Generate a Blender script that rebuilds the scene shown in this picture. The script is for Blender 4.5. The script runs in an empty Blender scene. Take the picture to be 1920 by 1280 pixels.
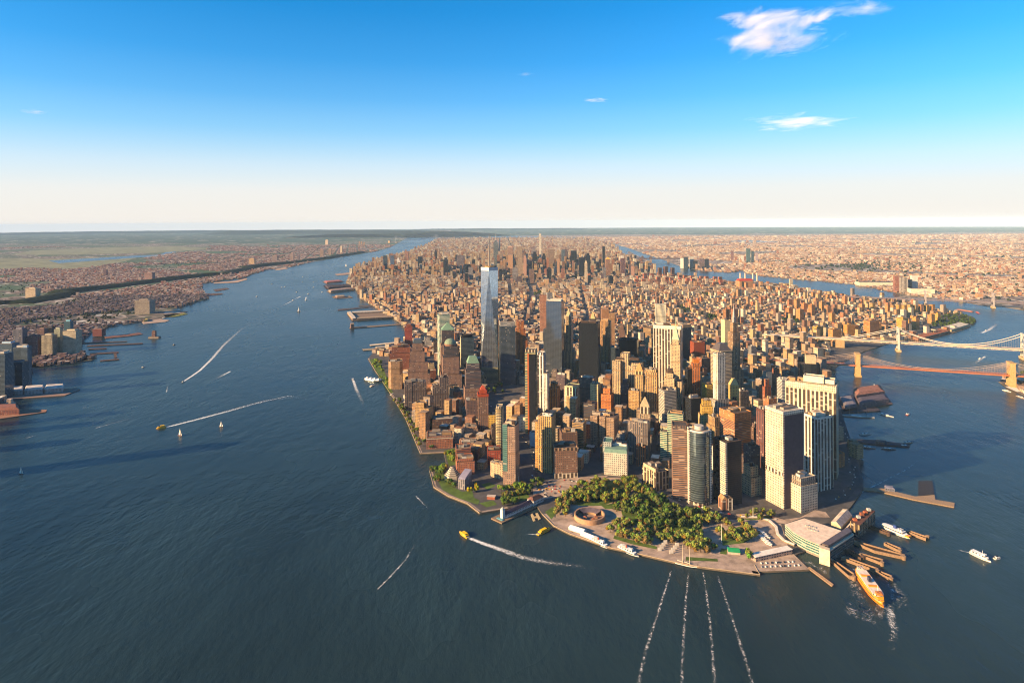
import bpy, math, random
import numpy as np
from mathutils import Vector
R = math.radians
rnd = random.Random(7)
sc = bpy.context.scene
C = sc.collection

# ------------------------------------------------------------------ camera, sky, sun, exposure
F, H, YH, ROLL = 1200.0, 584.0, 416.0, 0.0068          # focal length in photo pixels, camera height (m), eye level row, roll
cam_d = bpy.data.cameras.new('camera')
cam = bpy.data.objects.new('camera', cam_d)
C.objects.link(cam)
cam.location = (0, 0, H)
cam.rotation_euler = (R(90), ROLL, 0)
cam_d.sensor_width = 36.0
cam_d.lens = 36.0 * F / 1920
cam_d.shift_y = -(640 - YH) / 1920
cam_d.clip_start = 5
cam_d.clip_end = 250000
sc.camera = cam

SUN_EL, SUN_AZ = R(18.5), math.atan2(-0.92, -0.39)      # azimuth measured from +Y towards +X
SD = Vector((math.sin(SUN_AZ) * math.cos(SUN_EL), math.cos(SUN_AZ) * math.cos(SUN_EL), math.sin(SUN_EL)))
w = bpy.data.worlds.new('World')
sc.world = w
w.use_nodes = True
wn, wl = w.node_tree.nodes, w.node_tree.links
bg = wn['Background']
sky = wn.new('ShaderNodeTexSky')
sky.sky_type = 'NISHITA'
sky.sun_disc = False
sky.sun_elevation = SUN_EL
sky.sun_rotation = SUN_AZ
sky.altitude = 580
sky.air_density = 1.0
sky.dust_density = 0.6
sky.ozone_density = 3.0
tint_ = wn.new('ShaderNodeMix'); tint_.data_type = 'RGBA'; tint_.blend_type = 'MULTIPLY'; tint_.inputs[0].default_value = 1.0
tint_.inputs[7].default_value = (0.13, 0.96, 1.4, 1)                 # a deep clear evening blue overhead
wl.new(sky.outputs[0], tint_.inputs[6])
wtc = wn.new('ShaderNodeTexCoord'); wsp = wn.new('ShaderNodeSeparateXYZ'); wl.new(wtc.outputs['Generated'], wsp.inputs[0])
wr = wn.new('ShaderNodeValToRGB'); we = wr.color_ramp.elements      # bright pale air low over the horizon
for i in range(5): we.new(0.5)
for el_, (p_, v_) in zip(we, [(0.0, 1.0), (0.05, .93), (0.09, .72), (0.135, .42), (0.185, .17), (0.24, .05), (0.31, 0.0)]):
    el_.position = p_; el_.color = (v_, v_, v_, 1)
wl.new(wsp.outputs[2], wr.inputs[0])
wm = wn.new('ShaderNodeMix'); wm.data_type = 'RGBA'
wl.new(wr.outputs[0], wm.inputs[0]); wl.new(tint_.outputs[2], wm.inputs[6])
wc_ = wn.new('ShaderNodeValToRGB'); wce = wc_.color_ramp.elements; wce.new(0.5); wce.new(0.5)
for el_, (p_, v_) in zip(wce, [(0.0, (1, .93, .85)), (0.045, (1, .955, .90)), (0.085, (.92, .965, .985)), (0.14, (.7, .92, 1.0))]):
    el_.position = p_; el_.color = (*v_, 1)
wl.new(wsp.outputs[2], wc_.inputs[0])
wg = wn.new('ShaderNodeVectorMath'); wg.operation = 'SCALE'; wg.inputs['Scale'].default_value = 5.95
wl.new(wc_.outputs[0], wg.inputs[0]); wl.new(wg.outputs[0], wm.inputs[7])
wl.new(wm.outputs[2], bg.inputs['Color'])
bg.inputs['Strength'].default_value = 0.05

sl = bpy.data.lights.new('sun', 'SUN')
sl.energy = 5.0
sl.angle = R(0.5)
sl.color = (1.0, 0.67, 0.34)
so = bpy.data.objects.new('sun', sl)
C.objects.link(so)
so.rotation_euler = SD.to_track_quat('Z', 'Y').to_euler()
so.location = (-3000, -1000, 3000)

sc.view_settings.view_transform = 'Standard'
sc.view_settings.look = 'None'
sc.view_settings.exposure = 1.68
sc.view_settings.gamma = 1.0
sc.cycles.max_bounces = 6
sc.cycles.diffuse_bounces = 2
sc.cycles.glossy_bounces = 3
sc.cycles.transparent_max_bounces = 8
sc.cycles.volume_bounces = 1
sc.cycles.filter_width = 1.1

# ------------------------------------------------------------------ helpers
CR, SR = math.cos(ROLL), math.sin(ROLL)
def uv_of(px, py):
    dx, dy = px - 960, py - YH
    return dx * CR - dy * SR, dx * SR + dy * CR
def at(px, py, z=0.0):
    """a point of the photo, standing at height z, as a place in the world"""
    u, v = uv_of(px, py)
    d = F * (H - z) / max(v, 8.0)
    return u * d / F, d
def pix(x, y, z):
    u, v = F * x / y, F * (H - z) / y
    return 960 + u * CR + v * SR, YH - u * SR + v * CR
def far(px, r):
    u = px - 960
    a = math.atan2(u, F)
    return r * math.sin(a), r * math.cos(a)

def tag(o, label=None, cat=None, group=None, kind=None):
    if label: o['label'] = label
    if cat: o['category'] = cat
    if group: o['group'] = group
    if kind: o['kind'] = kind
    return o
def empty(name, loc, rz=0.0):
    o = bpy.data.objects.new(name, None)
    C.objects.link(o)
    o.location = loc
    o.rotation_euler = (0, 0, rz)
    o.empty_display_size = 5
    return o
def copy_tree(o, parent=None):
    c = o.copy()
    C.objects.link(c)
    if parent: c.parent = parent
    for ch in KIDS.get(o.name, ()):
        copy_tree(ch, c)
    return c
KIDS = {}

# ---- materials
def mat(name):
    m = bpy.data.materials.new(name)
    m.use_nodes = True
    nt = m.node_tree
    return m, nt, nt.nodes['Principled BSDF']
class N:
    """short hand for wiring nodes"""
    def __init__(s, nt): s.nt = nt
    def new(s, t, **k):
        n = s.nt.nodes.new(t)
        for a, b in k.items(): setattr(n, a, b)
        return n
    def put(s, sock, v):
        if hasattr(v, 'is_output') or hasattr(v, 'links'): s.nt.links.new(v, sock)
        else: sock.default_value = v
    def math(s, op, a, b=0.0, c=0.0):
        n = s.new('ShaderNodeMath', operation=op)
        for i, v in enumerate((a, b, c)): s.put(n.inputs[i], v)
        return n.outputs[0]
    def mix(s, f, a, b, mode='MIX'):
        n = s.new('ShaderNodeMix', data_type='RGBA', blend_type=mode)
        s.put(n.inputs[0], f); s.put(n.inputs[6], a); s.put(n.inputs[7], b)
        return n.outputs[2]
    def noise(s, vec, scale, detail=2.0, rough=0.5):
        n = s.new('ShaderNodeTexNoise')
        if vec is not None: s.put(n.inputs['Vector'], vec)
        n.inputs['Scale'].default_value = scale; n.inputs['Detail'].default_value = detail; n.inputs['Roughness'].default_value = rough
        return n
    def ramp(s, f, stops, interp='LINEAR'):
        n = s.new('ShaderNodeValToRGB')
        n.color_ramp.interpolation = interp
        e = n.color_ramp.elements
        while len(e) < len(stops): e.new(0.5)
        for el, (p, c) in zip(e, stops):
            el.position = p
            el.color = c if len(c) == 4 else (*c, 1)
        s.put(n.inputs[0], f)
        return n.outputs[0]
    def pos(s): return s.new('ShaderNodeNewGeometry').outputs['Position']
def c4(c): return (c[0], c[1], c[2], 1)

def facade(name, bay, floor, wx, wz, glass=(0.025, 0.032, 0.045), grough=0.12, vary=0.5, spandrel=None, gmetal=0.0, blinds=0.12, mech=0):
    """wall coloured by the mesh's own tint with a grid of windows laid out in metres along each wall"""
    m, nt, p = mat(name)
    n = N(nt)
    uv = n.new('ShaderNodeUVMap', uv_map='uv').outputs[0]
    sx = n.new('ShaderNodeSeparateXYZ'); n.put(sx.inputs[0], uv)
    a, b = n.math('DIVIDE', sx.outputs[0], bay), n.math('DIVIDE', sx.outputs[1], floor)
    fa, fb = n.math('FRACT', a), n.math('FRACT', b)
    ina = n.math('LESS_THAN', n.math('ABSOLUTE', n.math('SUBTRACT', fa, 0.5)), wx / 2) if wx < 1 else None
    inb = n.math('LESS_THAN', n.math('ABSOLUTE', n.math('SUBTRACT', fb, 0.5)), wz / 2) if wz < 1 else None
    mask = n.math('MULTIPLY', ina, inb) if ina and inb else (ina or inb)
    cell = n.new('ShaderNodeCombineXYZ'); n.put(cell.inputs[0], n.math('FLOOR', a)); n.put(cell.inputs[1], n.math('FLOOR', b))
    wnz = n.new('ShaderNodeTexWhiteNoise', noise_dimensions='2D'); n.put(wnz.inputs['Vector'], cell.outputs[0])
    tint = n.new('ShaderNodeVertexColor', layer_name='tint').outputs[0]
    ns = n.noise(n.pos(), 0.05, 6.0, 0.72)
    stain = n.ramp(ns.outputs[0], [(0.3, (0.6, .58, .57)), (0.5, (0.95,) * 3), (0.72, (1.2, 1.18, 1.12))])
    wall = n.mix(1.0, tint, stain, 'MULTIPLY')
    if spandrel and ina:                                         # dark panels between the windows of one strip
        wall = n.mix(n.math('MULTIPLY', ina, n.math('SUBTRACT', 1.0, inb) if inb else 0.0), wall, n.mix(1.0, wall, (*spandrel, 1), 'MULTIPLY'))
    if mech:                                                      # a machine storey every so often
        mk = n.math('LESS_THAN', n.math('FRACT', n.math('ADD', n.math('DIVIDE', n.math('FLOOR', b), mech), 0.31)), 1.0 / mech)
        mask = n.math('MULTIPLY', mask, n.math('SUBTRACT', 1.0, mk))
        wall = n.mix(mk, wall, n.mix(1.0, wall, (.55, .52, .5, 1), 'MULTIPLY'))
    paler = n.math('GREATER_THAN', wnz.outputs[0], 1 - blinds)  # windows with pale blinds drawn
    gl = n.mix(n.math('MULTIPLY', wnz.outputs[0], vary), c4(glass), c4([g * 2.6 + 0.01 for g in glass]))
    gl = n.mix(paler, gl, (0.26, 0.23, 0.19, 1))
    n.put(p.inputs['Base Color'], n.mix(mask, wall, gl))
    n.put(p.inputs['Roughness'], n.math('SUBTRACT', 0.85, n.math('MULTIPLY', mask, 0.85 - grough)))
    if name == 'dark_glass': p.inputs['Specular IOR Level'].default_value = 0.2
    if gmetal: n.put(p.inputs['Metallic'], n.math('MULTIPLY', mask, gmetal))
    return m
def plain(name, rough=0.8, spec=0.3, metal=0.0, nscale=0.15, lo=0.75, hi=1.15, bump=0.0):
    """tint from the mesh, broken up by noise"""
    m, nt, p = mat(name)
    n = N(nt)
    tint = n.new('ShaderNodeVertexColor', layer_name='tint').outputs[0]
    ns = n.noise(n.pos(), nscale, 5.0, 0.65)
    n.put(p.inputs['Base Color'], n.mix(1.0, tint, n.ramp(ns.outputs[0], [(0.3, (lo,) * 3), (0.7, (hi,) * 3)]), 'MULTIPLY'))
    p.inputs['Roughness'].default_value = rough
    p.inputs['Specular IOR Level'].default_value = spec
    p.inputs['Metallic'].default_value = metal
    if bump:
        bp = n.new('ShaderNodeBump'); bp.inputs['Distance'].default_value = bump
        n.put(bp.inputs['Height'], n.noise(n.pos(), nscale * 4, 4).outputs[0]); n.put(p.inputs['Normal'], bp.outputs[0])
    return m
M = {
    'punch': facade('punched_windows', 4.2, 4.2, 0.46, 0.52, mech=23),
    'punchw': facade('wide_punched_windows', 5.4, 4.0, 0.6, 0.5, mech=23),
    'grid': facade('square_window_grid', 4.4, 5.0, 0.56, 0.5, glass=(0.05, 0.045, 0.045), blinds=0.12),
    'rib': facade('vertical_ribs', 5.2, 4.0, 0.52, 0.62, mech=19, spandrel=(0.45, 0.42, 0.4)),
    'bigrib': facade('broad_vertical_ribs', 9.0, 4.0, 0.62, 0.7, glass=(0.03, 0.022, 0.02), spandrel=(0.12, 0.1, 0.09)),
    'band': facade('window_bands', 12.0, 4.0, 0.985, 0.48, mech=15),
    'glassband': facade('green_glass_bands', 9.0, 4.4, 0.98, 0.62, glass=(0.02, 0.06, 0.065), grough=0.08, blinds=0.04),
    'curtain': facade('curtain_wall', 3.0, 4.2, 0.93, 0.86, glass=(0.03, 0.045, 0.06), grough=0.06, vary=0.3, gmetal=0.35, blinds=0.02),
    'mirror': facade('mirror_glass', 6.0, 4.2, 0.97, 0.93, glass=(0.22, 0.26, 0.31), grough=0.09, vary=0.12, gmetal=0.9, blinds=0.0),
    'silver': facade('silver_glass', 6.0, 4.2, 0.97, 0.93, glass=(0.34, 0.39, 0.45), grough=0.1, vary=0.25, gmetal=0.92, blinds=0.0),
    'darkglass': facade('dark_glass', 3.4, 4.2, 0.9, 0.8, glass=(0.008, 0.01, 0.014), grough=0.1, vary=0.3, blinds=0.0),
    'teal': facade('teal_mirror_glass', 40.0, 4.6, 1.0, 0.84, glass=(0.06, 0.085, 0.1), grough=0.06, vary=0.3, gmetal=0.7, blinds=0.0),
    'plain': plain('painted_masonry'),
    'roof': plain('flat_roofing', 0.92, 0.15, nscale=0.09, lo=0.55, hi=1.2),
    'copper': plain('green_copper', 0.7, 0.3, nscale=0.2),
    'metal': plain('painted_metal', 0.45, 0.5),
    'paint': plain('gloss_paint', 0.35, 0.5, nscale=0.4, lo=0.9, hi=1.06),
    'leaf': plain('leaves', 0.85, 0.15, nscale=0.35, lo=0.55, hi=1.3),
    'bark': plain('bark', 0.95, 0.1, nscale=2.0),
    'stone': plain('stone', 0.9, 0.2, nscale=0.2, lo=0.7, hi=1.15),
    'wood': plain('weathered_timber', 0.9, 0.2, nscale=0.5, lo=0.6, hi=1.2),
}

# ---- mesh building
DEEP, RICH = 1.4, 1.16                                  # keeps painted and stone colours rich under the low sun
def rich(t):
    g = sum(t[:3]) / 3
    return [max(g + (c - g) * RICH, 0.004) ** DEEP for c in t[:3]]
class MB:
    def __init__(s): s.v, s.f, s.uv, s.col, s.mi, s.mats = [], [], [], [], [], []
    def m(s, k):
        if k not in s.mats: s.mats.append(k)
        return s.mats.index(k)
    def face(s, pts, k, tint, uvs=None):
        i = len(s.v)
        s.v += [tuple(p) for p in pts]
        s.f.append(tuple(range(i, i + len(pts))))
        s.uv += uvs if uvs else [(p[0], p[1]) for p in pts]
        s.col += [(*rich(tint), 1.0)] * len(pts)
        s.mi.append(s.m(k))
    def loft(s, lo, hi, z0, z1, k, tint, rk=None, rt=None, top=True, bottom=False):
        """walls from polygon lo at z0 to polygon hi at z1 (same number of corners, counter-clockwise)"""
        n, u = len(lo), 0.0
        for i in range(n):
            j = (i + 1) % n
            L = math.hypot(lo[j][0] - lo[i][0], lo[j][1] - lo[i][1])
            s.face([(*lo[i], z0), (*lo[j], z0), (*hi[j], z1), (*hi[i], z1)], k, tint, [(u, z0), (u + L, z0), (u + L, z1), (u, z1)])
            u += L
        if top: s.face([(*p, z1) for p in hi], rk or k, rt or tint)
        if bottom: s.face([(*p, z0) for p in reversed(lo)], rk or k, rt or tint)
        return s
    def prism(s, poly, z0, z1, k, tint, rk='roof', rt=None, **kw): return s.loft(poly, poly, z0, z1, k, tint, rk, rt, **kw)
    def box(s, x0, x1, y0, y1, z0, z1, k, tint, rk=None, rt=None, **kw):
        return s.prism([(x0, y0), (x1, y0), (x1, y1), (x0, y1)], z0, z1, k, tint, rk or k, rt, **kw)
    def cone(s, poly, z0, z1, k, tint, sc_=0.02):
        cx, cy = sum(p[0] for p in poly) / len(poly), sum(p[1] for p in poly) / len(poly)
        return s.loft(poly, [(cx + (p[0] - cx) * sc_, cy + (p[1] - cy) * sc_) for p in poly], z0, z1, k, tint)
    def tube(s, pts, r, k, tint, n=5):
        rings = []
        for i, p in enumerate(pts):
            a, b = Vector(pts[max(i - 1, 0)]), Vector(pts[min(i + 1, len(pts) - 1)])
            d = (b - a).normalized()
            e = d.cross(Vector((0, 0, 1)))
            e = e.normalized() if e.length > 1e-4 else Vector((1, 0, 0))
            g = e.cross(d)
            rings.append([Vector(p) + e * r * math.cos(t * 2 * math.pi / n) + g * r * math.sin(t * 2 * math.pi / n) for t in range(n)])
        for a, b in zip(rings, rings[1:]):
            for i in range(n):
                j = (i + 1) % n
                s.face([a[i], a[j], b[j], b[i]], k, tint)
        return s
    def dome(s, cx, cy, z0, rx, h, k, tint, n=16, m=5):
        for q in range(m):
            a0, a1 = q * math.pi / 2 / m, (q + 1) * math.pi / 2 / m
            lo = [(cx + rx * math.cos(a0) * math.cos(t * 2 * math.pi / n), cy + rx * math.cos(a0) * math.sin(t * 2 * math.pi / n)) for t in range(n)]
            hi = [(cx + rx * max(math.cos(a1), 0.01) * math.cos(t * 2 * math.pi / n), cy + rx * max(math.cos(a1), 0.01) * math.sin(t * 2 * math.pi / n)) for t in range(n)]
            s.loft(lo, hi, z0 + h * math.sin(a0), z0 + h * math.sin(a1), k, tint, top=False)
        return s
    def build(s, name, parent=None, loc=(0, 0, 0), rz=0.0):
        me = bpy.data.meshes.new(name)
        me.from_pydata(s.v, [], s.f)
        me.uv_layers.new(name='uv')
        me.uv_layers['uv'].data.foreach_set('uv', np.array(s.uv, np.float32).ravel())
        ca = me.color_attributes.new('tint', 'FLOAT_COLOR', 'CORNER')
        ca.data.foreach_set('color', np.array(s.col, np.float32).ravel())
        for k in s.mats: me.materials.append(M[k])
        me.polygons.foreach_set('material_index', np.array(s.mi, np.int32))
        me.update()
        o = bpy.data.objects.new(name, me)
        C.objects.link(o)
        o.location = loc
        o.rotation_euler = (0, 0, rz)
        if parent:
            o.parent = parent
            KIDS.setdefault(parent.name, []).append(o)
        return o
def ngon(cx, cy, rx, ry, n, a0=0.0): return [(cx + rx * math.cos(a0 + t * 2 * math.pi / n), cy + ry * math.sin(a0 + t * 2 * math.pi / n)) for t in range(n)]
def rect(x0, x1, y0, y1): return [(x0, y0), (x1, y0), (x1, y1), (x0, y1)]
def area2(p): return sum(p[i][0] * p[(i + 1) % len(p)][1] - p[(i + 1) % len(p)][0] * p[i][1] for i in range(len(p)))
def ccw(p): return p if area2(p) > 0 else p[::-1]
def inside(poly, xs, ys):
    r = np.zeros(np.shape(xs), bool)
    n = len(poly)
    for i in range(n):
        (x1, y1), (x2, y2) = poly[i], poly[(i + 1) % n]
        if y1 == y2: continue
        c = ((y1 > ys) != (y2 > ys)) & (xs < (x2 - x1) * (ys - y1) / (y2 - y1) + x1)
        r ^= c
    return r

# ------------------------------------------------------------------ the setting
def water_mat(name, base):
    m, nt, p = mat(name)
    n = N(nt)
    pos = n.pos()
    mp = n.new('ShaderNodeMapping'); mp.inputs['Rotation'].default_value = (0, 0, R(-24)); mp.inputs['Scale'].default_value = (1, 0.45, 1)
    n.put(mp.inputs['Vector'], pos)
    big = n.noise(mp.outputs[0], 0.0016, 4, 0.6)
    mid = n.noise(mp.outputs[0], 0.03, 3, 0.55)
    sml = n.noise(mp.outputs[0], 0.11, 3, 0.6)
    n.put(p.inputs['Base Color'], n.ramp(big.outputs[0], [(0.25, [c * .7 for c in base]), (0.75, [c * 1.6 for c in base])], 'EASE'))
    n.put(p.inputs['Roughness'], n.math('ADD', 0.16, n.math('MULTIPLY', big.outputs[0], 0.22)))
    p.inputs['IOR'].default_value = 1.33
    p.inputs['Specular IOR Level'].default_value = 0.2
    h = n.math('ADD', n.math('MULTIPLY', mid.outputs[0], 3.0), n.math('MULTIPLY', sml.outputs[0], 1.2))
    bp = n.new('ShaderNodeBump'); bp.inputs['Distance'].default_value = 1.0
    mp2 = n.new('ShaderNodeMapping'); mp2.inputs['Rotation'].default_value = (0, 0, R(12)); mp2.inputs['Scale'].default_value = (.35, 1.6, 1)
    n.put(mp2.inputs['Vector'], pos)
    gust = n.noise(mp2.outputs[0], 0.0034, 5, 0.62)                # lanes of calmer and rougher water
    n.put(bp.inputs['Strength'], n.ramp(gust.outputs[0], [(0.32, (.42,) * 3), (0.66, (1, 1, 1))], 'EASE'))
    n.put(bp.inputs['Height'], h); n.put(p.inputs['Normal'], bp.outputs[0])
    return m
M['water'] = water_mat('harbour_water', (0.0118, 0.0252, 0.029))

def land_mat(name, stops, cell, wood, wood_at, streets=0.0):
    """ground seen from afar: patches of roofs and yards, with woods between"""
    m, nt, p = mat(name)
    n = N(nt)
    pos = n.pos()
    vo = n.new('ShaderNodeTexVoronoi'); vo.inputs['Scale'].default_value = 1.0 / cell; n.put(vo.inputs['Vector'], pos)
    sp = n.new('ShaderNodeSeparateColor'); n.put(sp.inputs[0], vo.outputs['Color'])
    col = n.ramp(sp.outputs[0], stops, 'CONSTANT')
    big = n.noise(pos, 0.0011, 6, 0.68)
    f = n.ramp(big.outputs[0], [(wood_at - 0.03, (0, 0, 0)), (wood_at + 0.05, (1, 1, 1))])
    wc = n.ramp(n.noise(pos, 0.03, 4, 0.7).outputs[0], [(0.3, wood), (0.7, [c * 1.9 for c in wood])])
    n.put(p.inputs['Base Color'], n.mix(f, col, wc))
    p.inputs['Roughness'].default_value = 0.95
    p.inputs['Specular IOR Level'].default_value = 0.1
    return m
M['borough_ground'] = land_mat('borough_ground', [(0, (0.13, 0.1, 0.085)), (0.25, (0.24, 0.19, 0.155)), (0.5, (0.075, 0.07, 0.068)), (0.7, (0.36, 0.3, 0.25)), (0.85, (0.17, 0.1, 0.075)), (0.95, (0.6, 0.55, 0.48))], 46, (0.035, 0.05, 0.03), 0.61)
M['jersey_ground'] = land_mat('jersey_ground', [(0, (0.09, 0.075, 0.065)), (0.3, (0.16, 0.125, 0.105)), (0.55, (0.05, 0.055, 0.045)), (0.75, (0.24, 0.2, 0.17)), (0.93, (0.5, 0.47, 0.42))], 40, (0.035, 0.06, 0.032), 0.5)
M['far_ground'] = land_mat('far_ground', [(0, (0.03, 0.05, 0.035)), (0.5, (0.05, 0.07, 0.04)), (0.8, (0.1, 0.1, 0.07)), (0.94, (0.4, 0.36, 0.3))], 260, (0.022, 0.045, 0.03), 0.5)
def flat(name, c, rough=0.9, ns=0.2, lo=0.75, hi=1.2):
    m, nt, p = mat(name)
    n = N(nt)
    n.put(p.inputs['Base Color'], n.mix(1.0, c4(c), n.ramp(n.noise(n.pos(), ns, 5, 0.7).outputs[0], [(0.3, (lo,) * 3), (0.7, (hi,) * 3)]), 'MULTIPLY'))
    p.inputs['Roughness'].default_value = rough
    p.inputs['Specular IOR Level'].default_value = 0.2
    return m
M['city_ground'] = flat('city_ground', (0.075, 0.07, 0.07), ns=0.035, lo=0.6, hi=1.3)
M['lawn'] = flat('lawn', (0.075, 0.12, 0.022), ns=0.06, lo=0.5, hi=1.3)
M['paving'] = flat('paving', (0.36, 0.27, 0.21), ns=0.05, lo=0.5, hi=1.25)
M['asphalt'] = flat('asphalt', (0.055, 0.054, 0.058), ns=0.08)
M['meadow'] = flat('meadow', (0.16, 0.165, 0.095), ns=0.004, lo=0.5, hi=1.5)
M['sea'] = M['water']

def sheet(name, poly, z, k, side=None, z_low=-3.0, label=None, kind='structure', parent=None):
    mb = MB()
    poly = ccw(poly)
    mb.face([(*p, z) for p in poly], k, (1, 1, 1))
    if side:
        for i in range(len(poly)):
            a, b = poly[i], poly[(i + 1) % len(poly)]
            mb.face([(*a, z_low), (*b, z_low), (*b, z), (*a, z)], side, (0.2, 0.17, 0.14))
    o = mb.build(name, parent)
    if kind and not parent: tag(o, label, kind=kind)
    return o
def disc(r, n=128, y0=-3000):
    return [(r * math.sin(a), r * math.cos(a)) for a in [(-math.pi * 0.42 + i * math.pi * 0.84 / n) for i in range(n + 1)]] + [(6000, y0), (-6000, y0)]
RW = 57000
sheet('water', disc(RW), 0.0, 'water', label='dark teal harbour and river water')

MAN = [at(*p) for p in [(822, 447), (800, 461), (768, 473), (742, 482), (708, 492), (668, 508), (655, 520), (650, 533), (671, 547), (677, 560), (698, 573), (737, 597), (759, 612), (765, 628), (752, 645), (732, 655), (700, 662),
    (690, 673), (704, 697), (736, 745), (760, 785), (788, 852), (832, 850), (838, 875), (822, 876), (805, 884), (813, 915), (840, 932), (876, 946), (899, 964), (953, 955), (1000, 940), (1017, 966), (1038, 988), (1068, 1003), (1105, 1016), (1142, 1029), (1198, 1041),
    (1267, 1057), (1308, 1065), (1425, 1080), (1415, 1062), (1480, 1047), (1508, 1036), (1530, 1010), (1560, 990), (1596, 951), (1619, 918), (1619, 901), (1606, 860), (1590, 818), (1576, 776), (1566, 735), (1552, 700), (1580, 680), (1617, 661), (1674, 642),
    (1740, 630), (1815, 613), (1831, 603), (1824, 594), (1800, 588), (1764, 583), (1740, 577), (1678, 567), (1603, 558), (1520, 546), (1472, 535), (1364, 529), (1268, 517), (1229, 515), (1212, 500), (1174, 487), (1158, 469), (1148, 461), (1110, 450), (1000, 446), (900, 444)]]
sheet('manhattan_ground', MAN, 2.5, 'city_ground', 'stone', label='paved ground of the long city peninsula')
QNS = [at(*p) for p in [(2500, 830), (2050, 758), (1945, 752), (1888, 727), (1872, 716), (1885, 704), (1990, 690), (2100, 655), (2000, 605), (1920, 582), (1878, 575), (1853, 575), (1810, 567), (1745, 558), (1703, 554), (1657, 544), (1603, 534), (1560, 529), (1520, 526),
    (1431, 518), (1397, 512), (1392, 507), (1368, 511), (1320, 508), (1277, 500), (1243, 487), (1200, 473), (1182, 466), (1150, 457), (1100, 446), (960, 442), (830, 443), (815, 437)]] + [far(px, RW - 200) for px in (800, 860, 1000, 1150, 1300, 1500, 1700, 1900, 2100, 2300, 2600)] + [at(2600, 640)]
sheet('borough_ground', QNS, 2.0, 'borough_ground', 'stone', label='flat built-up land across the eastern river')
NJ = [at(*p) for p in [(-420, 860), (-60, 790), (0, 772), (30, 770), (30, 755), (0, 745), (40, 728), (60, 700), (53, 690), (120, 684), (172, 676), (178, 670), (150, 663), (150, 646), (172, 624), (197, 614), (266, 604), (310, 596), (340, 588), (352, 585), (320, 581),
    (391, 560), (380, 545), (379, 532), (400, 529), (462, 521), (469, 516), (500, 506), (541, 502), (587, 491), (660, 479), (708, 471), (733, 463), (755, 451), (764, 445)]] + [far(px, RW - 250) for px in (790, 700, 560, 400, 200, 0, -200, -420, -700)] + [at(-700, 700)]
sheet('jersey_ground', NJ, 2.2, 'jersey_ground', 'stone', label='low built-up land along the western river bank')
# countryside beyond, laid a hand higher than the built-up land it follows
def band(px0, px1, py0, py1, n=24, wob=0.0, seed=1):
    q = random.Random(seed)
    lo = [at(px0 + (px1 - px0) * i / n, py0 + q.uniform(-wob, wob)) for i in range(n + 1)]
    hi = [at(px0 + (px1 - px0) * i / n, py1 + q.uniform(-wob, wob)) for i in range(n, -1, -1)]
    return lo + hi
def slant(x): return -0.0068 * (x - 960)
sheet('woods_far', [at(x, 452 + slant(x) + rnd.uniform(-2, 2)) for x in range(-600, 621, 60)] + [at(690, 449), at(735, 447), at(752, 446)] + [far(px, RW - 400) for px in (780, 700, 500, 300, 100, -100, -300, -600)], 3.2, 'far_ground', label='hazy wooded country towards the western horizon')
sheet('plain_far', [at(x, 442 + slant(x) + rnd.uniform(-1, 1)) for x in range(860, 2461, 80)] + [far(px, RW - 400) for px in (2500, 2200, 1900, 1600, 1300, 1100, 900, 840)], 3.2, 'far_ground', label='hazy country towards the eastern horizon')
for poly, lab in (([(-100, 482), (100, 486), (230, 481), (300, 478), (265, 480), (235, 490), (180, 500), (120, 506), (60, 502), (-100, 512)], 'pale green marsh meadow behind the western houses'), ([(60, 470), (200, 464), (330, 462), (400, 466), (300, 474), (120, 478), (20, 478)], 'farther strip of marsh meadow by the winding creek')):
    sheet('meadow', [at(*p) for p in poly], 2.7, 'meadow', label=lab)
for nm, poly, lab in (('creek', [(90, 489), (180, 484), (260, 479), (300, 478), (310, 473), (330, 472), (320, 480), (262, 483), (180, 489), (110, 494)], 'pale creek winding through the marsh'), ('bay_water', [(1200, 459), (1240, 456), (1293, 457), (1290, 461), (1240, 462), (1204, 462)], 'narrow inlet north of the far point'),
                      ('bay_water', [(1347, 455), (1400, 450), (1470, 447), (1540, 449), (1500, 453), (1470, 458), (1400, 458), (1352, 459)], 'broad bay behind the eastern houses')):
    sheet(nm, [at(*p) for p in poly], 3.4, 'water', label=lab)

def ridge(name, pts, hgt, depth, k, label, seed=3, seg=90, vr=0.12):
    """a wooded ridge: heightfield strip along a line on the ground"""
    q = random.Random(seed)
    P = [at(*p) for p in pts]
    L = [0.0]
    for a, b in zip(P, P[1:]): L.append(L[-1] + math.dist(a, b))
    mb, rows = MB(), []
    bumps = [(q.uniform(0.5, 9), q.uniform(0, 6.3), q.uniform(0.3, 1)) for _ in range(9)]
    for i in range(seg + 1):
        s = L[-1] * i / seg
        j = max(k_ for k_ in range(len(L) - 1) if L[k_] <= s + 1e-6)
        t = (s - L[j]) / (L[j + 1] - L[j])
        c = Vector(P[j]).lerp(Vector(P[j + 1]), t)
        d = (Vector(P[j + 1]) - Vector(P[j])).normalized()
        nr = Vector((-d.y, d.x))
        if nr.y < 0: nr = -nr
        e = min(1, i / 6, (seg - i) / 6) if hgt > 60 else min(1, i / 3, (seg - i) / 3)
        hh = hgt(i / seg) if callable(hgt) else hgt * (1 + vr * sum(a * math.sin(f * i / seg * 6.3 + ph) for f, ph, a in bumps) / 3) * max(0.02, e) ** 0.7
        rows.append([(*(c + nr * depth * u), 2.0 + hh * z * (1 + q.uniform(-.07, .07))) for u, z in ((0, 0), (0.06, 0.35), (0.16, 0.8), (0.3, 1.0), (0.6, 0.96), (0.85, 0.5), (1, 0))])
    for a, b in zip(rows, rows[1:]):
        for i in range(6): mb.face([a[i], b[i], b[i + 1], a[i + 1]], k, (0.03, 0.045, 0.024))
    return tag(mb.build(name), label, kind='structure')
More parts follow.
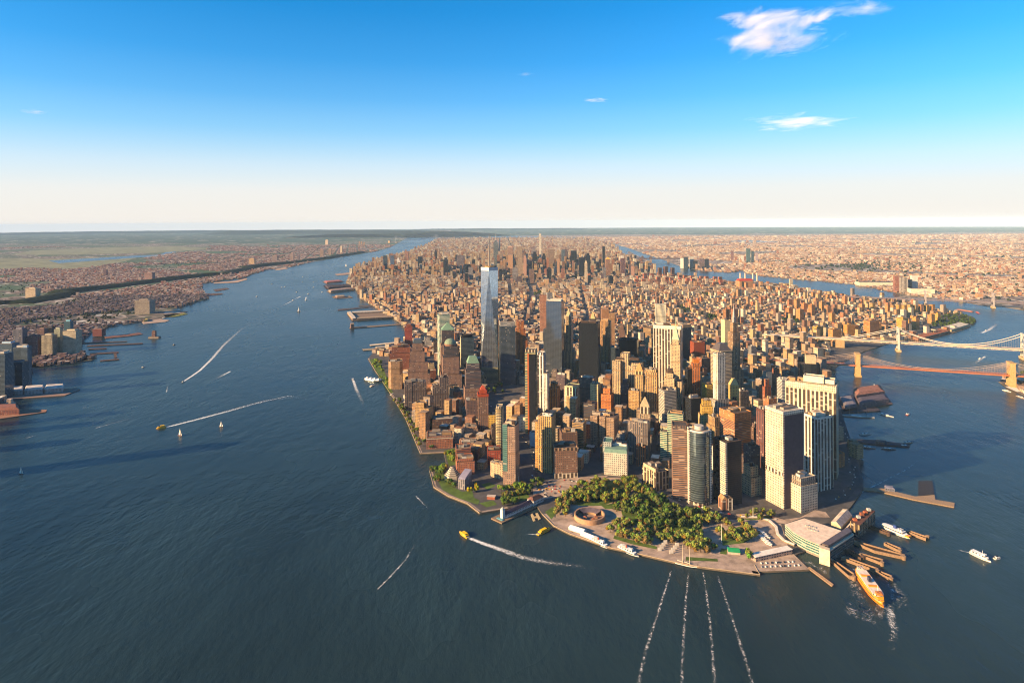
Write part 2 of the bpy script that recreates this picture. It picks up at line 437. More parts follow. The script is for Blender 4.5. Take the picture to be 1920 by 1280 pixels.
M['woods'] = plain('woods', 0.95, 0.1, nscale=0.02, lo=0.5, hi=1.5, bump=6.0)
ridge('hills', [(430, 441), (560, 438.5), (640, 440), (700, 443), (745, 446), (760, 445)], 190, 5000, 'woods', 'long wooded ridge ending in a cliff above the western river', 5)
ridge('hills', [(-300, 446), (0, 441), (200, 438), (420, 436.5), (640, 435)], 130, 6000, 'woods', 'low blue hills on the western horizon', 8)
ridge('hills', [(760, 432.5), (900, 431.5), (1100, 430.5)], 90, 5000, 'woods', 'faint low hills beyond the far end of the western river', 11)
cl = ridge('wooded_cliff', [(-120, 588), (0, 572), (120, 552), (240, 537), (340, 524), (400, 517), (460, 504), (540, 495), (620, 485), (690, 473)], 30, 200, 'woods', 'dark wooded bluff between the lower and upper western towns', 6, 120, 0.25)

# ------------------------------------------------------------------ buildings
cream, lime, tan, buff = (.52, .42, .29), (.47, .39, .29), (.40, .29, .19), (.44, .32, .18)
brick, redbrick, orange, brown, umber = (.30, .135, .085), (.36, .11, .06), (.46, .22, .085), (.17, .105, .078), (.10, .07, .058)
dark, navy, grey, pale, white, rosy, yellow, green = (.03, .03, .036), (.04, .05, .07), (.30, .29, .28), (.5, .48, .45), (.68, .65, .6), (.31, .215, .17), (.52, .38, .13), (.24, .33, .26)
concrete = (.36, .32, .28)
ROOFS = [(.25, .21, .18), (.34, .29, .24), (.16, .14, .13), (.42, .37, .31), (.2, .17, .16), (.3, .24, .19)]
FOOT = []                                    # footprints already taken: x, y, radius
BLD = []                                     # every building that stands in the world, for telling later ones apart
class T:
    """a building: an Empty at its base with its parts as children; footprint a x b metres, h high, plan given in fractions 0..1"""
    def __init__(s, name, label, xc, yb, yt, w, rot=0.0, r=1.0, cat='building', group=None, z=2.5, short=None, h=None):
        if 1000 < xc < 1292 and 690 < yb < 870 and -12 < rot < 0: rot -= 15
        gx, gy = at(xc, yb, z)
        az = math.atan2(gx, gy)
        th = R(rot)
        W = w * gy / F
        s.a = W / (abs(math.cos(th + az)) + r * abs(math.sin(th + az)) + 1e-6)
        s.b = s.a * r
        hd = 0.5 * (abs(s.b * math.cos(th + az)) + abs(s.a * math.sin(th + az)))
        s.x, s.y = gx + math.sin(az) * hd, gy + math.cos(az) * hd
        u, v = uv_of(xc, yt)
        s.h = h or max(6.0, H - v * gy / F - z)
        s.root = empty(name, (s.x, s.y, z), th)
        tag(s.root, label, cat, group)
        s.rad = 0.5 * math.hypot(s.a, s.b)
        FOOT.append((s.x, s.y, s.rad * 0.86))
        s.short, s.px = short, xc
        BLD.append(s)
    def q(s, x, y): return ((x - 0.5) * s.a, (y - 0.5) * s.b)
    def add(s, part, k='punch', tint=lime, x=(0, 1), y=(0, 1), z=(0, 1), rt=None, rim=None, parent=None, poly=None):
        P = [s.q(*p) for p in (poly or rect(x[0], x[1], y[0], y[1]))]
        z0, z1 = z[0] * s.h, z[1] * s.h
        mb = MB()
        rt = rt or rnd.choice(ROOFS)
        if rim is None: rim = s.a * (x[1] - x[0]) > 16
        if rim:
            cx, cy = sum(p[0] for p in P) / len(P), sum(p[1] for p in P) / len(P)
            m = max(math.hypot(p[0] - cx, p[1] - cy) for p in P)
            f = 1 - 1.3 / m
            I = [(cx + (p[0] - cx) * f, cy + (p[1] - cy) * f) for p in P]
            n = len(P)
            mb.loft(P, P, z0, z1, k, tint, top=False)
            lt = [min(c * 1.15, .8) for c in tint]
            for i in range(n):
                j = (i + 1) % n
                mb.face([(*P[i], z1), (*P[j], z1), (*I[j], z1), (*I[i], z1)], 'stone', lt)
                mb.face([(*I[j], z1 - 1.6), (*I[i], z1 - 1.6), (*I[i], z1), (*I[j], z1)], 'stone', lt)
            mb.face([(*p, z1 - 1.6) for p in I], 'roof', rt)
        else: mb.prism(P, z0, z1, k, tint, 'roof', rt)
        return mb.build(part, parent or s.root)
    def hip(s, part, k, tint, x=(0, 1), y=(0, 1), z=(1, 1.1), f=0.02, fy=None, parent=None, poly=None):
        P = [s.q(*p) for p in (poly or rect(x[0], x[1], y[0], y[1]))]
        cx, cy = sum(p[0] for p in P) / len(P), sum(p[1] for p in P) / len(P)
        fy = f if fy is None else fy
        mb = MB()
        mb.loft(P, [(cx + (p[0] - cx) * f, cy + (p[1] - cy) * fy) for p in P], z[0] * s.h, z[1] * s.h, k, tint)
        return mb.build(part, parent or s.root)
    def plant(s, n=2, x=(.15, .85), y=(.2, .8), z=1.0, tint=None, hh=(4, 8), tank=0):
        base = z * s.h - 1.6
        if s.y < 2300 and n: n += 1
        for i in range(n):
            cx, cy = rnd.uniform(x[0] + .1, x[1] - .1), rnd.uniform(y[0] + .1, y[1] - .1)
            if n > 1: cx = x[0] + (x[1] - x[0]) * (i + rnd.uniform(.3, .7)) / n
            dx, dy = rnd.uniform(.09, .16) * (x[1] - x[0]) * 1.6, rnd.uniform(.12, .24) * (y[1] - y[0])
            p0, p1 = s.q(cx - dx, cy - dy), s.q(cx + dx, cy + dy)
            mb = MB(); mb.box(p0[0], p1[0], p0[1], p1[1], base, base + rnd.uniform(*hh), 'plain', tint or rnd.choice([grey, concrete, tan, umber, pale]), 'roof', rnd.choice(ROOFS))
            mb.build('roof_plant', s.root)
        for i in range(tank):
            c = s.q(rnd.uniform(x[0], x[1]), rnd.uniform(y[0], y[1]))
            mb = MB(); g = ngon(c[0], c[1], 2.6, 2.6, 9)
            mb.prism(g, base, base + 6.5, 'wood', (.16, .1, .07)); mb.cone(ngon(c[0], c[1], 2.9, 2.9, 9), base + 6.5, base + 8.6, 'wood', (.13, .09, .07))
            mb.build('water_tank', s.root)
        return s
    def windows(s): return s

# --- the tall tapering tower
t = T('glass_skyscraper', 'tallest tapering silver glass tower with a long mast', 919, 718, 507, 32, -1, 1.0, short='the silver tapering tower', h=417)
A = 31.0
t.add('podium', 'curtain', (.55, .5, .32), x=(.5 - A / t.a, .5 + A / t.a), y=(.5 - A / t.b, .5 + A / t.b), z=(0, 57 / 417), rim=False)
lo = [(-A, -A), (A, -A), (A, A), (-A, A)]
hi = [(0, -A), (A, 0), (0, A), (-A, 0)]
mb = MB()
for i in range(4):
    j = (i + 1) % 4
    mb.face([(*lo[i], 57), (*lo[j], 57), (*hi[i], 405)], 'silver', (.4, .43, .47), [(0, 57), (62, 57), (31, 405)])
    mb.face([(*lo[j], 57), (*hi[j], 405), (*hi[i], 405)], 'silver', (.4, .43, .47), [(31, 57), (62, 405), (0, 405)])
mb.face([(*p, 405) for p in hi], 'roof', (.2, .18, .16))
mb.build('tower_shaft', t.root)
mb = MB(); mb.loft(hi, hi, 405, 417, 'metal', (.55, .55, .56), top=False); mb.build('parapet', t.root)
mb = MB(); mb.prism(ngon(0, 0, 17, 17, 24), 405.5, 421, 'metal', (.42, .3, .16)); rg = mb.build('mast_ring', t.root)
mb = MB(); mb.cone(ngon(0, 0, 3.6, 3.6, 8), 421, 541, 'metal', (.3, .27, .25), .15); mb.build('mast', t.root)

# --- towers by the western river, with their stone and glass in setbacks
t = T('office_tower', 'stepped stone office block by the river, like a ziggurat', 786, 735, 645, 38, 9, 1.0, short='the stepped ziggurat block')
t.add('podium', 'punch', rosy, z=(0, .38), x=(-.05, 1.05)); t.add('lower_tier', 'punch', rosy, x=(.0, .92), z=(.38, .62)); t.add('middle_tier', 'punch', rosy, x=(.05, .78), y=(.06, 1), z=(.62, .84)); t.add('upper_tier', 'punch', rosy, x=(.16, .7), y=(.2, .95), z=(.84, 1)); t.hip('roof', 'metal', (.12, .14, .15), x=(.2, .66), y=(.25, .9), z=(1, 1.07), f=.7)
t = T('office_tower', 'tall pale tower with a curved glass western face', 833, 705, 590, 22, 9, 1.25, short='the curved pale tower')
t.add('tower_shaft', 'glassband', (.6, .6, .5), poly=[(0, .12), (.06, 0), (1, 0), (1, 1), (.05, 1), (-.08, .75), (-.1, .4)], z=(0, 1), rt=(.5, .45, .36)); t.add('penthouse', 'plain', pale, x=(.25, .9), y=(.2, .8), z=(1, 1.03))
t = T('office_tower', 'stone and glass tower under a green copper pyramid roof', 840, 718, 619, 28, 9, 1.0, short='the green pyramid tower')
t.add('podium', 'punch', rosy, x=(-.1, 1.1), y=(-.1, 1.1), z=(0, .3)); t.add('middle_tier', 'punch', rosy, z=(.3, .72)); t.add('tower_shaft', 'curtain', rosy, x=(.06, .94), y=(.06, .94), z=(.72, 1)); t.hip('roof', 'copper', green, x=(.04, .96), y=(.04, .96), z=(1, 1.13), f=.03)
t = T('office_tower', 'stone and glass tower with a rounded copper dome', 845, 740, 650, 33, 9, 1.0, short='the copper domed tower')
t.add('podium', 'punch', rosy, x=(-.1, 1.15), y=(-.05, 1.05), z=(0, .42)); t.add('middle_tier', 'punch', rosy, z=(.42, .78)); t.add('tower_shaft', 'curtain', rosy, x=(.07, .93), y=(.07, .93), z=(.78, 1))
mb = MB(); mb.prism(ngon(0, 0, t.a * .36, t.a * .36, 20), t.h, t.h * 1.04, 'stone', rosy); mb.build('drum', t.root)
mb = MB(); mb.dome(0, 0, t.h * 1.04, t.a * .36, t.a * .3, 'copper', (.25, .3, .24), 20); mb.build('dome', t.root)
t = T('office_tower', 'stone tower with a cut-off green copper pyramid and dark front', 887, 778, 682, 32, 9, 1.0, short='the cut pyramid tower')
t.add('podium', 'punch', rosy, x=(-.06, 1.12), y=(-.05, 1.05), z=(0, .52)); t.add('middle_tier', 'band', (.2, .15, .14), x=(.02, .98), y=(.02, 1), z=(.52, .86)); t.add('tower_shaft', 'band', (.16, .13, .13), x=(.1, .9), y=(.1, .9), z=(.86, 1)); t.hip('roof', 'copper', green, x=(.12, .88), y=(.12, .88), z=(1, 1.12), f=.6)
t = T('apartment_tower', 'orange red brick tower beside the western riverfront piers', 766, 648, 613, 14, 9, 1.1, short='the lone orange brick tower')
t.add('tower_shaft', 'punch', redbrick); t.add('penthouse', 'plain', brick, x=(.2, .8), y=(.2, .8), z=(1, 1.12)); t.plant(1)
t = T('apartment_block', 'reddish brick apartment block behind the riverside park lawn', 750, 703, 652, 38, 9, .8, short='the reddish riverside block')
t.add('lower_tier', 'punch', brick, z=(0, .8)); t.add('upper_tier', 'punch', brick, x=(.1, 1), y=(.15, 1), z=(.8, 1)); t.plant(3, z=1)
t = T('apartment_tower', 'tan tower with chamfered corners beside the riverside lawn', 742, 729, 678, 27, 9, 1.0, short='the chamfered tan tower')
t.add('tower_shaft', 'punch', tan, poly=[(.2, 0), (.8, 0), (1, .2), (1, .8), (.8, 1), (.2, 1), (0, .8), (0, .2)]); t.add('entrance_wing', 'punch', tan, x=(.3, .95), y=(-.12, .1), z=(0, .55)); t.plant(1)
t = T('apartment_block', 'wide ribbed grey brown apartment slab above the esplanade', 779, 769, 716, 41, 12, .5, short='the ribbed riverside slab')
for i in range(3): t.add('wing', 'rib', (.24, .19, .165), x=(i / 3 + .004, (i + 1) / 3 - .004), y=(.02 * (i % 2), 1), z=(0, 1 - .03 * (i % 2)))
t.plant(3)
t = T('apartment_block', 'grey brown apartment tower in two heights with ribbed front', 826, 775, 723, 32, 12, .7, short='the two-step ribbed tower')
t.add('tall_wing', 'rib', (.24, .19, .165), x=(.42, 1), z=(0, 1.28)); t.add('low_wing', 'rib', (.24, .19, .165), x=(0, .417), z=(0, 1)); t.plant(1, x=(.45, .95), z=1.28); t.plant(1, x=(.05, .4))
t = T('apartment_tower', 'golden apartment tower with a round turret by the esplanade', 795, 808, 757, 33, -14, .7, short='the turreted golden tower')
t.add('lower_tier', 'punch', buff, z=(0, .82)); t.add('upper_tier', 'punch', buff, x=(.0, .62), y=(.1, 1), z=(.82, 1)); mb = MB(); mb.prism(ngon(t.a * .2, 0, 5, 5, 12), t.h * .82, t.h * 1.04, 'punch', tan); mb.dome(t.a * .2, 0, t.h * 1.04, 5, 4, 'copper', grey, 12, 3); mb.build('turret', t.root)
t = T('apartment_block', 'low red brick block with white cornice at the cove corner', 824, 841, 818, 50, 8, .8, short='the low cornered brick block')
t.add('body', 'punch', (.34, .18, .12), z=(0, .8)); t.add('cornice', 'stone', (.55, .48, .4), x=(-.01, 1.01), y=(-.01, 1.01), z=(.8, .86)); t.add('attic', 'punch', (.36, .22, .16), x=(.04, .96), y=(.04, .96), z=(.86, 1)); t.plant(4)
t = T('apartment_block', 'small red brick block wedged behind the esplanade trees', 797, 815, 804, 18, 8, .8)
t.add('body', 'punch', redbrick); t.plant(1)
t = T('apartment_block', 'dark terrace building behind the low cornered brick block', 835, 806, 786, 50, 8, .6)
t.add('body', 'punch', brown); t.add('terrace', 'plain', pale, x=(.1, .9), y=(.1, .5), z=(1, 1.12)); t.plant(2)
t = T('apartment_block', 'brown mid-rise with a fussy crown beside the dark fronted tower', 884, 796, 752, 23, 10, 1.0, short='the fussy brown mid-rise')
t.add('body', 'punch', (.22, .15, .13)); t.plant(3, tank=1)
t = T('apartment_tower', 'slim brown tower crowned by a red stepped roof', 906, 818, 744, 20, 6, 1.0, short='the red crowned tower')
t.add('tower_shaft', 'rib', (.3, .2, .15)); t.add('lower_crown', 'plain', redbrick, x=(-.03, 1.03), y=(-.03, 1.03), z=(1, 1.07)); t.add('middle_crown', 'plain', redbrick, x=(.12, .88), y=(.12, .88), z=(1.07, 1.16)); t.hip('roof', 'copper', (.4, .13, .08), x=(.2, .8), y=(.2, .8), z=(1.16, 1.26), f=.3)
t = T('apartment_tower', 'yellow striped mid-rise between two taller brown towers', 923, 818, 778, 13, 0, 1.2)
t.add('body', 'grid', yellow); t.plant(1)
t = T('apartment_tower', 'thin pale tower with a rounded end and open crown', 937, 850, 767, 16, -6, 1.8, short='the rounded pale tower')
t.add('tower_shaft', 'band', (.5, .42, .27), poly=[(0, .25), (.06, .1), (.2, .02), (.5, 0), (.8, .02), (.94, .1), (1, .25), (1, 1), (0, 1)]); t.add('crown', 'rib', (.5, .45, .35), poly=[(.08, .3), (.2, .12), (.5, .06), (.8, .12), (.92, .3), (.92, .9), (.08, .9)], z=(1, 1.05))
t = T('hotel_tower', 'tall hotel slab with a golden side and dark glass front', 959, 910, 797, 31, -16, 1.15, short='the golden sided hotel')
t.add('tower_shaft', 'punch', (.34, .25, .2), z=(0, .97)); t.add('glass_bay', 'glassband', (.2, .28, .24), x=(-.03, .35), y=(-.015, .4), z=(.22, 1.0)); t.add('penthouse', 'plain', (.5, .42, .34), x=(.1, .85), y=(.3, .9), z=(.97, 1.03)); t.plant(2, z=1)
t = T('apartment_block', 'low curved wing at the foot of the hotel', 934, 899, 872, 36, -30, .6, short='the low curved wing')
t.add('body', 'punch', (.5, .4, .29), poly=[(0, 1), (0, .35), (.12, .17), (.3, .06), (.55, 0), (.8, .0), (1, .05), (1, 1)], rt=(.5, .43, .34)); t.plant(4, hh=(2, 4))
t = T('apartment_block', 'terracotta apartment block with grey rooftop behind the curved wing', 926, 872, 845, 26, 5, 1.2)
t.add('body', 'punch', redbrick); t.plant(3)
for i, (x, yb, yt, ww, tn, lab) in enumerate([(882, 826, 802, 29, (.46, .33, .25), 'pinkish brick block, farthest of three stacked towards the museum'), (879, 850, 832, 36, (.48, .33, .25), 'pinkish brick block with busy roof, middle of three stacked towards the museum'), (872, 891, 862, 36, (.42, .22, .15), 'red brick block, nearest of three stacked towards the museum')]):
    t = T('apartment_block', lab, x, yb, yt, ww, 8, 1.1)
    t.add('body', 'punch', tn, z=(0, .84)); t.add('attic', 'punch', tn, x=(.06, .94), y=(.12, .92), z=(.84, 1)); t.plant(5, hh=(3, 6))
t = T('museum', 'six sided museum with a white stepped pyramid roof', 848, 905, 888, 28, 10, 1.0, cat='museum', short='the stepped museum', h=14)
for i in range(6):
    mb = MB(); q = 1 - i * .155
    mb.prism(ngon(0, 0, t.a * .56 * q, t.a * .56 * q, 6), (14 if i else 0) + (i - 1) * 3.4 * (i > 0), 14 + i * 3.4 * (i > 0), 'stone', (.55, .5, .44), 'roof', (.12, .11, .11)); mb.build('body' if i == 0 else 'roof_step', t.root)
t = T('museum', 'low museum wing with a smooth lilac sloping roof', 872, 918, 893, 26, -22, 2.2, cat='museum')
t.add('body', 'rib', (.34, .32, .33), z=(0, .75)); mb = MB()
for i in range(6):
    a0, a1 = i / 6, (i + 1) / 6
    z0, z1 = t.h * (.75 + .35 * a0 ** .7), t.h * (.75 + .35 * a1 ** .7)
    p, q = t.q(0, a0), t.q(1, a1)
    mb.face([(p[0], p[1], z0), (q[0], p[1], z0), (q[0], q[1], z1), (p[0], q[1], z1)], 'metal', (.34, .32, .37))
    mb.face([(p[0], q[1], t.h * .74), (p[0], p[1], t.h * .74), (p[0], p[1], z0), (p[0], q[1], z1)], 'metal', (.34, .32, .37))
    mb.face([(q[0], p[1], t.h * .74), (q[0], q[1], t.h * .74), (q[0], q[1], z1), (q[0], p[1], z0)], 'metal', (.34, .32, .37))
mb.build('roof', t.root)

# --- around the tall tower
t = T('office_tower', 'cream office block with a grid of small square windows', 876, 695, 633, 26, 9, .8, short='the cream grid block')
t.add('tower_shaft', 'grid', (.55, .5, .38)); t.add('penthouse', 'darkglass', dark, x=(.1, .9), y=(.2, .8), z=(1, 1.08))
t = T('glass_tower', 'dark glass slab standing beside the tapering tower', 951, 722, 598, 32, 7, 1.1, short='the dark glass neighbour', h=226)
t.add('tower_shaft', 'curtain', (.2, .22, .25), z=(0, .93)); t.add('crown', 'band', (.5, .48, .44), x=(.01, .99), y=(.01, .99), z=(.93, 1)); t.plant(2)
t = T('office_tower', 'orange brick tower with stepped setbacks behind dark glass', 978, 690, 603, 24, 5, 1.1, short='the orange stepped tower')
t.add('podium', 'rib', orange, z=(0, .6)); t.add('middle_tier', 'rib', orange, x=(.0, .82), y=(.1, .9), z=(.6, .82)); t.add('tower_shaft', 'rib', orange, x=(.12, .7), y=(.2, .8), z=(.82, 1)); t.plant(1, x=(.2, .6), z=1.0)
t = T('apartment_tower', 'tall terracotta tower left of the grey glass slab', 1019, 645, 553, 13, 0, 1.0); t.add('tower_shaft', 'punch', (.4, .24, .17)); t.plant(1)
t = T('apartment_tower', 'slim grey tower of jumbled floors like stacked drawers', 1031, 640, 549, 13, 10, 1.0, short='the stacked drawers tower')
for i in range(8): t.add('floor_stack', 'band', (.42, .42, .42), x=(rnd.uniform(-.12, .08), 1 + rnd.uniform(-.1, .14)), y=(rnd.uniform(-.1, .1), 1), z=(i / 8, (i + 1) / 8), rim=False)
t = T('glass_tower', 'smooth grey mirror glass slab, tallest in its block', 1042, 722, 583, 34, -4, .7, short='the grey mirror slab', h=297)
t.add('tower_shaft', 'mirror', (.2, .22, .25), z=(0, 1)); t.add('side_wing', 'mirror', (.2, .22, .25), x=(-.22, -.003), y=(.1, .95), z=(0, .66)); t.add('penthouse', 'plain', pale, x=(.05, .95), y=(.2, .9), z=(1, 1.02))
t = T('office_tower', 'cream gothic skyscraper with a slim shaft and pointed crown', 1067, 712, 610, 17, -2, 1.3, short='the cream gothic skyscraper')
t.add('podium', 'rib', cream, x=(-.35, 1.35), z=(0, .52)); t.add('tower_shaft', 'rib', cream, z=(0.52, 1)); t.add('upper_tier', 'rib', cream, x=(.14, .86), y=(.2, .8), z=(1, 1.16)); t.hip('roof', 'copper', (.45, .42, .3), x=(.16, .84), y=(.22, .78), z=(1.16, 1.3), f=.05)
t = T('glass_tower', 'massive black steel and glass slab', 1106, 728, 620, 41, -3, .72, short='the black slab', h=226)
t.add('tower_shaft', 'darkglass', (.018, .018, .022), z=(0, 1), rt=(.1, .09, .09)); t.plant(3, tint=umber)
t = T('office_tower', 'tan tower with a rounded corner shaft behind the black slab', 1136, 700, 603, 22, -3, .9, short='the rounded tan tower')
t.add('tower_shaft', 'rib', (.46, .31, .17), poly=[(.0, .1), (.08, 0), (.7, 0), (.85, .06), (.95, .18), (1, .35), (1, 1), (0, 1)]); t.add('penthouse', 'plain', tan, x=(.1, .8), y=(.2, .8), z=(1, 1.04))
t = T('office_tower', 'plain brown slab tower in two parts behind the rounded tan tower', 1140, 672, 579, 26, -3, .7, short='the plain brown slab')
t.add('tall_wing', 'plain', (.3, .2, .14), x=(0, .55), z=(0, 1)); t.add('low_wing', 'punch', (.38, .26, .16), x=(.553, 1), y=(-.05, .9), z=(0, .92))
t = T('office_tower', 'dark block topped with a cream pointed lantern', 1112, 660, 598, 14, -3, 1.0); t.add('tower_shaft', 'punch', umber); t.hip('roof', 'copper', (.5, .48, .3), x=(.2, .8), y=(.2, .8), z=(1, 1.22), f=.05)
t = T('office_tower', 'broad low dark brown block in deep shade', 1179, 705, 638, 38, -3, .7, short='the broad dark block'); t.add('body', 'darkglass', (.06, .045, .04), rt=(.07, .06, .055)); t.plant(2, tint=umber)
t = T('glass_tower', 'blue grey slab tower beside the broad dark block', 1153, 712, 652, 20, -3, .9); t.add('tower_shaft', 'curtain', navy); t.plant(1)
t = T('office_tower', 'pale slab with bold white vertical ribs', 1253, 757, 613, 54, -6, .45, short='the white ribbed slab', h=248)
t.add('tower_shaft', 'bigrib', (.64, .58, .5), z=(0, .955)); t.add('cornice', 'stone', (.7, .64, .54), x=(-.004, 1.004), y=(-.01, 1.01), z=(.955, 1), rt=(.4, .35, .29)); t.plant(2)
t = T('apartment_tower', 'rippled steel apartment tower with a crackled surface', 1239, 665, 571, 20, -8, .9, short='the rippled steel tower')
mb = MB(); q = random.Random(4); n = 28; P0 = None
prof = [(x, y) for x, y in [(i / 8, 0) for i in range(8)] + [(1, i / 6) for i in range(6)] + [(1 - i / 8, 1) for i in range(8)] + [(0, 1 - i / 6) for i in range(6)]]
def wob(z): return [t.q(.5 + (x - .5) * (1 + .05 * math.sin(9 * z + 7 * x + 5 * y)), .5 + (y - .5) * (1 + .07 * math.sin(11 * z + 9 * x))) for x, y in prof]
for i in range(n): mb.loft(wob(i / n), wob((i + 1) / n), t.h * i / n, t.h * (i + 1) / n, 'punch', (.52, .5, .42), top=i == n - 1, rk='roof')
mb.build('tower_shaft', t.root)
t = T('office_tower', 'slim stone tower with a pale green pointed roof', 1268, 785, 646, 20, -6, 1.1, short='the green spired tower')
t.add('podium', 'punch', cream, x=(-.2, 1.3), z=(0, .45)); t.add('tower_shaft', 'punch', cream, z=(.45, 1)); t.add('upper_tier', 'punch', cream, x=(.15, .85), y=(.15, .85), z=(1, 1.06)); t.hip('roof', 'copper', (.42, .5, .38), x=(.12, .88), y=(.12, .88), z=(1.06, 1.24), f=.06); mb = MB(); mb.cone(ngon(0, 0, 1.2, 1.2, 6), t.h * 1.23, t.h * 1.36, 'copper', (.4, .5, .38)); mb.build('spire', t.root)
t = T('glass_tower', 'dark blue slab with a tan top edge behind the ribbed slab', 1285, 692, 609, 22, 20, .7); t.add('tower_shaft', 'curtain', navy, z=(0, .93)); t.add('crown', 'plain', tan, z=(.93, 1))
t = T('office_tower', 'plain rust red block with a flat top', 1308, 700, 642, 27, 8, .8, short='the rust red block'); t.add('body', 'plain', (.26, .1, .06)); t.plant(1)
t = T('office_tower', 'bright slab tower with a sheer sunlit end wall', 1362, 735, 600, 18, 14, 1.0, short='the bright sheer tower'); t.add('tower_shaft', 'plain', (.6, .5, .34)); t.plant(2)
t = T('office_tower', 'stepped art deco tower narrowing to a needle', 1377, 765, 640, 22, 18, 1.0, short='the deco needle tower', h=235)
t.add('podium', 'rib', tan, x=(-.3, 1.3), y=(-.2, 1.2), z=(0, .5)); t.add('tower_shaft', 'rib', tan, z=(.5, 1)); t.add('upper_tier', 'rib', tan, x=(.18, .82), y=(.18, .82), z=(1, 1.12)); t.add('lantern', 'rib', pale, x=(.32, .68), y=(.32, .68), z=(1.12, 1.19)); t.hip('spire', 'metal', pale, x=(.4, .6), y=(.4, .6), z=(1.19, 1.36))
t = T('office_tower', 'banded tower under a dark hipped pyramid roof', 1353, 785, 660, 39, 16, 1.0, short='the dark hipped tower')
t.add('tower_shaft', 'band', (.52, .43, .32)); t.add('cornice', 'stone', lime, x=(-.03, 1.03), y=(-.03, 1.03), z=(1, 1.015)); t.hip('roof', 'metal', (.16, .14, .13), x=(.02, .98), y=(.02, .98), z=(1.015, 1.11), f=.4)
t = T('office_tower', 'sheer white stone tower in front of the dark hipped roof', 1349, 812, 664, 25, 18, .8, short='the sheer white tower')
t.add('podium', 'rib', (.5, .46, .4), x=(-.25, 1.35), y=(-.1, 1.1), z=(0, .42)); t.add('tower_shaft', 'rib', (.66, .62, .55), poly=[(.1, 0), (.9, 0), (1, .12), (1, .88), (.9, 1), (.1, 1), (0, .88), (0, .12)], z=(.42, 1)); t.plant(1)
t = T('office_tower', 'orange stone tower with stepped shoulders above a dark alley', 1305, 770, 674, 17, -4, 1.0); t.add('tower_shaft', 'rib', orange, z=(0, .92)); t.add('crown', 'plain', orange, x=(.15, .85), y=(.15, .85), z=(.92, 1))
t = T('office_tower', 'cream palace block of two wings around a taller tower', 1178, 782, 676, 58, -8, .6, short='the cream winged block')
t.add('rear_body', 'rib', cream, y=(.4, 1), z=(0, .93)); t.add('wing', 'rib', cream, x=(0, .3), y=(0, .397), z=(0, .97)); t.add('wing', 'rib', cream, x=(.56, 1), y=(0.05, .397), z=(0, .9)); t.add('central_tower', 'rib', cream, x=(.27, .55), y=(.25, .8), z=(0, 1.1)); t.plant(3, tank=1)
t = T('office_tower', 'tan temple topped tower with a stepped pyramid', 1200, 790, 703, 18, -6, 1.0, short='the stepped pyramid tower')
t.add('tower_shaft', 'rib', (.5, .38, .22)); t.add('colonnade', 'bigrib', (.55, .45, .3), x=(.06, .94), y=(.06, .94), z=(1, 1.08)); t.hip('roof', 'stone', (.48, .33, .19), x=(0.02, .98), y=(.02, .98), z=(1.08, 1.24), f=.12)
t = T('office_tower', 'smooth tan deco tower with finely fluted sides', 1223, 792, 698, 24, -7, .9, short='the fluted tan tower'); t.add('tower_shaft', 'rib', (.5, .36, .2)); t.add('crown', 'rib', (.52, .38, .22), x=(.07, .93), y=(.07, .93), z=(1, 1.05)); t.plant(1, z=1.05)
t = T('office_tower', 'cream wedding cake tower with a dark brown cap', 1258, 800, 712, 30, -6, 1.0, short='the wedding cake tower')
t.add('podium', 'punch', cream, x=(-.12, 1.12), z=(0, .62)); t.add('lower_tier', 'punch', cream, x=(.02, .92), y=(.05, .95), z=(.62, .85)); t.add('middle_tier', 'punch', cream, x=(.12, .8), y=(.12, .85), z=(.85, 1.02)); t.add('upper_tier', 'punch', cream, x=(.24, .7), y=(.22, .75), z=(1.02, 1.12)); t.add('crown', 'plain', umber, x=(.3, .64), y=(.28, .7), z=(1.12, 1.2)); t.add('side_wing', 'rib', cream, x=(.92, 1.3), y=(.3, 1), z=(.0, .95))

# --- middle of the point
t = T('apartment_tower', 'very tall narrow tower with a golden side and a red edge', 997, 815, 661, 24, -12, 1.1, short='the narrow golden tower')
t.add('tower_shaft', 'glassband', (.5, .4, .2), z=(0, 1)); t.add('front_panel', 'darkglass', dark, x=(.38, 1.003), y=(-.012, .3), z=(.02, .98), rim=False); t.add('edge_fin', 'plain', (.4, .16, .08), x=(.24, .378), y=(-.02, .1), z=(0, .99), rim=False); t.add('crown', 'bigrib', (.5, .45, .36), x=(.03, .97), y=(.05, .95), z=(1, 1.035))
t = T('hotel_tower', 'white hotel tower with strong vertical white ribs', 1016, 785, 666, 17, -8, 1.2, short='the white ribbed hotel')
t.add('tower_shaft', 'bigrib', (.7, .68, .64)); t.add('crown', 'bigrib', (.7, .68, .64), x=(.06, .94), y=(.06, .94), z=(1, 1.04)); t.add('low_wing', 'rib', (.66, .63, .58), x=(1.003, 1.6), y=(0, .8), z=(0, .72))
t = T('office_tower', 'orange deco tower with a stepped top behind the narrow tower', 1040, 782, 721, 21, -8, .9); t.add('tower_shaft', 'rib', (.52, .3, .12), z=(0, .9)); t.add('upper_tier', 'rib', (.52, .3, .12), x=(.15, .85), y=(.15, .85), z=(.9, 1)); t.plant(2)
t = T('office_tower', 'purple grey slab with twin white roof fans', 1053, 765, 703, 20, -6, .8); t.add('tower_shaft', 'punch', (.16, .12, .13)); t.plant(3, tint=pale)
t = T('office_tower', 'cream tower with tall arched ribs and rounded shoulders', 1075, 795, 724, 26, -9, 1.0, short='the arched cream tower')
t.add('tower_shaft', 'rib', (.56, .45, .27), z=(0, .72)); t.add('arcade', 'bigrib', (.68, .62, .5), x=(.02, .98), y=(.02, .98), z=(.72, .95)); t.add('cornice', 'copper', (.4, .42, .3), x=(.0, 1), y=(0, 1), z=(.95, 1)); t.add('side_wing', 'rib', (.62, .56, .46), x=(-.28, -.003), y=(.2, 1), z=(0, .97))
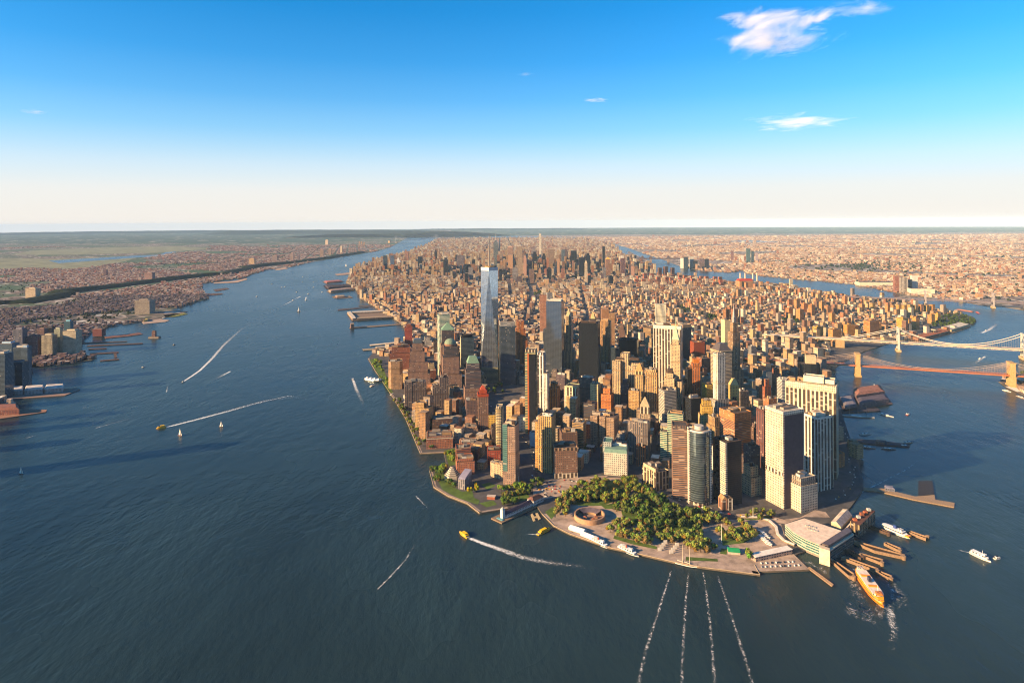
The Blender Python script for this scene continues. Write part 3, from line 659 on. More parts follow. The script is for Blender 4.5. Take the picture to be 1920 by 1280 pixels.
t = T('office_tower', 'dark ornate stone slab with a sunlit parapet', 1102, 772, 709, 32, -6, .6, short='the ornate dark slab'); t.add('body', 'punch', (.2, .16, .14)); t.plant(3, tint=pale)
t = T('office_tower', 'cream slab with even rows of windows and flat roof', 1117, 798, 720, 19, -10, 1.1); t.add('body', 'grid', (.58, .48, .3)); t.plant(2)
t = T('office_tower', 'orange brick tower of receding terraces', 1138, 800, 730, 27, -8, 1.0, short='the terraced orange tower'); t.add('podium', 'punch', cream, z=(0, .45)); t.add('middle_tier', 'punch', orange, x=(.03, .97), y=(.1, 1), z=(.45, .85)); t.add('upper_tier', 'punch', orange, x=(.15, .85), y=(.25, .95), z=(.85, 1)); t.plant(2, z=1)
t = T('office_tower', 'dark plum tower with a narrow stepped top', 1173, 785, 720, 17, -2, 1.0); t.add('tower_shaft', 'punch', (.12, .09, .1)); t.add('upper_tier', 'punch', (.12, .09, .1), x=(.2, .8), y=(.2, .8), z=(1, 1.12))
t = T('office_tower', 'plain tan block below the temple topped tower', 1190, 800, 733, 22, -4, .9); t.add('body', 'punch', (.46, .33, .18)); t.plant(2)
t = T('office_tower', 'grey modern block with white bands', 1252, 812, 733, 33, 18, .8, short='the grey banded block'); t.add('body', 'band', (.5, .46, .4)); t.plant(3)
t = T('office_tower', 'long curved dark stone office block facing the green', 1197, 862, 793, 44, -20, .7, short='the curved dark block')
t.add('body', 'rib', (.24, .2, .18), poly=[(0, .55), (.1, .34), (.25, .18), (.45, .07), (.7, 0), (1, 0), (1, 1), (0, 1)]); t.plant(4)
t = T('office_tower', 'stone tower with pyramid cap rising behind the curved dark block', 1210, 845, 763, 20, -14, 1.0, short='the pyramid capped tower'); t.add('tower_shaft', 'rib', lime, z=(0, .84)); t.add('colonnade', 'bigrib', (.6, .54, .44), x=(.06, .94), y=(.06, .94), z=(.84, 1)); t.hip('roof', 'stone', lime, x=(.04, .96), y=(.04, .96), z=(1, 1.2), f=.1)
t = T('office_tower', 'long brown office block with cornices and light courts', 1134, 842, 783, 54, -8, .8, short='the long brown block')
t.add('wing', 'punch', (.36, .27, .2), x=(0, .3)); t.add('wing', 'punch', (.36, .27, .2), x=(.36, .62), y=(.05, .95)); t.add('wing', 'punch', (.36, .27, .2), x=(.68, 1)); t.add('rear_body', 'punch', (.34, .26, .2), x=(.02, .98), y=(.55, .97), z=(0, .94)); t.plant(4)
t = T('office_block', 'white stone block with a green mansard roof near the park', 1156, 892, 843, 46, -14, .9, short='the green mansard block')
t.add('body', 'grid', (.56, .52, .46), z=(0, .86)); t.hip('roof', 'copper', (.24, .33, .29), z=(.86, 1), f=.94); t.add('rear_wing', 'grid', (.4, .42, .4), x=(-.08, .3), y=(.3, 1.05), z=(.0, 1.18), rt=(.2, .3, .26)); t.plant(3, z=1.01, tint=white)
t = T('office_block', 'brown grid block with an arched white base by the park', 1059, 897, 840, 48, 4, .8, short='the brown arched block')
t.add('base', 'bigrib', (.56, .49, .4), x=(-.01, 1.01), y=(-.01, 1.01), z=(0, .16)); t.add('body', 'grid', (.27, .175, .13), z=(.16, .9)); t.add('cornice', 'bigrib', (.4, .3, .22), x=(-.008, 1.008), y=(-.01, 1), z=(.9, 1)); t.plant(5, tint=umber)
t = T('office_tower', 'glowing yellow slab tower rising behind the brown arched block', 1026, 888, 782, 33, -24, .8, short='the yellow slab')
t.add('tower_shaft', 'rib', (.5, .36, .18)); t.add('penthouse', 'plain', pale, x=(.3, .9), y=(.1, .6), z=(1, 1.03)); t.add('low_wing', 'punch', (.48, .32, .15), x=(-.3, -.003), y=(.2, .95), z=(0, .87)); t.plant(2, tint=white)
t = T('office_block', 'dark roofed block tucked between the yellow slab and its neighbour', 1066, 858, 812, 34, 4, .9); t.add('body', 'punch', brown); t.plant(3)
t = T('office_block', 'low white roofed block with a terrace behind the plaza', 1085, 826, 790, 24, -6, 1.0); t.add('body', 'punch', (.4, .3, .24)); t.plant(2, tint=white)
t = T('garage', 'pale blue walled garage end beside the dark avenue', 1003, 838, 812, 20, -30, .9, cat='garage'); t.add('body', 'plain', (.36, .42, .46)); t.add('stair_tower', 'plain', (.4, .42, .44), x=(.6, .9), y=(.3, .7), z=(1, 1.14))
t = T('custom_house', 'low ornate stone building with a courtyard beside the park', 1229, 921, 880, 50, 26, 1.35, cat='public building', short='the ornate stone house')
t.add('front_wing', 'bigrib', (.55, .46, .33), y=(0, .28), z=(0, .85)); t.add('rear_wing', 'bigrib', (.55, .46, .33), y=(.72, 1), z=(0, .85)); t.add('side_wing', 'bigrib', (.55, .46, .33), x=(0, .3), y=(.283, .717), z=(0, .85)); t.add('side_wing', 'bigrib', (.55, .46, .33), x=(.7, 1), y=(.283, .717), z=(0, .85)); t.add('attic', 'plain', (.5, .42, .32), x=(.04, .26), y=(.06, .94), z=(.85, 1)); t.plant(2)

# --- the eastern group by the ferry terminals
t = T('glass_tower', 'green and cream striped glass slab in two heights', 1262, 868, 776, 42, -22, .5, short='the striped glass slab')
t.add('tall_wing', 'glassband', (.6, .58, .42), x=(.28, 1)); t.add('low_wing', 'glassband', (.6, .58, .42), x=(-.06, .277), y=(-.1, .95), z=(0, .62)); t.add('penthouse', 'plain', tan, x=(.4, .95), y=(.2, .8), z=(1, 1.03))
t = T('office_tower', 'brown banded tower with a black side next to curved glass', 1275, 936, 804, 30, -10, 1.0, short='the brown banded tower'); t.add('tower_shaft', 'band', (.36, .24, .175)); t.add('crown', 'rib', (.2, .14, .11), x=(.005, .995), y=(.005, .995), z=(1, 1.05)); t.plant(2)
t = T('glass_tower', 'curved teal mirror glass tower facing the park', 1312, 951, 808, 47, -3, .75, short='the curved teal tower')
arc = [(.04 + .92 * i / 16, .42 - .42 * math.sin(math.pi * i / 16) ** .8) for i in range(17)]
t.add('tower_shaft', 'teal', (.19, .21, .22), poly=arc + [(.96, 1), (.04, 1)], z=(0.04, .965), rim=False)
t.add('base', 'bigrib', (.5, .44, .38), poly=[(.5 + (x - .5) * .97, .5 + (y - .5) * .97) for x, y in arc] + [(.94, .97), (.06, .97)], z=(0, .04), rim=False)
t.add('roof_rim', 'stone', (.72, .66, .58), poly=[(.5 + (x - .5) * 1.02, .5 + (y - .5) * 1.02) for x, y in arc] + [(.97, 1.01), (.03, 1.01)], z=(.965, .985), rt=(.4, .35, .3))
for x0, x1 in ((-.03, .045), (.955, 1.03)): t.add('side_pier', 'grid', (.7, .64, .56), x=(x0, x1), y=(.36, .6), z=(0, .985), rim=False)
mb = MB(); mb.prism(ngon(0, t.b * .1, t.a * .22, t.a * .22, 20), t.h * .98, t.h * 1.03, 'plain', pale); mb.build('penthouse', t.root); t.plant(2, x=(.2, .8), y=(.35, .9), tint=tan)
t = T('office_tower', 'dark corner tower with one face of white horizontal stripes', 1364, 950, 830, 52, 20, 1.0, short='the white striped corner tower')
t.add('tower_shaft', 'darkglass', (.075, .05, .055)); t.add('striped_face', 'band', (.66, .6, .5), x=(-.012, .1), y=(-.012, .42), z=(.02, .995), rim=False); t.add('penthouse', 'plain', pale, x=(.35, .62), y=(.2, .5), z=(1, 1.04)); t.plant(2, tint=umber)
t = T('office_tower', 'dim brown tower shaded behind the white striped corner tower', 1410, 915, 838, 30, 20, 1.0); t.add('tower_shaft', 'punchw', (.14, .1, .1)); t.plant(2, tint=umber)
t = T('office_tower', 'orange brown office block flaring at a banded top', 1379, 866, 775, 56, 22, 1.05, short='the flaring orange block')
t.add('tower_shaft', 'band', (.42, .23, .11), z=(0, .84)); t.add('crown', 'grid', (.45, .25, .12), x=(-.02, 1.02), y=(-.02, 1.02), z=(.84, 1)); t.plant(4, tint=tan)
t = T('office_tower', 'slim red brown block with a cream rimmed roof', 1434, 880, 769, 30, 22, .9); t.add('tower_shaft', 'rib', (.22, .11, .09)); t.plant(3)
t = T('office_tower', 'golden stepped stone tower lit above shaded lanes', 1325, 822, 752, 23, -6, .9, short='the golden stepped tower'); t.add('podium', 'punch', (.58, .46, .28), x=(-.2, 1.3), y=(-.1, 1), z=(0, .62)); t.add('lower_tier', 'punch', yellow, z=(.62, .85)); t.add('upper_tier', 'punch', yellow, x=(.1, .9), y=(.2, .9), z=(.85, 1)); t.plant(2)
t = T('office_tower', 'dark windowless looking block beside the grey banded block', 1301, 812, 748, 32, 20, .8); t.add('tower_shaft', 'darkglass', (.05, .05, .06)); t.plant(3, tint=pale)
t = T('office_tower', 'yellow tower pierced by a tall dark arch', 1376, 802, 722, 19, -10, .8, short='the arched yellow tower'); t.add('tower_shaft', 'punch', (.6, .46, .22)); t.hip('roof', 'plain', (.56, .46, .28), z=(1, 1.14), f=.35); t.add('arch_window', 'darkglass', dark, poly=[(.3, -.01), (.7, -.01), (.7, .1), (.3, .1)], z=(.2, .72), rim=False)
t = T('office_tower', 'slender spired tower with cream sides near the white stone tower', 1314, 765, 712, 10, -4, 1.0); t.add('tower_shaft', 'punch', cream); t.hip('spire', 'copper', cream, z=(1, 1.3), f=.06)
t = T('office_tower', 'ochre block with dappled sunlight under the white stone tower', 1328, 790, 722, 23, 16, 1.0); t.add('tower_shaft', 'punch', (.58, .43, .14)); t.plant(3)
t = T('office_tower', 'narrow dark slab between the gothic fronts of the inner lanes', 1293, 770, 692, 17, 16, .8); t.add('tower_shaft', 'darkglass', dark); t.plant(1)
t = T('office_tower', 'rust orange terraced tower beside the great striped slab', 1434, 800, 712, 27, 20, .9, short='the rust terraced tower'); t.add('podium', 'punch', (.4, .17, .09), z=(0, .55)); t.add('middle_tier', 'rib', (.45, .19, .09), x=(.1, .9), y=(.0, .85), z=(.55, .85)); t.add('upper_tier', 'rib', (.45, .19, .09), x=(.28, .72), y=(.05, .6), z=(.85, 1)); t.plant(1, z=1)
t = T('apartment_tower', 'reddish tower behind the great striped slab', 1455, 760, 692, 13, 20, 1.0); t.add('tower_shaft', 'punch', (.34, .17, .11)); t.plant(1)
t = T('office_tower', 'white banded office block behind the great striped slab', 1470, 808, 712, 24, 10, 1.0); t.add('tower_shaft', 'band', pale); t.plant(2, tint=pale)
t = T('glass_tower', 'dark curved glass block near the nearer bridge ramp', 1518, 728, 684, 40, -12, .7, short='the dark curved glass block'); t.add('body', 'darkglass', (.03, .032, .036), poly=[(0, .3), (.2, .1), (.5, 0), (.8, .1), (1, .3), (1, 1), (0, 1)]); t.add('penthouse', 'plain', (.5, .44, .34), x=(.3, .8), y=(.3, .7), z=(1, 1.35))
t = T('office_tower', 'great wide slab with white vertical stripes by the eastern river', 1523, 893, 716, 92, -33, .42, short='the great striped slab', h=209)
t.add('tower_shaft', 'bigrib', (.66, .58, .45), z=(0, .93)); t.add('cornice', 'grid', (.68, .6, .47), x=(-.003, 1.003), y=(-.006, 1.006), z=(.93, 1), rt=(.46, .4, .32)); t.add('penthouse', 'plain', (.62, .57, .48), x=(.35, .75), y=(.25, .75), z=(1, 1.07)); t.add('penthouse', 'plain', (.66, .6, .5), x=(.55, .95), y=(.35, .9), z=(1, 1.045)); t.plant(3, x=(.03, .3), tint=tan)
t = T('office_tower', 'white office tower with punched windows beside the ferry terminal', 1472, 955, 772, 69, 22, .88, short='the white punched tower', h=196)
t.add('tower_shaft', 'grid', (.58, .51, .42), z=(0, .965)); t.add('crown', 'punchw', (.7, .64, .55), x=(-.004, 1.004), y=(-.004, 1.004), z=(.965, 1), rt=(.5, .45, .39)); t.add('shaded_face', 'plain', (.12, .1, .12), x=(.06, .94), y=(-.008, .02), z=(.0, .955), rim=False); t.add('window_belt', 'bigrib', (.62, .57, .5), x=(-.006, .5), y=(.03, .97), z=(.33, .375), rim=False); t.plant(3, tint=concrete)  # dark panel paints the shade of the face turned from the sun
t = T('office_block', 'lower white annex joined to the white punched tower', 1503, 962, 898, 56, 22, .9)
t.add('body', 'grid', (.58, .51, .42), z=(0, .78)); t.add('louvre_storey', 'rib', (.4, .35, .3), x=(.05, .95), y=(.05, .95), z=(.78, 1), rt=(.46, .41, .36)); t.plant(2, tint=pale)
t = T('office_tower', 'white ribbed tower with a notched corner and round roof', 1535, 922, 783, 56, 22, .85, short='the notched ribbed tower')
t.add('tower_shaft', 'bigrib', (.66, .62, .56), poly=[(0, 0), (.86, 0), (.86, .1), (1, .1), (1, 1), (.1, 1), (0, .9)], z=(0, .97)); t.add('crown', 'plain', (.64, .6, .54), x=(.004, .85), y=(.01, .98), z=(.97, 1)); mb = MB(); mb.prism(ngon(0, 0, t.a * .3, t.a * .3, 24), t.h * .97, t.h * 1.03, 'plain', (.62, .56, .48)); mb.build('penthouse', t.root); t.plant(2, tint=tan)
t = T('church', 'small red and cream church house wedged before the curved tower', 1360, 958, 938, 26, 10, .8, cat='church'); t.add('body', 'bigrib', (.45, .28, .2), x=(0, .55)); t.add('portico', 'bigrib', (.62, .56, .48), x=(.55, 1), y=(-.05, .8), z=(0, 1.1)); t.hip('roof', 'roof', tan, x=(0, .55), z=(1, 1.3), f=.1, fy=.9)

# ------------------------------------------------------------------ more office blocks between the landmarks of the point
def poly_px(*p): return [at(*q) for q in p]
DOWN = poly_px((700, 745), (742, 750), (800, 848), (846, 870), (900, 890), (960, 912), (1000, 895), (1090, 895), (1200, 890), (1260, 935), (1400, 948), (1440, 950), (1560, 925), (1590, 880), (1572, 790), (1545, 725), (1490, 690), (1400, 655), (1300, 640), (1150, 640), (900, 640), (780, 640), (765, 660))
AVENUE = poly_px((972, 915), (1014, 915), (1010, 850), (985, 812), (930, 770), (900, 745), (870, 725), (820, 690), (780, 655), (765, 640), (752, 640), (775, 668), (830, 720), (875, 760), (915, 800), (965, 860))
PLAZA = poly_px((903, 722), (1000, 722), (985, 775), (915, 792))
EASTROAD = poly_px((1540, 960), (1600, 948), (1620, 915), (1618, 900), (1590, 820), (1566, 735), (1548, 735), (1570, 800), (1575, 890), (1540, 935))
GREEN = poly_px((1085, 900), (1118, 905), (1132, 850), (1104, 850))
PARK = poly_px((800, 872), (835, 880), (905, 915), (1000, 905), (1190, 895), (1245, 925), (1300, 955), (1420, 965), (1560, 960), (1620, 1000), (1600, 1100), (800, 1100))
SHORTS = [b for b in BLD if b.short]
USED = set()
def relation(x, y, b):
    dx, dy = x - b.x, y - b.y
    if abs(dx) > abs(dy) * .8: return 'just right of' if dx > 0 else 'just left of'
    return 'behind' if dy > 0 else 'in front of'
def unique_label(colour, size, kind, roof, x, y, pool):
    near = sorted(pool, key=lambda b: math.hypot(x - b.x, y - b.y))[:7]
    tries = [f'{colour} {size} {kind} {relation(x, y, near[0])} {near[0].short}', f'{colour} {size} {kind} with {roof} {relation(x, y, near[0])} {near[0].short}']
    for i in range(7):
        for j in range(i + 1, 7): tries.append(f'{colour} {size} {kind} between {near[i].short} and {near[j].short}')
    for b in near[1:]: tries.append(f'{colour} {size} {kind} with {roof} {relation(x, y, b)} {b.short}')
    for l in tries:
        if l not in USED and len(l.split()) <= 16:
            USED.add(l)
            return l
    return None
PAL = [('cream', cream), ('tan', tan), ('buff', buff), ('stone grey', grey), ('brown', brown), ('brick red', brick), ('pale stone', lime), ('dark brown', umber), ('orange brick', (.4, .21, .1)), ('off white', pale), ('golden', (.5, .37, .17)), ('grey brown', (.22, .18, .16))]
def free(x, y, r): return all((x - a) ** 2 + (y - b) ** 2 > (r + c) ** 2 for a, b, c in FOOT)
q = random.Random(21)
count = tries = 0
xs, ys = [p[0] for p in DOWN], [p[1] for p in DOWN]
ESPL0 = poly_px((690, 673), (704, 697), (736, 745), (760, 785), (788, 852), (832, 850), (836, 876), (900, 890), (862, 870), (858, 838), (800, 838), (778, 800), (752, 755), (728, 705), (712, 672))
ex = [AVENUE, PLAZA, EASTROAD, GREEN, ESPL0]
while count < 150 and tries < 9000:
    tries += 1
    x, y = q.uniform(min(xs), max(xs)), q.uniform(min(ys), max(ys))
    if not inside(DOWN, x, y) or any(inside(e, x, y) for e in ex): continue
    if count < 62 and not inside(poly_px((1000, 900), (1560, 930), (1560, 720), (1000, 690)), x, y): continue
    wd = q.uniform(20, 36)
    if not free(x, y, wd * .52): continue
    px = pix(x, y, 0)[0]
    tall = q.random()
    hh = q.uniform(30, 58) if tall < .7 else q.uniform(60, 95)
    if px < 1000: hh = q.uniform(25, 60)
    if y < 1620: hh = min(hh, 60)
    cn, ct = q.choice(PAL)
    rot = 10 if px < 960 else (-22 if px < 1280 else 20)
    kind = q.choice(('office block', 'office block', 'apartment block')) if hh < 75 else 'office tower'
    tank, setb = q.random() < .35, q.random() < .35
    roof = 'water tank' if tank else ('stepped top' if setb else 'plain flat roof')
    lab = unique_label(cn, 'low' if hh < 40 else 'mid-rise' if hh < 75 else 'tall', kind, roof, x, y, SHORTS)
    if not lab: continue
    az = math.atan2(x, y); hd = wd / 2
    t = T.__new__(T)
    t.a, t.b, t.h, t.x, t.y, t.rad, t.short = wd, wd * q.uniform(.75, 1.3), hh, x, y, wd * .6, None
    t.root = tag(empty(kind.replace(' ', '_'), (x, y, 2.5), R(rot + q.uniform(-3, 3))), lab, 'building')
    FOOT.append((x, y, wd * .55)); BLD.append(t)
    st = q.choice(('punch', 'punch', 'rib', 'grid', 'punchw', 'band'))
    if setb:
        zz = q.uniform(.6, .8)
        t.add('lower_tier', st, ct, z=(0, zz)); t.add('upper_tier', st, ct, x=(q.uniform(.05, .2), q.uniform(.75, .95)), y=(.15, .9), z=(zz, 1))
        if hh > 75: t.add('crown', st, ct, x=(.3, .7), y=(.3, .7), z=(1, 1.1))
    else: t.add('body', st, ct)
    t.plant(q.choice((1, 2, 3)), tank=int(tank), x=(.25, .72), y=(.25, .75))
    count += 1
print('filler', count)

# ------------------------------------------------------------------ midtown towers, far behind
FARPOOL = []
def fart(name, lab, x, yb, yt, w, k, tint, short=None, top=None, r=.8, rot=-1):
    t = T(name, lab, x, yb, yt, w, rot, r, short=short)
    t.add('tower_shaft', k, tint, rim=False)
    if top: t.hip('crown', *top)
    if short: FARPOOL.append(t)
    return t
fart('office_tower', 'purple grey slab tower, broadest of the far midtown slabs', 864, 514, 479, 15, 'rib', (.2, .17, .19), 'the broad purple slab')
t = fart('office_tower', 'tall stepped stone skyscraper with a mast in far midtown', 975, 517, 462, 9, 'rib', (.42, .34, .26), 'the stepped midtown skyscraper'); t.add('podium', 'rib', (.42, .34, .26), x=(-.5, 1.5), y=(-.3, 1.3), z=(0, .35), rim=False); t.hip('crown', 'metal', (.4, .36, .32), x=(.2, .8), y=(.2, .8), z=(1, 1.07), f=.5); t.hip('mast', 'metal', grey, x=(.42, .58), y=(.42, .58), z=(1.07, 1.25), f=.2)
fart('apartment_tower', 'pencil thin white tower, the highest of far midtown', 1013, 500, 438, 4, 'grid', (.62, .58, .5), 'the pencil thin tower', r=1)
fart('office_tower', 'pinkish slab tower with a rounded head in far midtown', 957, 508, 464, 10, 'rib', (.42, .3, .24), 'the pinkish rounded slab', ('plain', (.42, .3, .24), (0, 1), (0, 1), (1, 1.06), .6))
t = fart('glass_tower', 'faceted glass tower leaning to a spire in far midtown', 930, 505, 457, 9, 'curtain', (.4, .42, .4), 'the faceted spire tower', ('curtain', (.4, .42, .4), (0, 1), (0, 1), (1, 1.14), .25)); t.hip('spire', 'metal', pale, x=(.42, .58), y=(.42, .58), z=(1.1, 1.4), f=.1)
fart('glass_tower', 'thin black slab tower near the eastern river in far midtown', 1132, 508, 462, 5, 'darkglass', dark, 'the thin black slab', r=1)
t = fart('office_tower', 'slender cream clock tower with a pointed roof', 1099, 538, 494, 5, 'punch', (.55, .48, .38), 'the slender clock tower', ('stone', (.55, .48, .38), (0, 1), (0, 1), (1, 1.13), .2), r=1)
fart('office_tower', 'brown tower under a golden pyramid in far midtown', 1140, 520, 486, 10, 'rib', (.36, .22, .14), 'the golden pyramid tower', ('copper', (.5, .38, .15), (0, 1), (0, 1), (1, 1.12), .05))
fart('office_tower', 'red brown slab with a pale top by the eastern river', 1168, 520, 484, 9, 'rib', (.2, .1, .1), 'the red brown slab', ('plain', pale, (.1, .7), (.1, .9), (1, 1.12), .95))
fart('office_tower', 'wide tan slab closing the far midtown avenue', 1033, 508, 467, 13, 'rib', (.36, .27, .2), 'the wide tan slab')
fart('glass_tower', 'blue grey glass tower behind the wide tan slab', 1056, 508, 468, 7, 'curtain', (.3, .36, .42))
fart('glass_tower', 'dark stepped tower in the middle of far midtown', 1076, 510, 470, 11, 'darkglass', dark, 'the dark stepped tower')
fart('glass_tower', 'dark chamfered tower right of the dark stepped tower', 1091, 520, 483, 12, 'darkglass', (.035, .035, .045))
fart('glass_tower', 'dark blue glass tower by the western waterfront', 723, 512, 479, 8, 'curtain', (.05, .08, .1), 'the dark waterfront tower')
fart('glass_tower', 'pale blue mirror tower by the western waterfront', 736, 515, 479, 8, 'mirror', (.3, .34, .42), 'the pale blue mirror tower')
t = fart('apartment_tower', 'white sloping pyramid building by the western waterfront', 747, 500, 494, 14, 'band', white, 'the white sloping pyramid', ('band', white, (0, 1), (0, 1), (1, 2.8), .12))
fart('glass_tower', 'navy slab tower behind the western waterfront', 788, 508, 481, 9, 'darkglass', navy, 'the navy slab')
fart('apartment_tower', 'tan tower beside the dark waterfront tower', 704, 513, 489, 6, 'punch', tan)
fart('apartment_tower', 'orange tan tower beside the white sloping pyramid', 763, 497, 471, 8, 'rib', (.4, .24, .17))
q = random.Random(5)
MIDPAL = [('dark', (.05, .05, .06)), ('navy', navy), ('plum', (.16, .11, .12)), ('tan', (.4, .28, .2)), ('pinkish', (.42, .29, .23)), ('brown', (.26, .17, .13)), ('dark', (.05, .05, .06)), ('cream', (.52, .43, .33)), ('grey', (.28, .26, .26)), ('rust', (.36, .18, .11)), ('navy', navy)]
n = 0
while n < 96:
    x = min(max(q.gauss(995, 95), 765), 1185)
    yb = q.uniform(492, 536)
    if yb > 518 and (x < 800): continue
    ht = q.choice((70, 90, 110, 130, 150, 180, 210)) * q.uniform(.85, 1.1) * (0.62 if yb > 520 else 1)
    gx, gy = at(x, yb)
    if not free(gx, gy, 34): continue
    yt = pix(gx, gy, ht)[1]
    if yt < 456: continue
    cn, ct = q.choice(MIDPAL)
    k = 'darkglass' if cn in ('dark', 'navy') else q.choice(('rib', 'punch', 'plain', 'rib'))
    roof = q.choice(('stepped head', 'flat roof'))
    lab = unique_label(cn, 'small' if ht < 85 else 'tall' if ht > 140 else 'middling', 'tower', roof, gx, gy, FARPOOL)
    if not lab: continue
    t = T('office_tower' if k != 'darkglass' else 'glass_tower', lab, x, yb, yt, q.uniform(4.6, 10.5), -1, q.uniform(.6, 1.2))
    t.add('tower_shaft', k, ct, rim=False)
    if roof[0] == 's': t.add('upper_tier', k, ct, x=(.2, .8), y=(.2, .8), z=(1, 1.12), rim=False)
    n += 1

# ------------------------------------------------------------------ brick housing towers of the eastern bank
def housing(name, lab, grp, pts, tint, k='punch', r=1.0, rot=18):
    for i, (x, yb, yt, w) in enumerate(pts):
        t = T(name, lab, x, yb, yt, w, rot + q.uniform(-4, 4), r, group=grp)
        c = [v * q.uniform(.88, 1.12) for v in tint]
        t.add('tower_shaft', k, c, rim=False)
        if w > 9: t.add('penthouse', 'plain', c, x=(.35, .65), y=(.3, .7), z=(1, 1.08), rim=False)
housing('apartment_tower', 'tan brick housing tower in the row before the third bridge', 'tan housing row before the third bridge', [(1664 + 10.5 * i, 590 - abs(i - 4) * .5, 571 + (i % 2), 8.5) for i in range(9)], (.46, .27, .12))
housing('apartment_tower', 'orange brick tower in the larger riverside cluster behind the white steel bridge', 'large towers behind the white steel bridge', [(1692, 621, 597, 19), (1717, 618, 596, 12), (1746, 607, 590, 12), (1758, 604, 588, 11), (1712, 603, 592, 9), (1704, 612, 600, 8)], (.5, .3, .11))
housing('apartment_block', 'ochre slab block near the western foot of the white steel bridge', 'ochre slabs near the white steel bridge', [(1534, 632, 613, 19), (1565, 643, 618, 22), (1592, 632, 609, 19), (1604, 628, 610, 9), (1634, 634, 602, 26), (1650, 622, 606, 16), (1574, 622, 606, 13)], (.48, .29, .1), r=.6)
housing('apartment_tower', 'tan brick tower in the crowded cluster of the eastern bank', 'crowded tan towers of the eastern bank', [(1494, 583, 562, 11), (1508, 590, 569, 11), (1522, 596, 572, 12), (1500, 601, 580, 14), (1530, 580, 560, 11), (1541, 588, 566, 10), (1552, 594, 574, 12), (1480, 598, 578, 13), (1566, 588, 572, 10), (1584, 574, 556, 10), (1616, 586, 570, 10), (1636, 584, 568, 9), (1560, 606, 587, 12)], (.45, .27, .13))
housing('apartment_tower', 'small orange housing tower along the eastern river edge', 'small orange towers along the eastern river', [(1400 + 15.5 * i + q.uniform(-4, 4), 540 + 2.35 * i + q.uniform(-2, 4), 530 + 2.2 * i, 7) for i in range(18)], (.44, .24, .12))
housing('apartment_block', 'red brick slab in the dense uniform estate left of the power plant', 'uniform red brick estate', [(1196 + 13 * (i % 13) + q.uniform(-3, 3), 519 + 5.5 * (i // 13) + (i % 13) * .6, 512 + 5.5 * (i // 13) + (i % 13) * .6, 8) for i in range(39)], (.42, .17, .09), r=.5)
housing('apartment_tower', 'dark round cornered brown tower standing over the eastern river', 'three brown towers over the river', [(1237, 519, 502, 8), (1248, 519, 500, 9), (1261, 519, 502, 8)], (.14, .075, .05))
housing('apartment_tower', 'brown tower with dark side in the twin pair behind the bright sheer tower', 'twin brown towers', [(1362, 610, 580, 12), (1377, 612, 580, 12)], (.34, .16, .09))
t = T('power_plant', 'red roofed power plant with four tall pale chimneys by the river', 1396, 542, 527, 31, 6, .5, cat='power plant')
t.add('body', 'punch', (.45, .28, .16), rim=False); t.add('annex', 'plain', (.46, .3, .18), x=(-.05, .12), y=(-.3, .0), z=(0, 1), rim=False); t.hip('roof', 'plain', (.4, .08, .05), z=(1, 1.25), f=.9, fy=.2)
for fx in (.2, .55, 1.1, 1.4):
    p = t.q(fx, .5); mb = MB(); mb.cone(ngon(p[0], p[1], 8, 8, 8), 0, t.h * 1.95, 'stone', (.6, .5, .42), .75); mb.build('chimney', t.root)
# towers across the eastern river
for i, (x, yb, yt, w, k, tn, lab) in enumerate([(1279, 503, 484, 6, 'plain', white, 'white apartment tower, first of the far riverside cluster'), (1286, 504, 482, 9, 'curtain', navy, 'dark glass tower beside the first white riverside tower'), (1297, 503, 481, 8, 'punch', pale, 'pale tower with a dark flank in the far riverside cluster'), (1304, 504, 489, 8, 'darkglass', navy, 'short navy tower in front of the far riverside cluster'),
    (1316, 504, 485, 9, 'rib', (.22, .16, .17), 'plum grey tower in the far riverside cluster'), (1325, 505, 486, 8, 'darkglass', (.06, .06, .09), 'dark stepped tower ending the far riverside cluster'), (1373, 489, 470, 5, 'rib', (.3, .18, .17), 'lone slim brown tower inland across the eastern river'), (1403, 493, 466, 8, 'curtain', (.2, .34, .33), 'tall green glass tower alone across the eastern river'), (1411, 492, 471, 5, 'curtain', (.1, .2, .24), 'darker glass tower attached beside the tall green tower'),
    (1392, 492, 479, 5, 'plain', pale, 'small pale tower just left of the tall green tower'), (1419, 489, 474, 5, 'punch', (.4, .34, .36), 'lilac grey tower just right of the tall green tower'), (1346, 482, 476, 7, 'punch', tan, 'little tan block inland of the far riverside cluster'),
    (1681, 548, 517, 11, 'rib', (.38, .19, .13), 'brick red apartment tower across the river near the third bridge'), (1694, 550, 520, 14, 'bigrib', (.5, .46, .42), 'ribbed grey white tower across the river near the third bridge'), (1706, 546, 524, 8, 'curtain', navy, 'dark glass tower behind the ribbed grey white tower'), (1714, 545, 517, 12, 'grid', (.7, .66, .6), 'white tower standing inland of the ribbed grey white tower'),
    (1727, 553, 542, 44, 'plain', (.64, .58, .48), 'long white warehouse on the far bank beside the third bridge'), (1640, 537, 530, 66, 'plain', (.6, .52, .43), 'very long low pale warehouse on the far bank'), (1836, 560, 551, 12, 'plain', (.42, .28, .18), 'tan factory block on the far bank above the third bridge'), (1829, 492, 488, 3, 'plain', white, 'first of two white storage towers far inland'), (1837, 492, 488, 3, 'plain', white, 'second of two white storage towers far inland')]):
    t = T('apartment_tower' if yb - yt > 12 else 'warehouse', lab, x, yb, yt, w, -10, .4 if w > 30 else .8, z=2.0)
    t.add('body', k, tn, rim=False); t.plant(1, z=1.0)
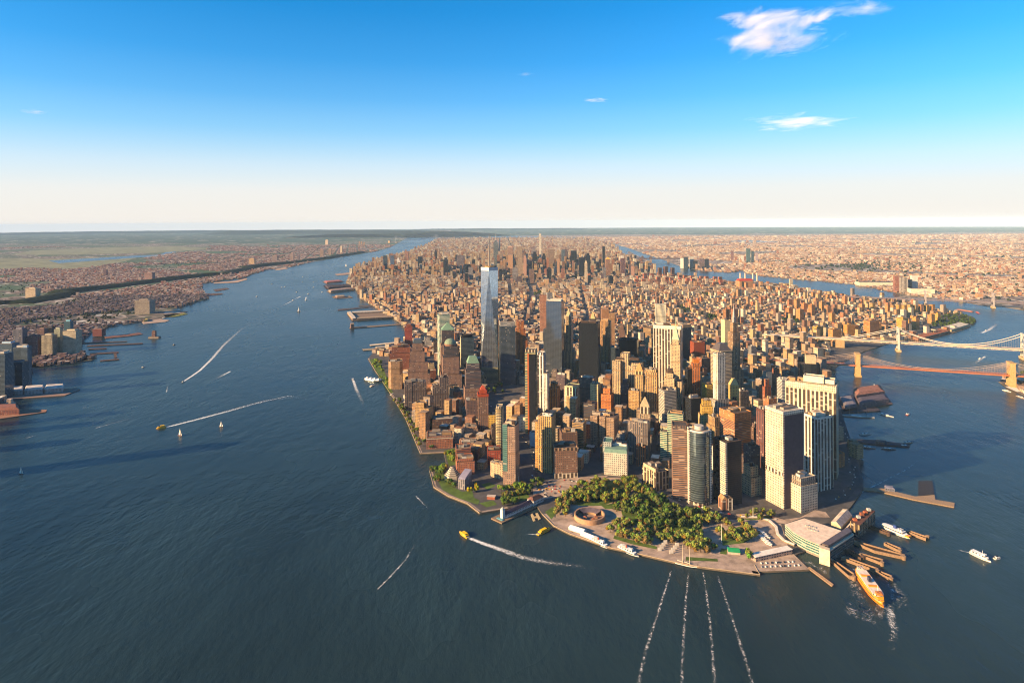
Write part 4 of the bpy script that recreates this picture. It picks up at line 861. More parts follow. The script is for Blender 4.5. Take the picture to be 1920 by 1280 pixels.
# the western bank
JC = [(10, 735, 690, 30, 'curtain', (.1, .12, .14), 'dark mirrored office block at the western waterside', 'the dark waterside block'), (36, 728, 680, 30, 'curtain', (.12, .16, .2), 'broad dark glass block with a pale roof by the western pier', None), (49, 722, 652, 15, 'curtain', (.3, .36, .42), 'tall thin blue glass tower by the western pier', 'the thin blue tower'), (16, 700, 645, 34, 'curtain', (.34, .42, .48), 'pale blue glass block behind the dark waterside block', None), (38, 670, 618, 22, 'rib', (.2, .2, .24), 'grey slab tower with a dark flank on the western bank', None),
    (66, 668, 631, 27, 'rib', (.25, .15, .14), 'plum brown apartment tower on the western bank', None), (93, 668, 629, 25, 'rib', (.42, .38, .3), 'cream grey apartment tower beside the plum brown one', None), (110, 662, 617, 14, 'punch', (.36, .37, .3), 'taller olive grey tower behind the cream grey one', None), (129, 656, 603, 15, 'curtain', (.22, .36, .42), 'blue glass tower, highest of the western bank group', 'the high blue glass tower'), (136, 664, 621, 30, 'punch', (.5, .45, .36), 'cream apartment tower with one bright sunlit side', None), (80, 650, 617, 16, 'punch', (.2, .13, .12), 'dark brown tower behind the plum brown apartment tower', None), (95, 645, 615, 14, 'darkglass', navy, 'navy glass tower at the back of the western group', None),
    (272, 589, 563, 34, 'punch', (.34, .3, .26), 'isolated cream slab among the low western houses', None), (62, 559, 541, 23, 'punch', (.56, .47, .36), 'bright cream block on top of the wooded bluff', None), (281, 527, 512, 18, 'punch', (.34, .24, .22), 'mauve slab on the edge of the wooded bluff', None), (198, 518, 506, 7, 'punch', (.16, .1, .12), 'small dark tower among upper western houses', None), (473, 496, 485, 12, 'punch', (.55, .42, .28), 'yellowish block pair above the bluff', None), (516, 490, 480, 12, 'punch', (.3, .24, .22), 'grey brown block above the bluff farther on', None), (548, 490, 475, 7, 'punch', (.36, .28, .25), 'tall slim tower above the bluff', 'x'), (560, 489, 478, 5, 'punch', (.24, .2, .22), 'dusky tower beside the tall slim bluff tower', None), (604, 482, 468, 8, 'punch', (.34, .26, .22), 'brown tower near the far end of the bluff', None), (619, 478, 467, 6, 'punch', (.36, .28, .24), 'smaller tower just beyond the brown bluff tower', None), (613, 459, 450, 6, 'plain', (.58, .48, .38), 'pale block on the far wooded heights', None), (640, 476, 462, 4, 'plain', (.56, .48, .38), 'pale slim tower on the far western shore', None),
    (674, 461, 453, 3, 'punch', tan, 'first of three small towers on the far heights', None), (678, 461, 453, 3, 'punch', tan, 'middle one of three small towers on the far heights', None), (683, 461, 454, 3, 'punch', tan, 'last of three small towers on the far heights', None), (186, 631, 617, 21, 'plain', (.2, .09, .09), 'dark red pier warehouse on the western bank', None), (289, 634, 621, 8, 'punch', (.2, .12, .11), 'brown ventilation tower standing in the river', None)]
for (x, yb, yt, w, k, tn, lab, sh) in JC:
    t = T('ventilation_tower' if 'ventilation' in lab else 'warehouse' if 'warehouse' in lab else 'apartment_tower' if 'apart' in lab else 'office_tower', lab, x, yb, yt, w, 2, .75, z=0.5 if 'river' in lab else 2.2)
    t.add('body', k, tn, rim=False)
    t.add('penthouse', 'plain', [min(c * 1.3, .7) for c in tn], x=(.2, .8), y=(.25, .75), z=(1, 1.06), rim=False)
    if 'ventilation' in lab:
        t.add('base', 'stone', concrete, x=(-.8, 2.1), y=(-.5, 1.5), z=(-.1, .2), rim=False)
L17 = 1 / math.tan(SUN_EL)
for tx, ty, hh, ww, lab in [(405, 842, 238, 46, 'tallest glass tower of the western waterfront'), (288, 722, 150, 40, 'wide office tower behind the western pier sheds'), (276, 701, 135, 40, 'glass office tower inland of the pier sheds'), (222, 713, 120, 34, 'stone office tower inland of the pier sheds'), (160, 752, 130, 40, 'slab tower inland of the brick pier'), (205, 777, 150, 36, 'brown tower inland of the brick pier'), (167, 797, 140, 40, 'grey tower south of the brick pier'), (115, 833, 165, 40, 'pale tower south of the brick pier')]:
    gx, gy = at(tx, ty)
    gx -= .935 * hh * L17; gy -= .355 * hh * L17
    t = T.__new__(T); t.a = t.b = ww; t.h, t.x, t.y, t.short = hh, gx, gy, None
    t.root = tag(empty('office_tower', (gx, gy, 2.2), R(2)), lab, 'building')
    t.add('tower_shaft', 'curtain', (.2, .24, .28)); t.add('penthouse', 'plain', pale, x=(.2, .8), y=(.2, .8), z=(1, 1.05)); FOOT.append((gx, gy, ww * .7))

# ------------------------------------------------------------------ the sea of lower roofs, one mass per bank
rg_ = np.random.default_rng(3)
WALLS = {'man': [(.46, .35, .22), (.4, .27, .16), (.34, .18, .1), (.42, .33, .24), (.26, .16, .11), (.5, .44, .34), (.36, .3, .25), (.55, .5, .42)],
         'qns': [(.5, .38, .27), (.44, .31, .22), (.36, .2, .13), (.56, .48, .38), (.3, .22, .17), (.62, .56, .48)],
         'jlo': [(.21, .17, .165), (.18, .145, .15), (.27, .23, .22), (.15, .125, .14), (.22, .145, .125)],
         'jer': [(.5, .36, .28), (.36, .24, .2), (.6, .5, .42), (.26, .19, .18), (.4, .2, .14)]}
RFS = {'man': [(.42, .34, .27), (.28, .23, .19), (.55, .47, .38), (.14, .125, .12), (.66, .6, .52), (.36, .23, .16)],
       'qns': [(.48, .38, .3), (.6, .51, .42), (.26, .2, .17), (.72, .65, .57), (.4, .25, .19)],
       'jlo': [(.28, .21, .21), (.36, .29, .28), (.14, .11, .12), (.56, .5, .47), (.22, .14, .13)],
       'jer': [(.5, .38, .32), (.62, .51, .44), (.2, .16, .16), (.76, .7, .64), (.4, .25, .2)]}
class Mass:
    def __init__(s): s.rows = []
    def grid(s, poly, bounds, ang, block, street, lots, fill, hfun, pal, keep, seed=0):
        """blocks between streets; each block cut into lots; a house on most of them"""
        a = R(ang); ca, sa = math.cos(a), math.sin(a)
        x0, x1, y0, y1 = bounds
        cx, cy = (x0 + x1) / 2, (y0 + y1) / 2
        rad = math.hypot(x1 - x0, y1 - y0) / 2
        px_, py_ = block[0] + street[0], block[1] + street[1]
        lw, ld = block[0] / lots[0], block[1] / lots[1]
        gx = (np.arange(-rad, rad, px_)[:, None] + (np.arange(lots[0]) + .5)[None] * lw).ravel()
        gy = (np.arange(-rad, rad, py_)[:, None] + (np.arange(lots[1]) + .5)[None] * ld).ravel()
        U, V = np.meshgrid(gx, gy)
        U, V = U.ravel(), V.ravel()
        X, Y = cx + U * ca - V * sa, cy + U * sa + V * ca
        ok = (X > x0) & (X < x1) & (Y > y0) & (Y < y1) & (np.abs(X) < Y * .95 + 500)
        X, Y = X[ok], Y[ok]
        ok = inside(poly, X, Y) & keep(X, Y) & (rg_.random(len(X)) < fill)
        X, Y = X[ok], Y[ok]
        n = len(X)
        h = hfun(X, Y, rg_.random(n), rg_.random(n))
        s.rows.append((X, Y, lw * rg_.uniform(.62, .97, n), ld * rg_.uniform(.62, .97, n), np.full(n, a), h, np.array(WALLS[pal])[rg_.integers(len(WALLS[pal]), size=n)] * rg_.uniform(.8, 1.15, (n, 1)), np.array(RFS[pal])[rg_.integers(len(RFS[pal]), size=n)] * rg_.uniform(.8, 1.15, (n, 1))))
    def build(s, name, z, label):
        X, Y, Wd, D, A_, Hh, tw, tr = [np.concatenate([r[i] for r in s.rows]) for i in range(8)]
        n = len(X)
        c, si = np.cos(A_), np.sin(A_)
        sx, sy = np.array([-.5, .5, .5, -.5]), np.array([-.5, -.5, .5, .5])
        lx, ly = sx[None] * Wd[:, None], sy[None] * D[:, None]
        vx, vy = X[:, None] + lx * c[:, None] - ly * si[:, None], Y[:, None] + lx * si[:, None] + ly * c[:, None]
        v = np.empty((n, 8, 3), np.float32)
        v[:, :4, 0] = v[:, 4:, 0] = vx; v[:, :4, 1] = v[:, 4:, 1] = vy
        v[:, :4, 2] = z; v[:, 4:, 2] = z + Hh[:, None]
        fq = np.array([[0, 1, 5, 4], [1, 2, 6, 5], [2, 3, 7, 6], [3, 0, 4, 7], [4, 5, 6, 7]])
        idx = (np.arange(n)[:, None, None] * 8 + fq[None]).astype(np.int32)
        me = bpy.data.meshes.new(name)
        me.vertices.add(n * 8); me.vertices.foreach_set('co', v.ravel())
        me.loops.add(n * 20); me.loops.foreach_set('vertex_index', idx.ravel())
        me.polygons.add(n * 5); me.polygons.foreach_set('loop_start', np.arange(n * 5, dtype=np.int32) * 4)
        uv = np.zeros((n, 5, 4, 2), np.float32)
        for f in range(4):
            L = Wd if f % 2 == 0 else D
            uv[:, f, 1, 0] = L; uv[:, f, 2, 0] = L; uv[:, f, 2, 1] = Hh; uv[:, f, 3, 1] = Hh
        me.uv_layers.new(name='uv'); me.uv_layers['uv'].data.foreach_set('uv', uv.ravel())
        col = np.ones((n, 5, 4, 4), np.float32)
        rr = lambda a: np.maximum(a.mean(1, keepdims=True) + (a - a.mean(1, keepdims=True)) * RICH, .004) ** DEEP
        col[:, :4, :, :3] = rr(tw)[:, None, None]; col[:, 4, :, :3] = rr(tr)[:, None]
        ca = me.color_attributes.new('tint', 'FLOAT_COLOR', 'CORNER'); ca.data.foreach_set('color', col.ravel())
        me.materials.append(M['punch']); me.materials.append(M['roof'])
        me.polygons.foreach_set('material_index', np.tile(np.array([0, 0, 0, 0, 1], np.int32), n))
        me.update(calc_edges=True); me.validate(); me.shade_flat()
        o = bpy.data.objects.new(name, me); C.objects.link(o)
        print(name, n)
        return tag(o, label, kind='stuff')
fx = np.array(FOOT)
def clear(X, Y, polys=()):
    ok = np.ones(len(X), bool)
    for a, b, c in fx: ok &= (X - a) ** 2 + (Y - b) ** 2 > (c + 13) ** 2
    for p in polys: ok &= ~inside(p, X, Y)
    return ok
GREENS = [poly_px((1308, 551), (1346, 549), (1352, 553), (1316, 557)), poly_px((1255, 578), (1280, 574), (1306, 588), (1290, 592)), poly_px((1315, 592), (1340, 590), (1352, 600), (1330, 606)), poly_px((1465, 598), (1508, 592), (1512, 608), (1478, 612)), poly_px((1000, 552), (1016, 545), (1016, 560), (1004, 566)), poly_px((755, 640), (770, 640), (830, 690), (800, 690)),
          poly_px((1760, 590), (1835, 590), (1835, 612), (1720, 628), (1700, 622)), poly_px((1580, 690), (1700, 640), (1560, 640), (1540, 690)), poly_px((690, 670), (736, 745), (770, 740), (735, 668))]
ESPL = poly_px((690, 673), (704, 697), (736, 745), (760, 785), (788, 852), (832, 850), (836, 876), (900, 890), (862, 870), (858, 838), (800, 838), (778, 800), (752, 755), (728, 705), (712, 672))
AVES = [poly_px((982, 470), (989, 470), (1002, 556), (991, 556)), poly_px((1084, 532), (1091, 532), (1112, 614), (1100, 614)), poly_px((992, 556), (999, 556), (986, 612), (976, 614)), poly_px((1005, 556), (1012, 556), (1001, 612), (990, 616)), poly_px((1118, 560), (1123, 560), (1136, 610), (1129, 610)), poly_px((905, 560), (911, 560), (908, 640), (899, 640))]
ROADW = poly_px((668, 545), (700, 568), (740, 592), (775, 620), (800, 640), (815, 640), (790, 618), (752, 592), (706, 565), (690, 552))
ex2 = [AVENUE, PLAZA, EASTROAD, GREEN, PARK, ROADW, ESPL] + GREENS + AVES
m = Mass()
def h_low(X, Y, r, r2): return np.where(r < .9, 8 + 15 * r2 ** 1.4, np.where(r < .98, 26 + 20 * r2, 45 + 25 * r2))
def h_mid(X, Y, r, r2):
    core = np.exp(-((X - 250) / 1500) ** 2) * np.exp(-((Y - 8000) / 2300) ** 2)
    return np.where(r < .55, 14 + 26 * r2 + 30 * core * r2, np.where(r < .86, 28 + 36 * r2 + 80 * core * r2, 46 + 44 * r2 + 120 * core * r2))
def h_dt(X, Y, r, r2): return np.where((Y > 1680) & (X > -260), 22 + 68 * r2 * r, 13 + 22 * r2)
dt = lambda X, Y: clear(X, Y, ex2) & (Y < 2750) & (Y > 1500)
m.grid(MAN, (-700, 1500, 1450, 2760), -20, (50, 60), (14, 14), (2, 2), .9, h_dt, 'man', lambda X, Y: dt(X, Y) & (X < Y * .25))
m.grid(MAN, (300, 1800, 1450, 2760), 20, (50, 60), (14, 14), (2, 2), .9, h_dt, 'man', lambda X, Y: dt(X, Y) & (X >= Y * .25))
m.grid(MAN, (-1500, 1500, 2760, 5000), -17, (74, 150), (15, 16), (3, 6), .93, h_low, 'man', lambda X, Y: clear(X, Y, ex2) & (X < Y * .12))
m.grid(MAN, (200, 3400, 2500, 5000), 17, (66, 130), (16, 17), (3, 5), .9, h_low, 'man', lambda X, Y: clear(X, Y, ex2) & (X >= Y * .12) & (Y > np.where(X < Y * .3, 2760, 2500)))
m.grid(MAN, (-2000, 3500, 5000, 7000), 1, (210, 62), (30, 17), (7, 2), .93, h_low, 'man', lambda X, Y: clear(X, Y, ex2))
m.grid(MAN, (-3000, 3500, 7000, 11000), 1, (210, 62), (30, 18), (6, 2), .95, h_mid, 'man', lambda X, Y: clear(X, Y, ex2))
m.grid(MAN, (-5000, 5000, 11000, 22000), 1, (240, 120), (34, 26), (5, 2), .9, lambda X, Y, r, r2: 18 + 30 * r2 + 40 * (r > .9), 'man', lambda X, Y: np.ones(len(X), bool))
m.build('lower_city_roofs', 2.5, 'thousands of lower roofs between the towers of the long peninsula')
m = Mass()
h_q = lambda X, Y, r, r2: np.where(r < .93, 8 + 9 * r2, np.where(r < .992, 18 + 16 * r2, 36 + 30 * r2))
cq = lambda X, Y: clear(X, Y) & (np.sin(X / 410 + np.sin(Y / 530) * 2) + np.sin(Y / 610 + X / 900) > -1.0)
m.grid(QNS, (1500, 9000, 1800, 5200), -24, (66, 170), (18, 20), (3, 8), .84, h_q, 'qns', cq)
m.grid(QNS, (1500, 10500, 5200, 8500), -14, (80, 190), (20, 22), (3, 7), .82, h_q, 'qns', cq)
m.grid(QNS, (1000, 16000, 8500, 14000), -8, (160, 220), (26, 30), (4, 6), .74, h_q, 'qns', cq)
m.grid(QNS, (-1500, 22000, 14000, 24000), -5, (280, 300), (40, 40), (4, 4), .6, h_q, 'qns', cq)
m.build('eastern_boroughs_roofs', 2.0, 'endless low roofs of the boroughs across the eastern river')
m = Mass()
h_j = lambda X, Y, r, r2: np.where(r < .94, 8 + 8 * r2, 17 + 18 * r2)
MEAD = [poly_px((-100, 512), (60, 503), (120, 507), (180, 501), (235, 491), (300, 479), (400, 466), (380, 455), (-100, 470))]
CLIFFP = poly_px((-120, 596), (0, 579), (120, 558), (240, 542), (340, 528), (400, 520), (460, 507), (540, 497), (620, 487), (690, 474), (690, 472), (540, 493), (400, 511), (340, 518), (240, 530), (120, 545), (0, 564), (-120, 580))
cj = lambda X, Y: clear(X, Y, MEAD + [CLIFFP]) & (np.sin(X / 310 + np.sin(Y / 430) * 2) + np.sin(Y / 510 + X / 700) > -0.95)
ESC = poly_px((-700, 640), (-120, 590), (0, 574), (120, 555), (240, 539), (340, 525), (400, 518), (460, 505), (540, 496), (620, 486), (760, 470), (760, 560), (300, 640), (-700, 900))
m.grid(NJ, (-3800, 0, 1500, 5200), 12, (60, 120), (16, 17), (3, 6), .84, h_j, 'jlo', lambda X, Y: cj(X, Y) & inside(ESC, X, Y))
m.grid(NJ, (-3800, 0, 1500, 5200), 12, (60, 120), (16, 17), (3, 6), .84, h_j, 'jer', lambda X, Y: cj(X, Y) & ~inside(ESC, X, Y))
m.grid(NJ, (-7000, 500, 5200, 9500), 14, (70, 150), (20, 20), (3, 6), .8, h_j, 'jer', cj)
m.grid(NJ, (-13000, 500, 9500, 17000), 14, (180, 220), (34, 34), (4, 5), .5, h_j, 'jer', cj)
m.build('western_bank_roofs', 2.2, 'low roofs of the towns along the western bank')

# ------------------------------------------------------------------ ground of the point: park, plaza, paths, roads
def gsheet(name, px, k, dz, label): return sheet(name, [at(*p) for p in px], 2.5 + dz, k, label=label)
gsheet('park_ground', [(1042, 972), (1046, 945), (1062, 928), (1110, 905), (1130, 897), (1190, 897), (1240, 925), (1290, 955), (1345, 962), (1420, 972), (1462, 978), (1470, 1000), (1480, 1035), (1484, 1043), (1415, 1060), (1419, 1075), (1308, 1062), (1267, 1054), (1198, 1039), (1142, 1026), (1105, 1013), (1068, 1000), (1040, 986), (1022, 966)], 'paving', .05, 'tan paved ground of the waterfront park')
for px, lab in (([(1060, 945), (1075, 925), (1115, 905), (1160, 902), (1180, 915), (1170, 935), (1130, 950), (1090, 950)], 'shaded lawn north of the round fort'), ([(1128, 950), (1150, 945), (1172, 948), (1160, 956), (1135, 956)], 'bright oval lawn beside the round fort'), ([(1165, 960), (1200, 920), (1230, 932), (1270, 962), (1310, 980), (1320, 1000), (1300, 1010), (1260, 1005), (1205, 990), (1170, 980)], 'main lawn under the park trees'),
                ([(1350, 1000), (1400, 985), (1425, 1002), (1395, 1020), (1355, 1025)], 'lawn strip by the bus loop'), ([(814, 890), (826, 880), (850, 915), (878, 930), (900, 940), (896, 948), (860, 936), (830, 920)], 'planted slope along the south cove esplanade'), ([(898, 945), (925, 940), (932, 948), (912, 953)], 'small bright lawn on the river terrace'), ([(862, 925), (885, 920), (890, 940), (872, 938)], 'lawn by the café terrace'),
                ([(902, 910), (918, 906), (930, 912), (914, 920)], 'green lawn before the museum wing'), ([(940, 930), (985, 922), (995, 938), (950, 946)], 'lawn under the row of clipped trees'), ([(693, 675), (708, 672), (722, 700), (738, 740), (728, 736), (708, 704)], 'riverside park lawn by the chamfered tower'), ([(833, 846), (852, 842), (856, 872), (842, 876)], 'grove lawn beside the south cove')):
    gsheet('lawn', px, 'lawn', .1 + .012 * len(lab) / 4, lab)
for px, lab in (([(1152, 1006), (1190, 1016), (1232, 1027), (1231, 1032), (1188, 1023), (1150, 1012)], 'planting bed between the cruise boats and the park trees'), ([(1286, 1046), (1345, 1050), (1346, 1055), (1286, 1053)], 'planting bed behind the schooner'), ([(1070, 990), (1092, 996), (1088, 999), (1068, 993)], 'small planting bed by the ticket tent'), ([(1022, 962), (1036, 952), (1040, 968), (1034, 976)], 'planted bank beside the little dock basin'), ([(1352, 1030), (1364, 1032), (1362, 1042), (1350, 1040)], 'bed beside the green roofed restaurant'), ([(1386, 968), (1450, 969), (1440, 976), (1400, 977)], 'garden round the flagpole monument')):
    gsheet('lawn', px, 'lawn', .1 + .012 * len(lab) / 4, lab)
gsheet('plaza', [(1000, 915), (1030, 902), (1090, 896), (1140, 893), (1130, 903), (1080, 915), (1056, 930), (1020, 938), (1000, 930)], 'paving', .09, 'open tan plaza between the avenue and the park')
gsheet('road', [(1230, 922), (1262, 945), (1345, 965), (1425, 962), (1470, 975), (1468, 985), (1425, 976), (1340, 976), (1285, 962), (1225, 932)], 'asphalt', .13, 'street curving along the back of the park')
gsheet('road', [(768, 640), (776, 638), (840, 700), (905, 752), (965, 800), (1000, 838), (1012, 905), (985, 912), (975, 865), (930, 806), (870, 755), (820, 712)], 'asphalt', .06, 'wide riverside avenue in shadow')
gsheet('road', [(670, 545), (677, 545), (740, 590), (785, 622), (805, 640), (795, 640), (755, 610), (700, 570)], 'paving', .06, 'tree lined riverside highway going north')
gsheet('road', [(1545, 950), (1575, 935), (1600, 905), (1590, 850), (1560, 740), (1566, 738), (1603, 850), (1614, 905), (1585, 945), (1556, 962)], 'asphalt', .06, 'elevated riverside drive on the eastern edge')
gsheet('plaza', [(1380, 966), (1425, 964), (1470, 976), (1500, 972), (1528, 958), (1548, 962), (1556, 972), (1508, 971), (1472, 984), (1425, 978), (1384, 974)], 'paving', .17, 'tan paved forecourt between the white tower and the ferry terminal')
def esplanade(name, px, wid, label, dz=.16):
    P = [Vector(at(*p)) for p in px]
    mb = MB()
    for i in range(len(P) - 1):
        a, b = P[i], P[i + 1]
        n0 = Vector((-(b - a).y, (b - a).x)).normalized() * wid
        mb.face([(*a, 2.5 + dz), (*b, 2.5 + dz), (*(b + n0), 2.5 + dz), (*(a + n0), 2.5 + dz)], 'paving', (1, 1, 1))
        d = (b - a).normalized() * .5; e = n0.normalized() * .5
        mb.face([(*a, 2.5), (*b, 2.5), (*b, 3.6), (*a, 3.6)], 'stone', (.45, .38, .3)); mb.face([(*(a + e), 3.6), (*a, 3.6), (*b, 3.6), (*(b + e), 3.6)], 'stone', (.5, .43, .35)); mb.face([(*(b + e), 2.5), (*(a + e), 2.5), (*(a + e), 3.6), (*(b + e), 3.6)], 'stone', (.45, .38, .3))
    return tag(mb.build(name), label, kind='structure')
esplanade('path', [(690, 673), (704, 697), (736, 745), (760, 785), (788, 852), (832, 850)], 6, 'long western esplanade along the river wall')
esplanade('path', [(805, 884), (813, 915), (840, 932), (876, 946), (899, 964), (953, 955)], 7, 'esplanade around the southern cove point')
esplanade('path', [(1017, 966), (1038, 988), (1068, 1003), (1105, 1016), (1142, 1029), (1198, 1041), (1267, 1057), (1308, 1065), (1425, 1080), (1415, 1062)], 10, 'sea wall promenade around the park')

# ------------------------------------------------------------------ trees
def crown_mesh(name, seed, hgt, rad, tint, tall=1.0, n=420):
    g = random.Random(seed)
    mb = MB()
    lumps = [(Vector((g.uniform(-.55, .55) * rad, g.uniform(-.55, .55) * rad, hgt * g.uniform(.42, .8))), rad * g.uniform(.38, .62)) for _ in range(9)]
    for c, r in lumps:
        tn = [v * g.uniform(.7, 1.25) for v in tint]
        for i in range(n // 9):
            u = Vector((g.gauss(0, 1), g.gauss(0, 1), g.gauss(0, 1))).normalized()
            p = c + Vector((u.x * r, u.y * r, u.z * r * .85 * tall)) * g.uniform(.72, 1.06)
            s = g.uniform(.5, 1.05)
            a = Vector((g.gauss(0, 1), g.gauss(0, 1), g.gauss(0, 1)))
            e1 = (u.cross(a)).normalized() * s
            e2 = (u + Vector((g.uniform(-.5, .5), g.uniform(-.5, .5), g.uniform(-.5, .5)))).cross(e1).normalized() * s
            f = g.uniform(.75, 1.25)
            mb.face([p - e1 - e2, p + e1 - e2, p + e1 * .7 + e2, p - e1 * .7 + e2], 'leaf', [v * f for v in tn])
        for q0 in range(3):
            lo = [(c.x + r * .62 * math.cos(t), c.y + r * .62 * math.sin(t)) for t in [k * math.pi / 3 for k in range(6)]]
        mb.loft([(c.x + (x - c.x) * .6, c.y + (y - c.y) * .6) for x, y in lo], lo, c.z - r * .6, c.z, 'leaf', tn, top=False)
        mb.loft(lo, [(c.x + (x - c.x) * .5, c.y + (y - c.y) * .5) for x, y in lo], c.z, c.z + r * .62, 'leaf', tn)
    return mb
TREES = {}
LEAFS = {'dark': (.15, .175, .065), 'green': (.21, .23, .075), 'olive': (.245, .265, .095), 'yellow': (.46, .37, .08), 'bright': (.25, .285, .085)}
def proto(kind, v):
    key = (kind, v)
    if key not in TREES:
        r = empty('broadleaf_tree', (0, 0, -500))
        hgt, rad = (14.5 + v * 1.6, 8.0 + v * .7)
        crown_mesh('crown', hash(kind) % 97 * 0 + v * 7 + len(kind), hgt, rad, LEAFS[kind]).build('crown', r)
        mb = MB(); mb.loft(ngon(0, 0, .5, .5, 6), ngon(0, 0, .28, .28, 6), 0, hgt * .5, 'bark', (.09, .065, .045))
        for a in (0, 2.1, 4.2): mb.tube([(0, 0, hgt * .38), (math.cos(a) * rad * .45, math.sin(a) * rad * .45, hgt * .62)], .2, 'bark', (.09, .065, .045), 4)
        mb.build('trunk', r)
        TREES[key] = [r, False]
    return TREES[key]
NT = [0]
TREEP = []
tq = random.Random(31)
def tree(x, y, kind, lab, grp, s=1.0, z=2.5):
    p = proto(kind, tq.randrange(3))
    if p[1]: o = copy_tree(p[0])
    else: o, p[1] = p[0], True
    o.location = (x, y, z)
    o.rotation_euler = (0, 0, tq.uniform(0, 6.28))
    f = s * tq.uniform(.8, 1.2)
    o.scale = (f, f, f * tq.uniform(.9, 1.1))
    tag(o, lab, 'tree', grp)
    NT[0] += 1
    TREEP.append((x, y))
def grove(px, n, kind, lab, grp, s=1.0, gap=8.5, avoid=()):
    P = [at(*p) for p in px]
    xs, ys = [p[0] for p in P], [p[1] for p in P]
    k = t_ = 0
    while k < n and t_ < n * 60:
        t_ += 1
        x, y = tq.uniform(min(xs), max(xs)), tq.uniform(min(ys), max(ys))
        if not inside(P, x, y) or any((x - a) ** 2 + (y - b) ** 2 < (gap * s) ** 2 for a, b in TREEP) or not free(x, y, 3) or any(inside(a, x, y) for a in avoid): continue
        tree(x, y, kind, lab, grp, s)
        k += 1
def row(pts, n, kind, lab, grp, s=1.0):
    P = [Vector(at(*p)) for p in pts]
    L = [0.0]
    for a, b in zip(P, P[1:]): L.append(L[-1] + (b - a).length)
    for i in range(n):
        d = L[-1] * (i + .5) / n
        j = max(k for k in range(len(L) - 1) if L[k] <= d)
        p = P[j].lerp(P[j + 1], (d - L[j]) / (L[j + 1] - L[j])) + Vector((tq.uniform(-2, 2), tq.uniform(-2, 2)))
        tree(p.x, p.y, kind, lab, grp, s)
FORT = at(1109, 975)
FORTP = ngon(FORT[0], FORT[1] + 30, 40, 40, 16)
OVAL = poly_px((1132, 950), (1152, 945), (1168, 950), (1152, 957), (1136, 956))
grove([(1044, 968), (1046, 948), (1062, 934), (1076, 936), (1078, 966), (1062, 972)], 15, 'olive', 'olive gold tree between the round fort and the little dock', 'olive trees by the round fort', 1.0, 7.5, [FORTP])
grove([(1062, 934), (1090, 915), (1128, 902), (1140, 915), (1130, 938), (1085, 948)], 28, 'green', 'green tree north of the round fort below the plaza', 'trees north of the round fort', 1.05, 8, [FORTP, OVAL])
tree(*at(1121, 918), 'yellow', 'single bright yellow tree among green ones north of the fort', None, 1.0)
grove([(1128, 944), (1146, 914), (1198, 903), (1228, 930), (1200, 957), (1162, 966), (1136, 960)], 30, 'green', 'green tree in the corner near the ornate stone house', 'trees near the ornate stone house', 1.1, 8.5, [OVAL])
grove([(1160, 965), (1185, 950), (1225, 935), (1270, 960), (1310, 985), (1310, 1005), (1270, 1005), (1210, 990)], 46, 'dark', 'dark green tree in the dense middle of the park', 'dark trees of the inner park', 1.15, 8.5, [OVAL])
grove([(1138, 985), (1165, 980), (1210, 995), (1270, 1008), (1320, 1010), (1345, 1036), (1290, 1044), (1240, 1030), (1190, 1020), (1143, 1010)], 48, 'olive', 'olive tree along the seaward edge of the park', 'olive trees along the promenade', 1.0, 7.5, [poly_px((1232, 1018), (1275, 1020), (1275, 1046), (1232, 1036))])
grove([(1285, 962), (1350, 968), (1345, 985), (1320, 1000), (1305, 985)], 14, 'olive', 'brownish olive tree on the park side of the curved teal tower', 'trees below the curved teal tower', .95, 8)
grove([(1345, 980), (1400, 985), (1425, 1008), (1395, 1022), (1350, 1012)], 14, 'olive', 'olive tree around the bus loop near the ferry terminal', 'trees around the bus loop', .95, 8)
grove([(1388, 968), (1420, 960), (1452, 968), (1440, 978), (1400, 978)], 8, 'green', 'green tree by the flagpole monument before the white tower', 'trees by the flagpole monument', .75, 7)
tree(*at(1404, 1050), 'bright', 'lone bright green tree beside the long white roofed station', None, 1.1)
row([(740, 752), (762, 785), (776, 815), (790, 843)], 13, 'green', 'green tree of the long western esplanade row', 'esplanade row trees', .85)
row([(746, 752), (768, 785), (785, 815), (800, 842), (826, 846)], 10, 'dark', 'darker tree set behind the western esplanade row', 'second esplanade row', .8)
grove([(694, 677), (708, 674), (730, 712), (738, 742), (730, 738), (710, 706)], 13, 'bright', 'yellow green tree in the riverside park by the chamfered tower', 'trees of the riverside park', .9, 8)
grove([(834, 848), (851, 842), (854, 870), (842, 875)], 9, 'bright', 'bright willow like tree in the grove beside the south cove', 'south cove grove', .9, 6.5)
grove([(808, 884), (830, 880), (846, 905), (870, 922), (862, 930), (832, 920), (814, 905)], 14, 'dark', 'dark green tree ringing the stepped museum', 'trees ringing the stepped museum', .85, 7)
grove([(824, 880), (838, 884), (832, 892), (822, 890)], 3, 'bright', 'light green tree on the cove side of the stepped museum', 'light trees by the stepped museum', 1, 6)
grove([(878, 916), (900, 914), (893, 930), (880, 930)], 3, 'yellow', 'yellow tree beside the small terrace house', 'yellow trees by the terrace house', .8, 5)
row([(938, 922), (988, 918)], 7, 'bright', 'clipped green tree in the back row behind the long white pier house', 'clipped trees back row', .8)
row([(942, 934), (992, 928)], 7, 'green', 'clipped green tree in the front row behind the long white pier house', 'clipped trees front row', .8)
grove([(930, 940), (962, 938), (975, 946), (940, 952)], 8, 'dark', 'dark tree at the foot of the long white pier house', 'dark trees by the pier house', .8, 6)
grove([(960, 905), (1010, 900), (1030, 915), (1000, 922), (962, 915)], 8, 'dark', 'dark tree in the shade before the golden sided hotel', 'shaded trees before the hotel', .75, 8)
grove([(905, 722), (948, 722), (944, 742), (910, 746)], 10, 'dark', 'dark tree in the grove at the foot of the tapering tower', 'grove by the tapering tower', .9, 9)
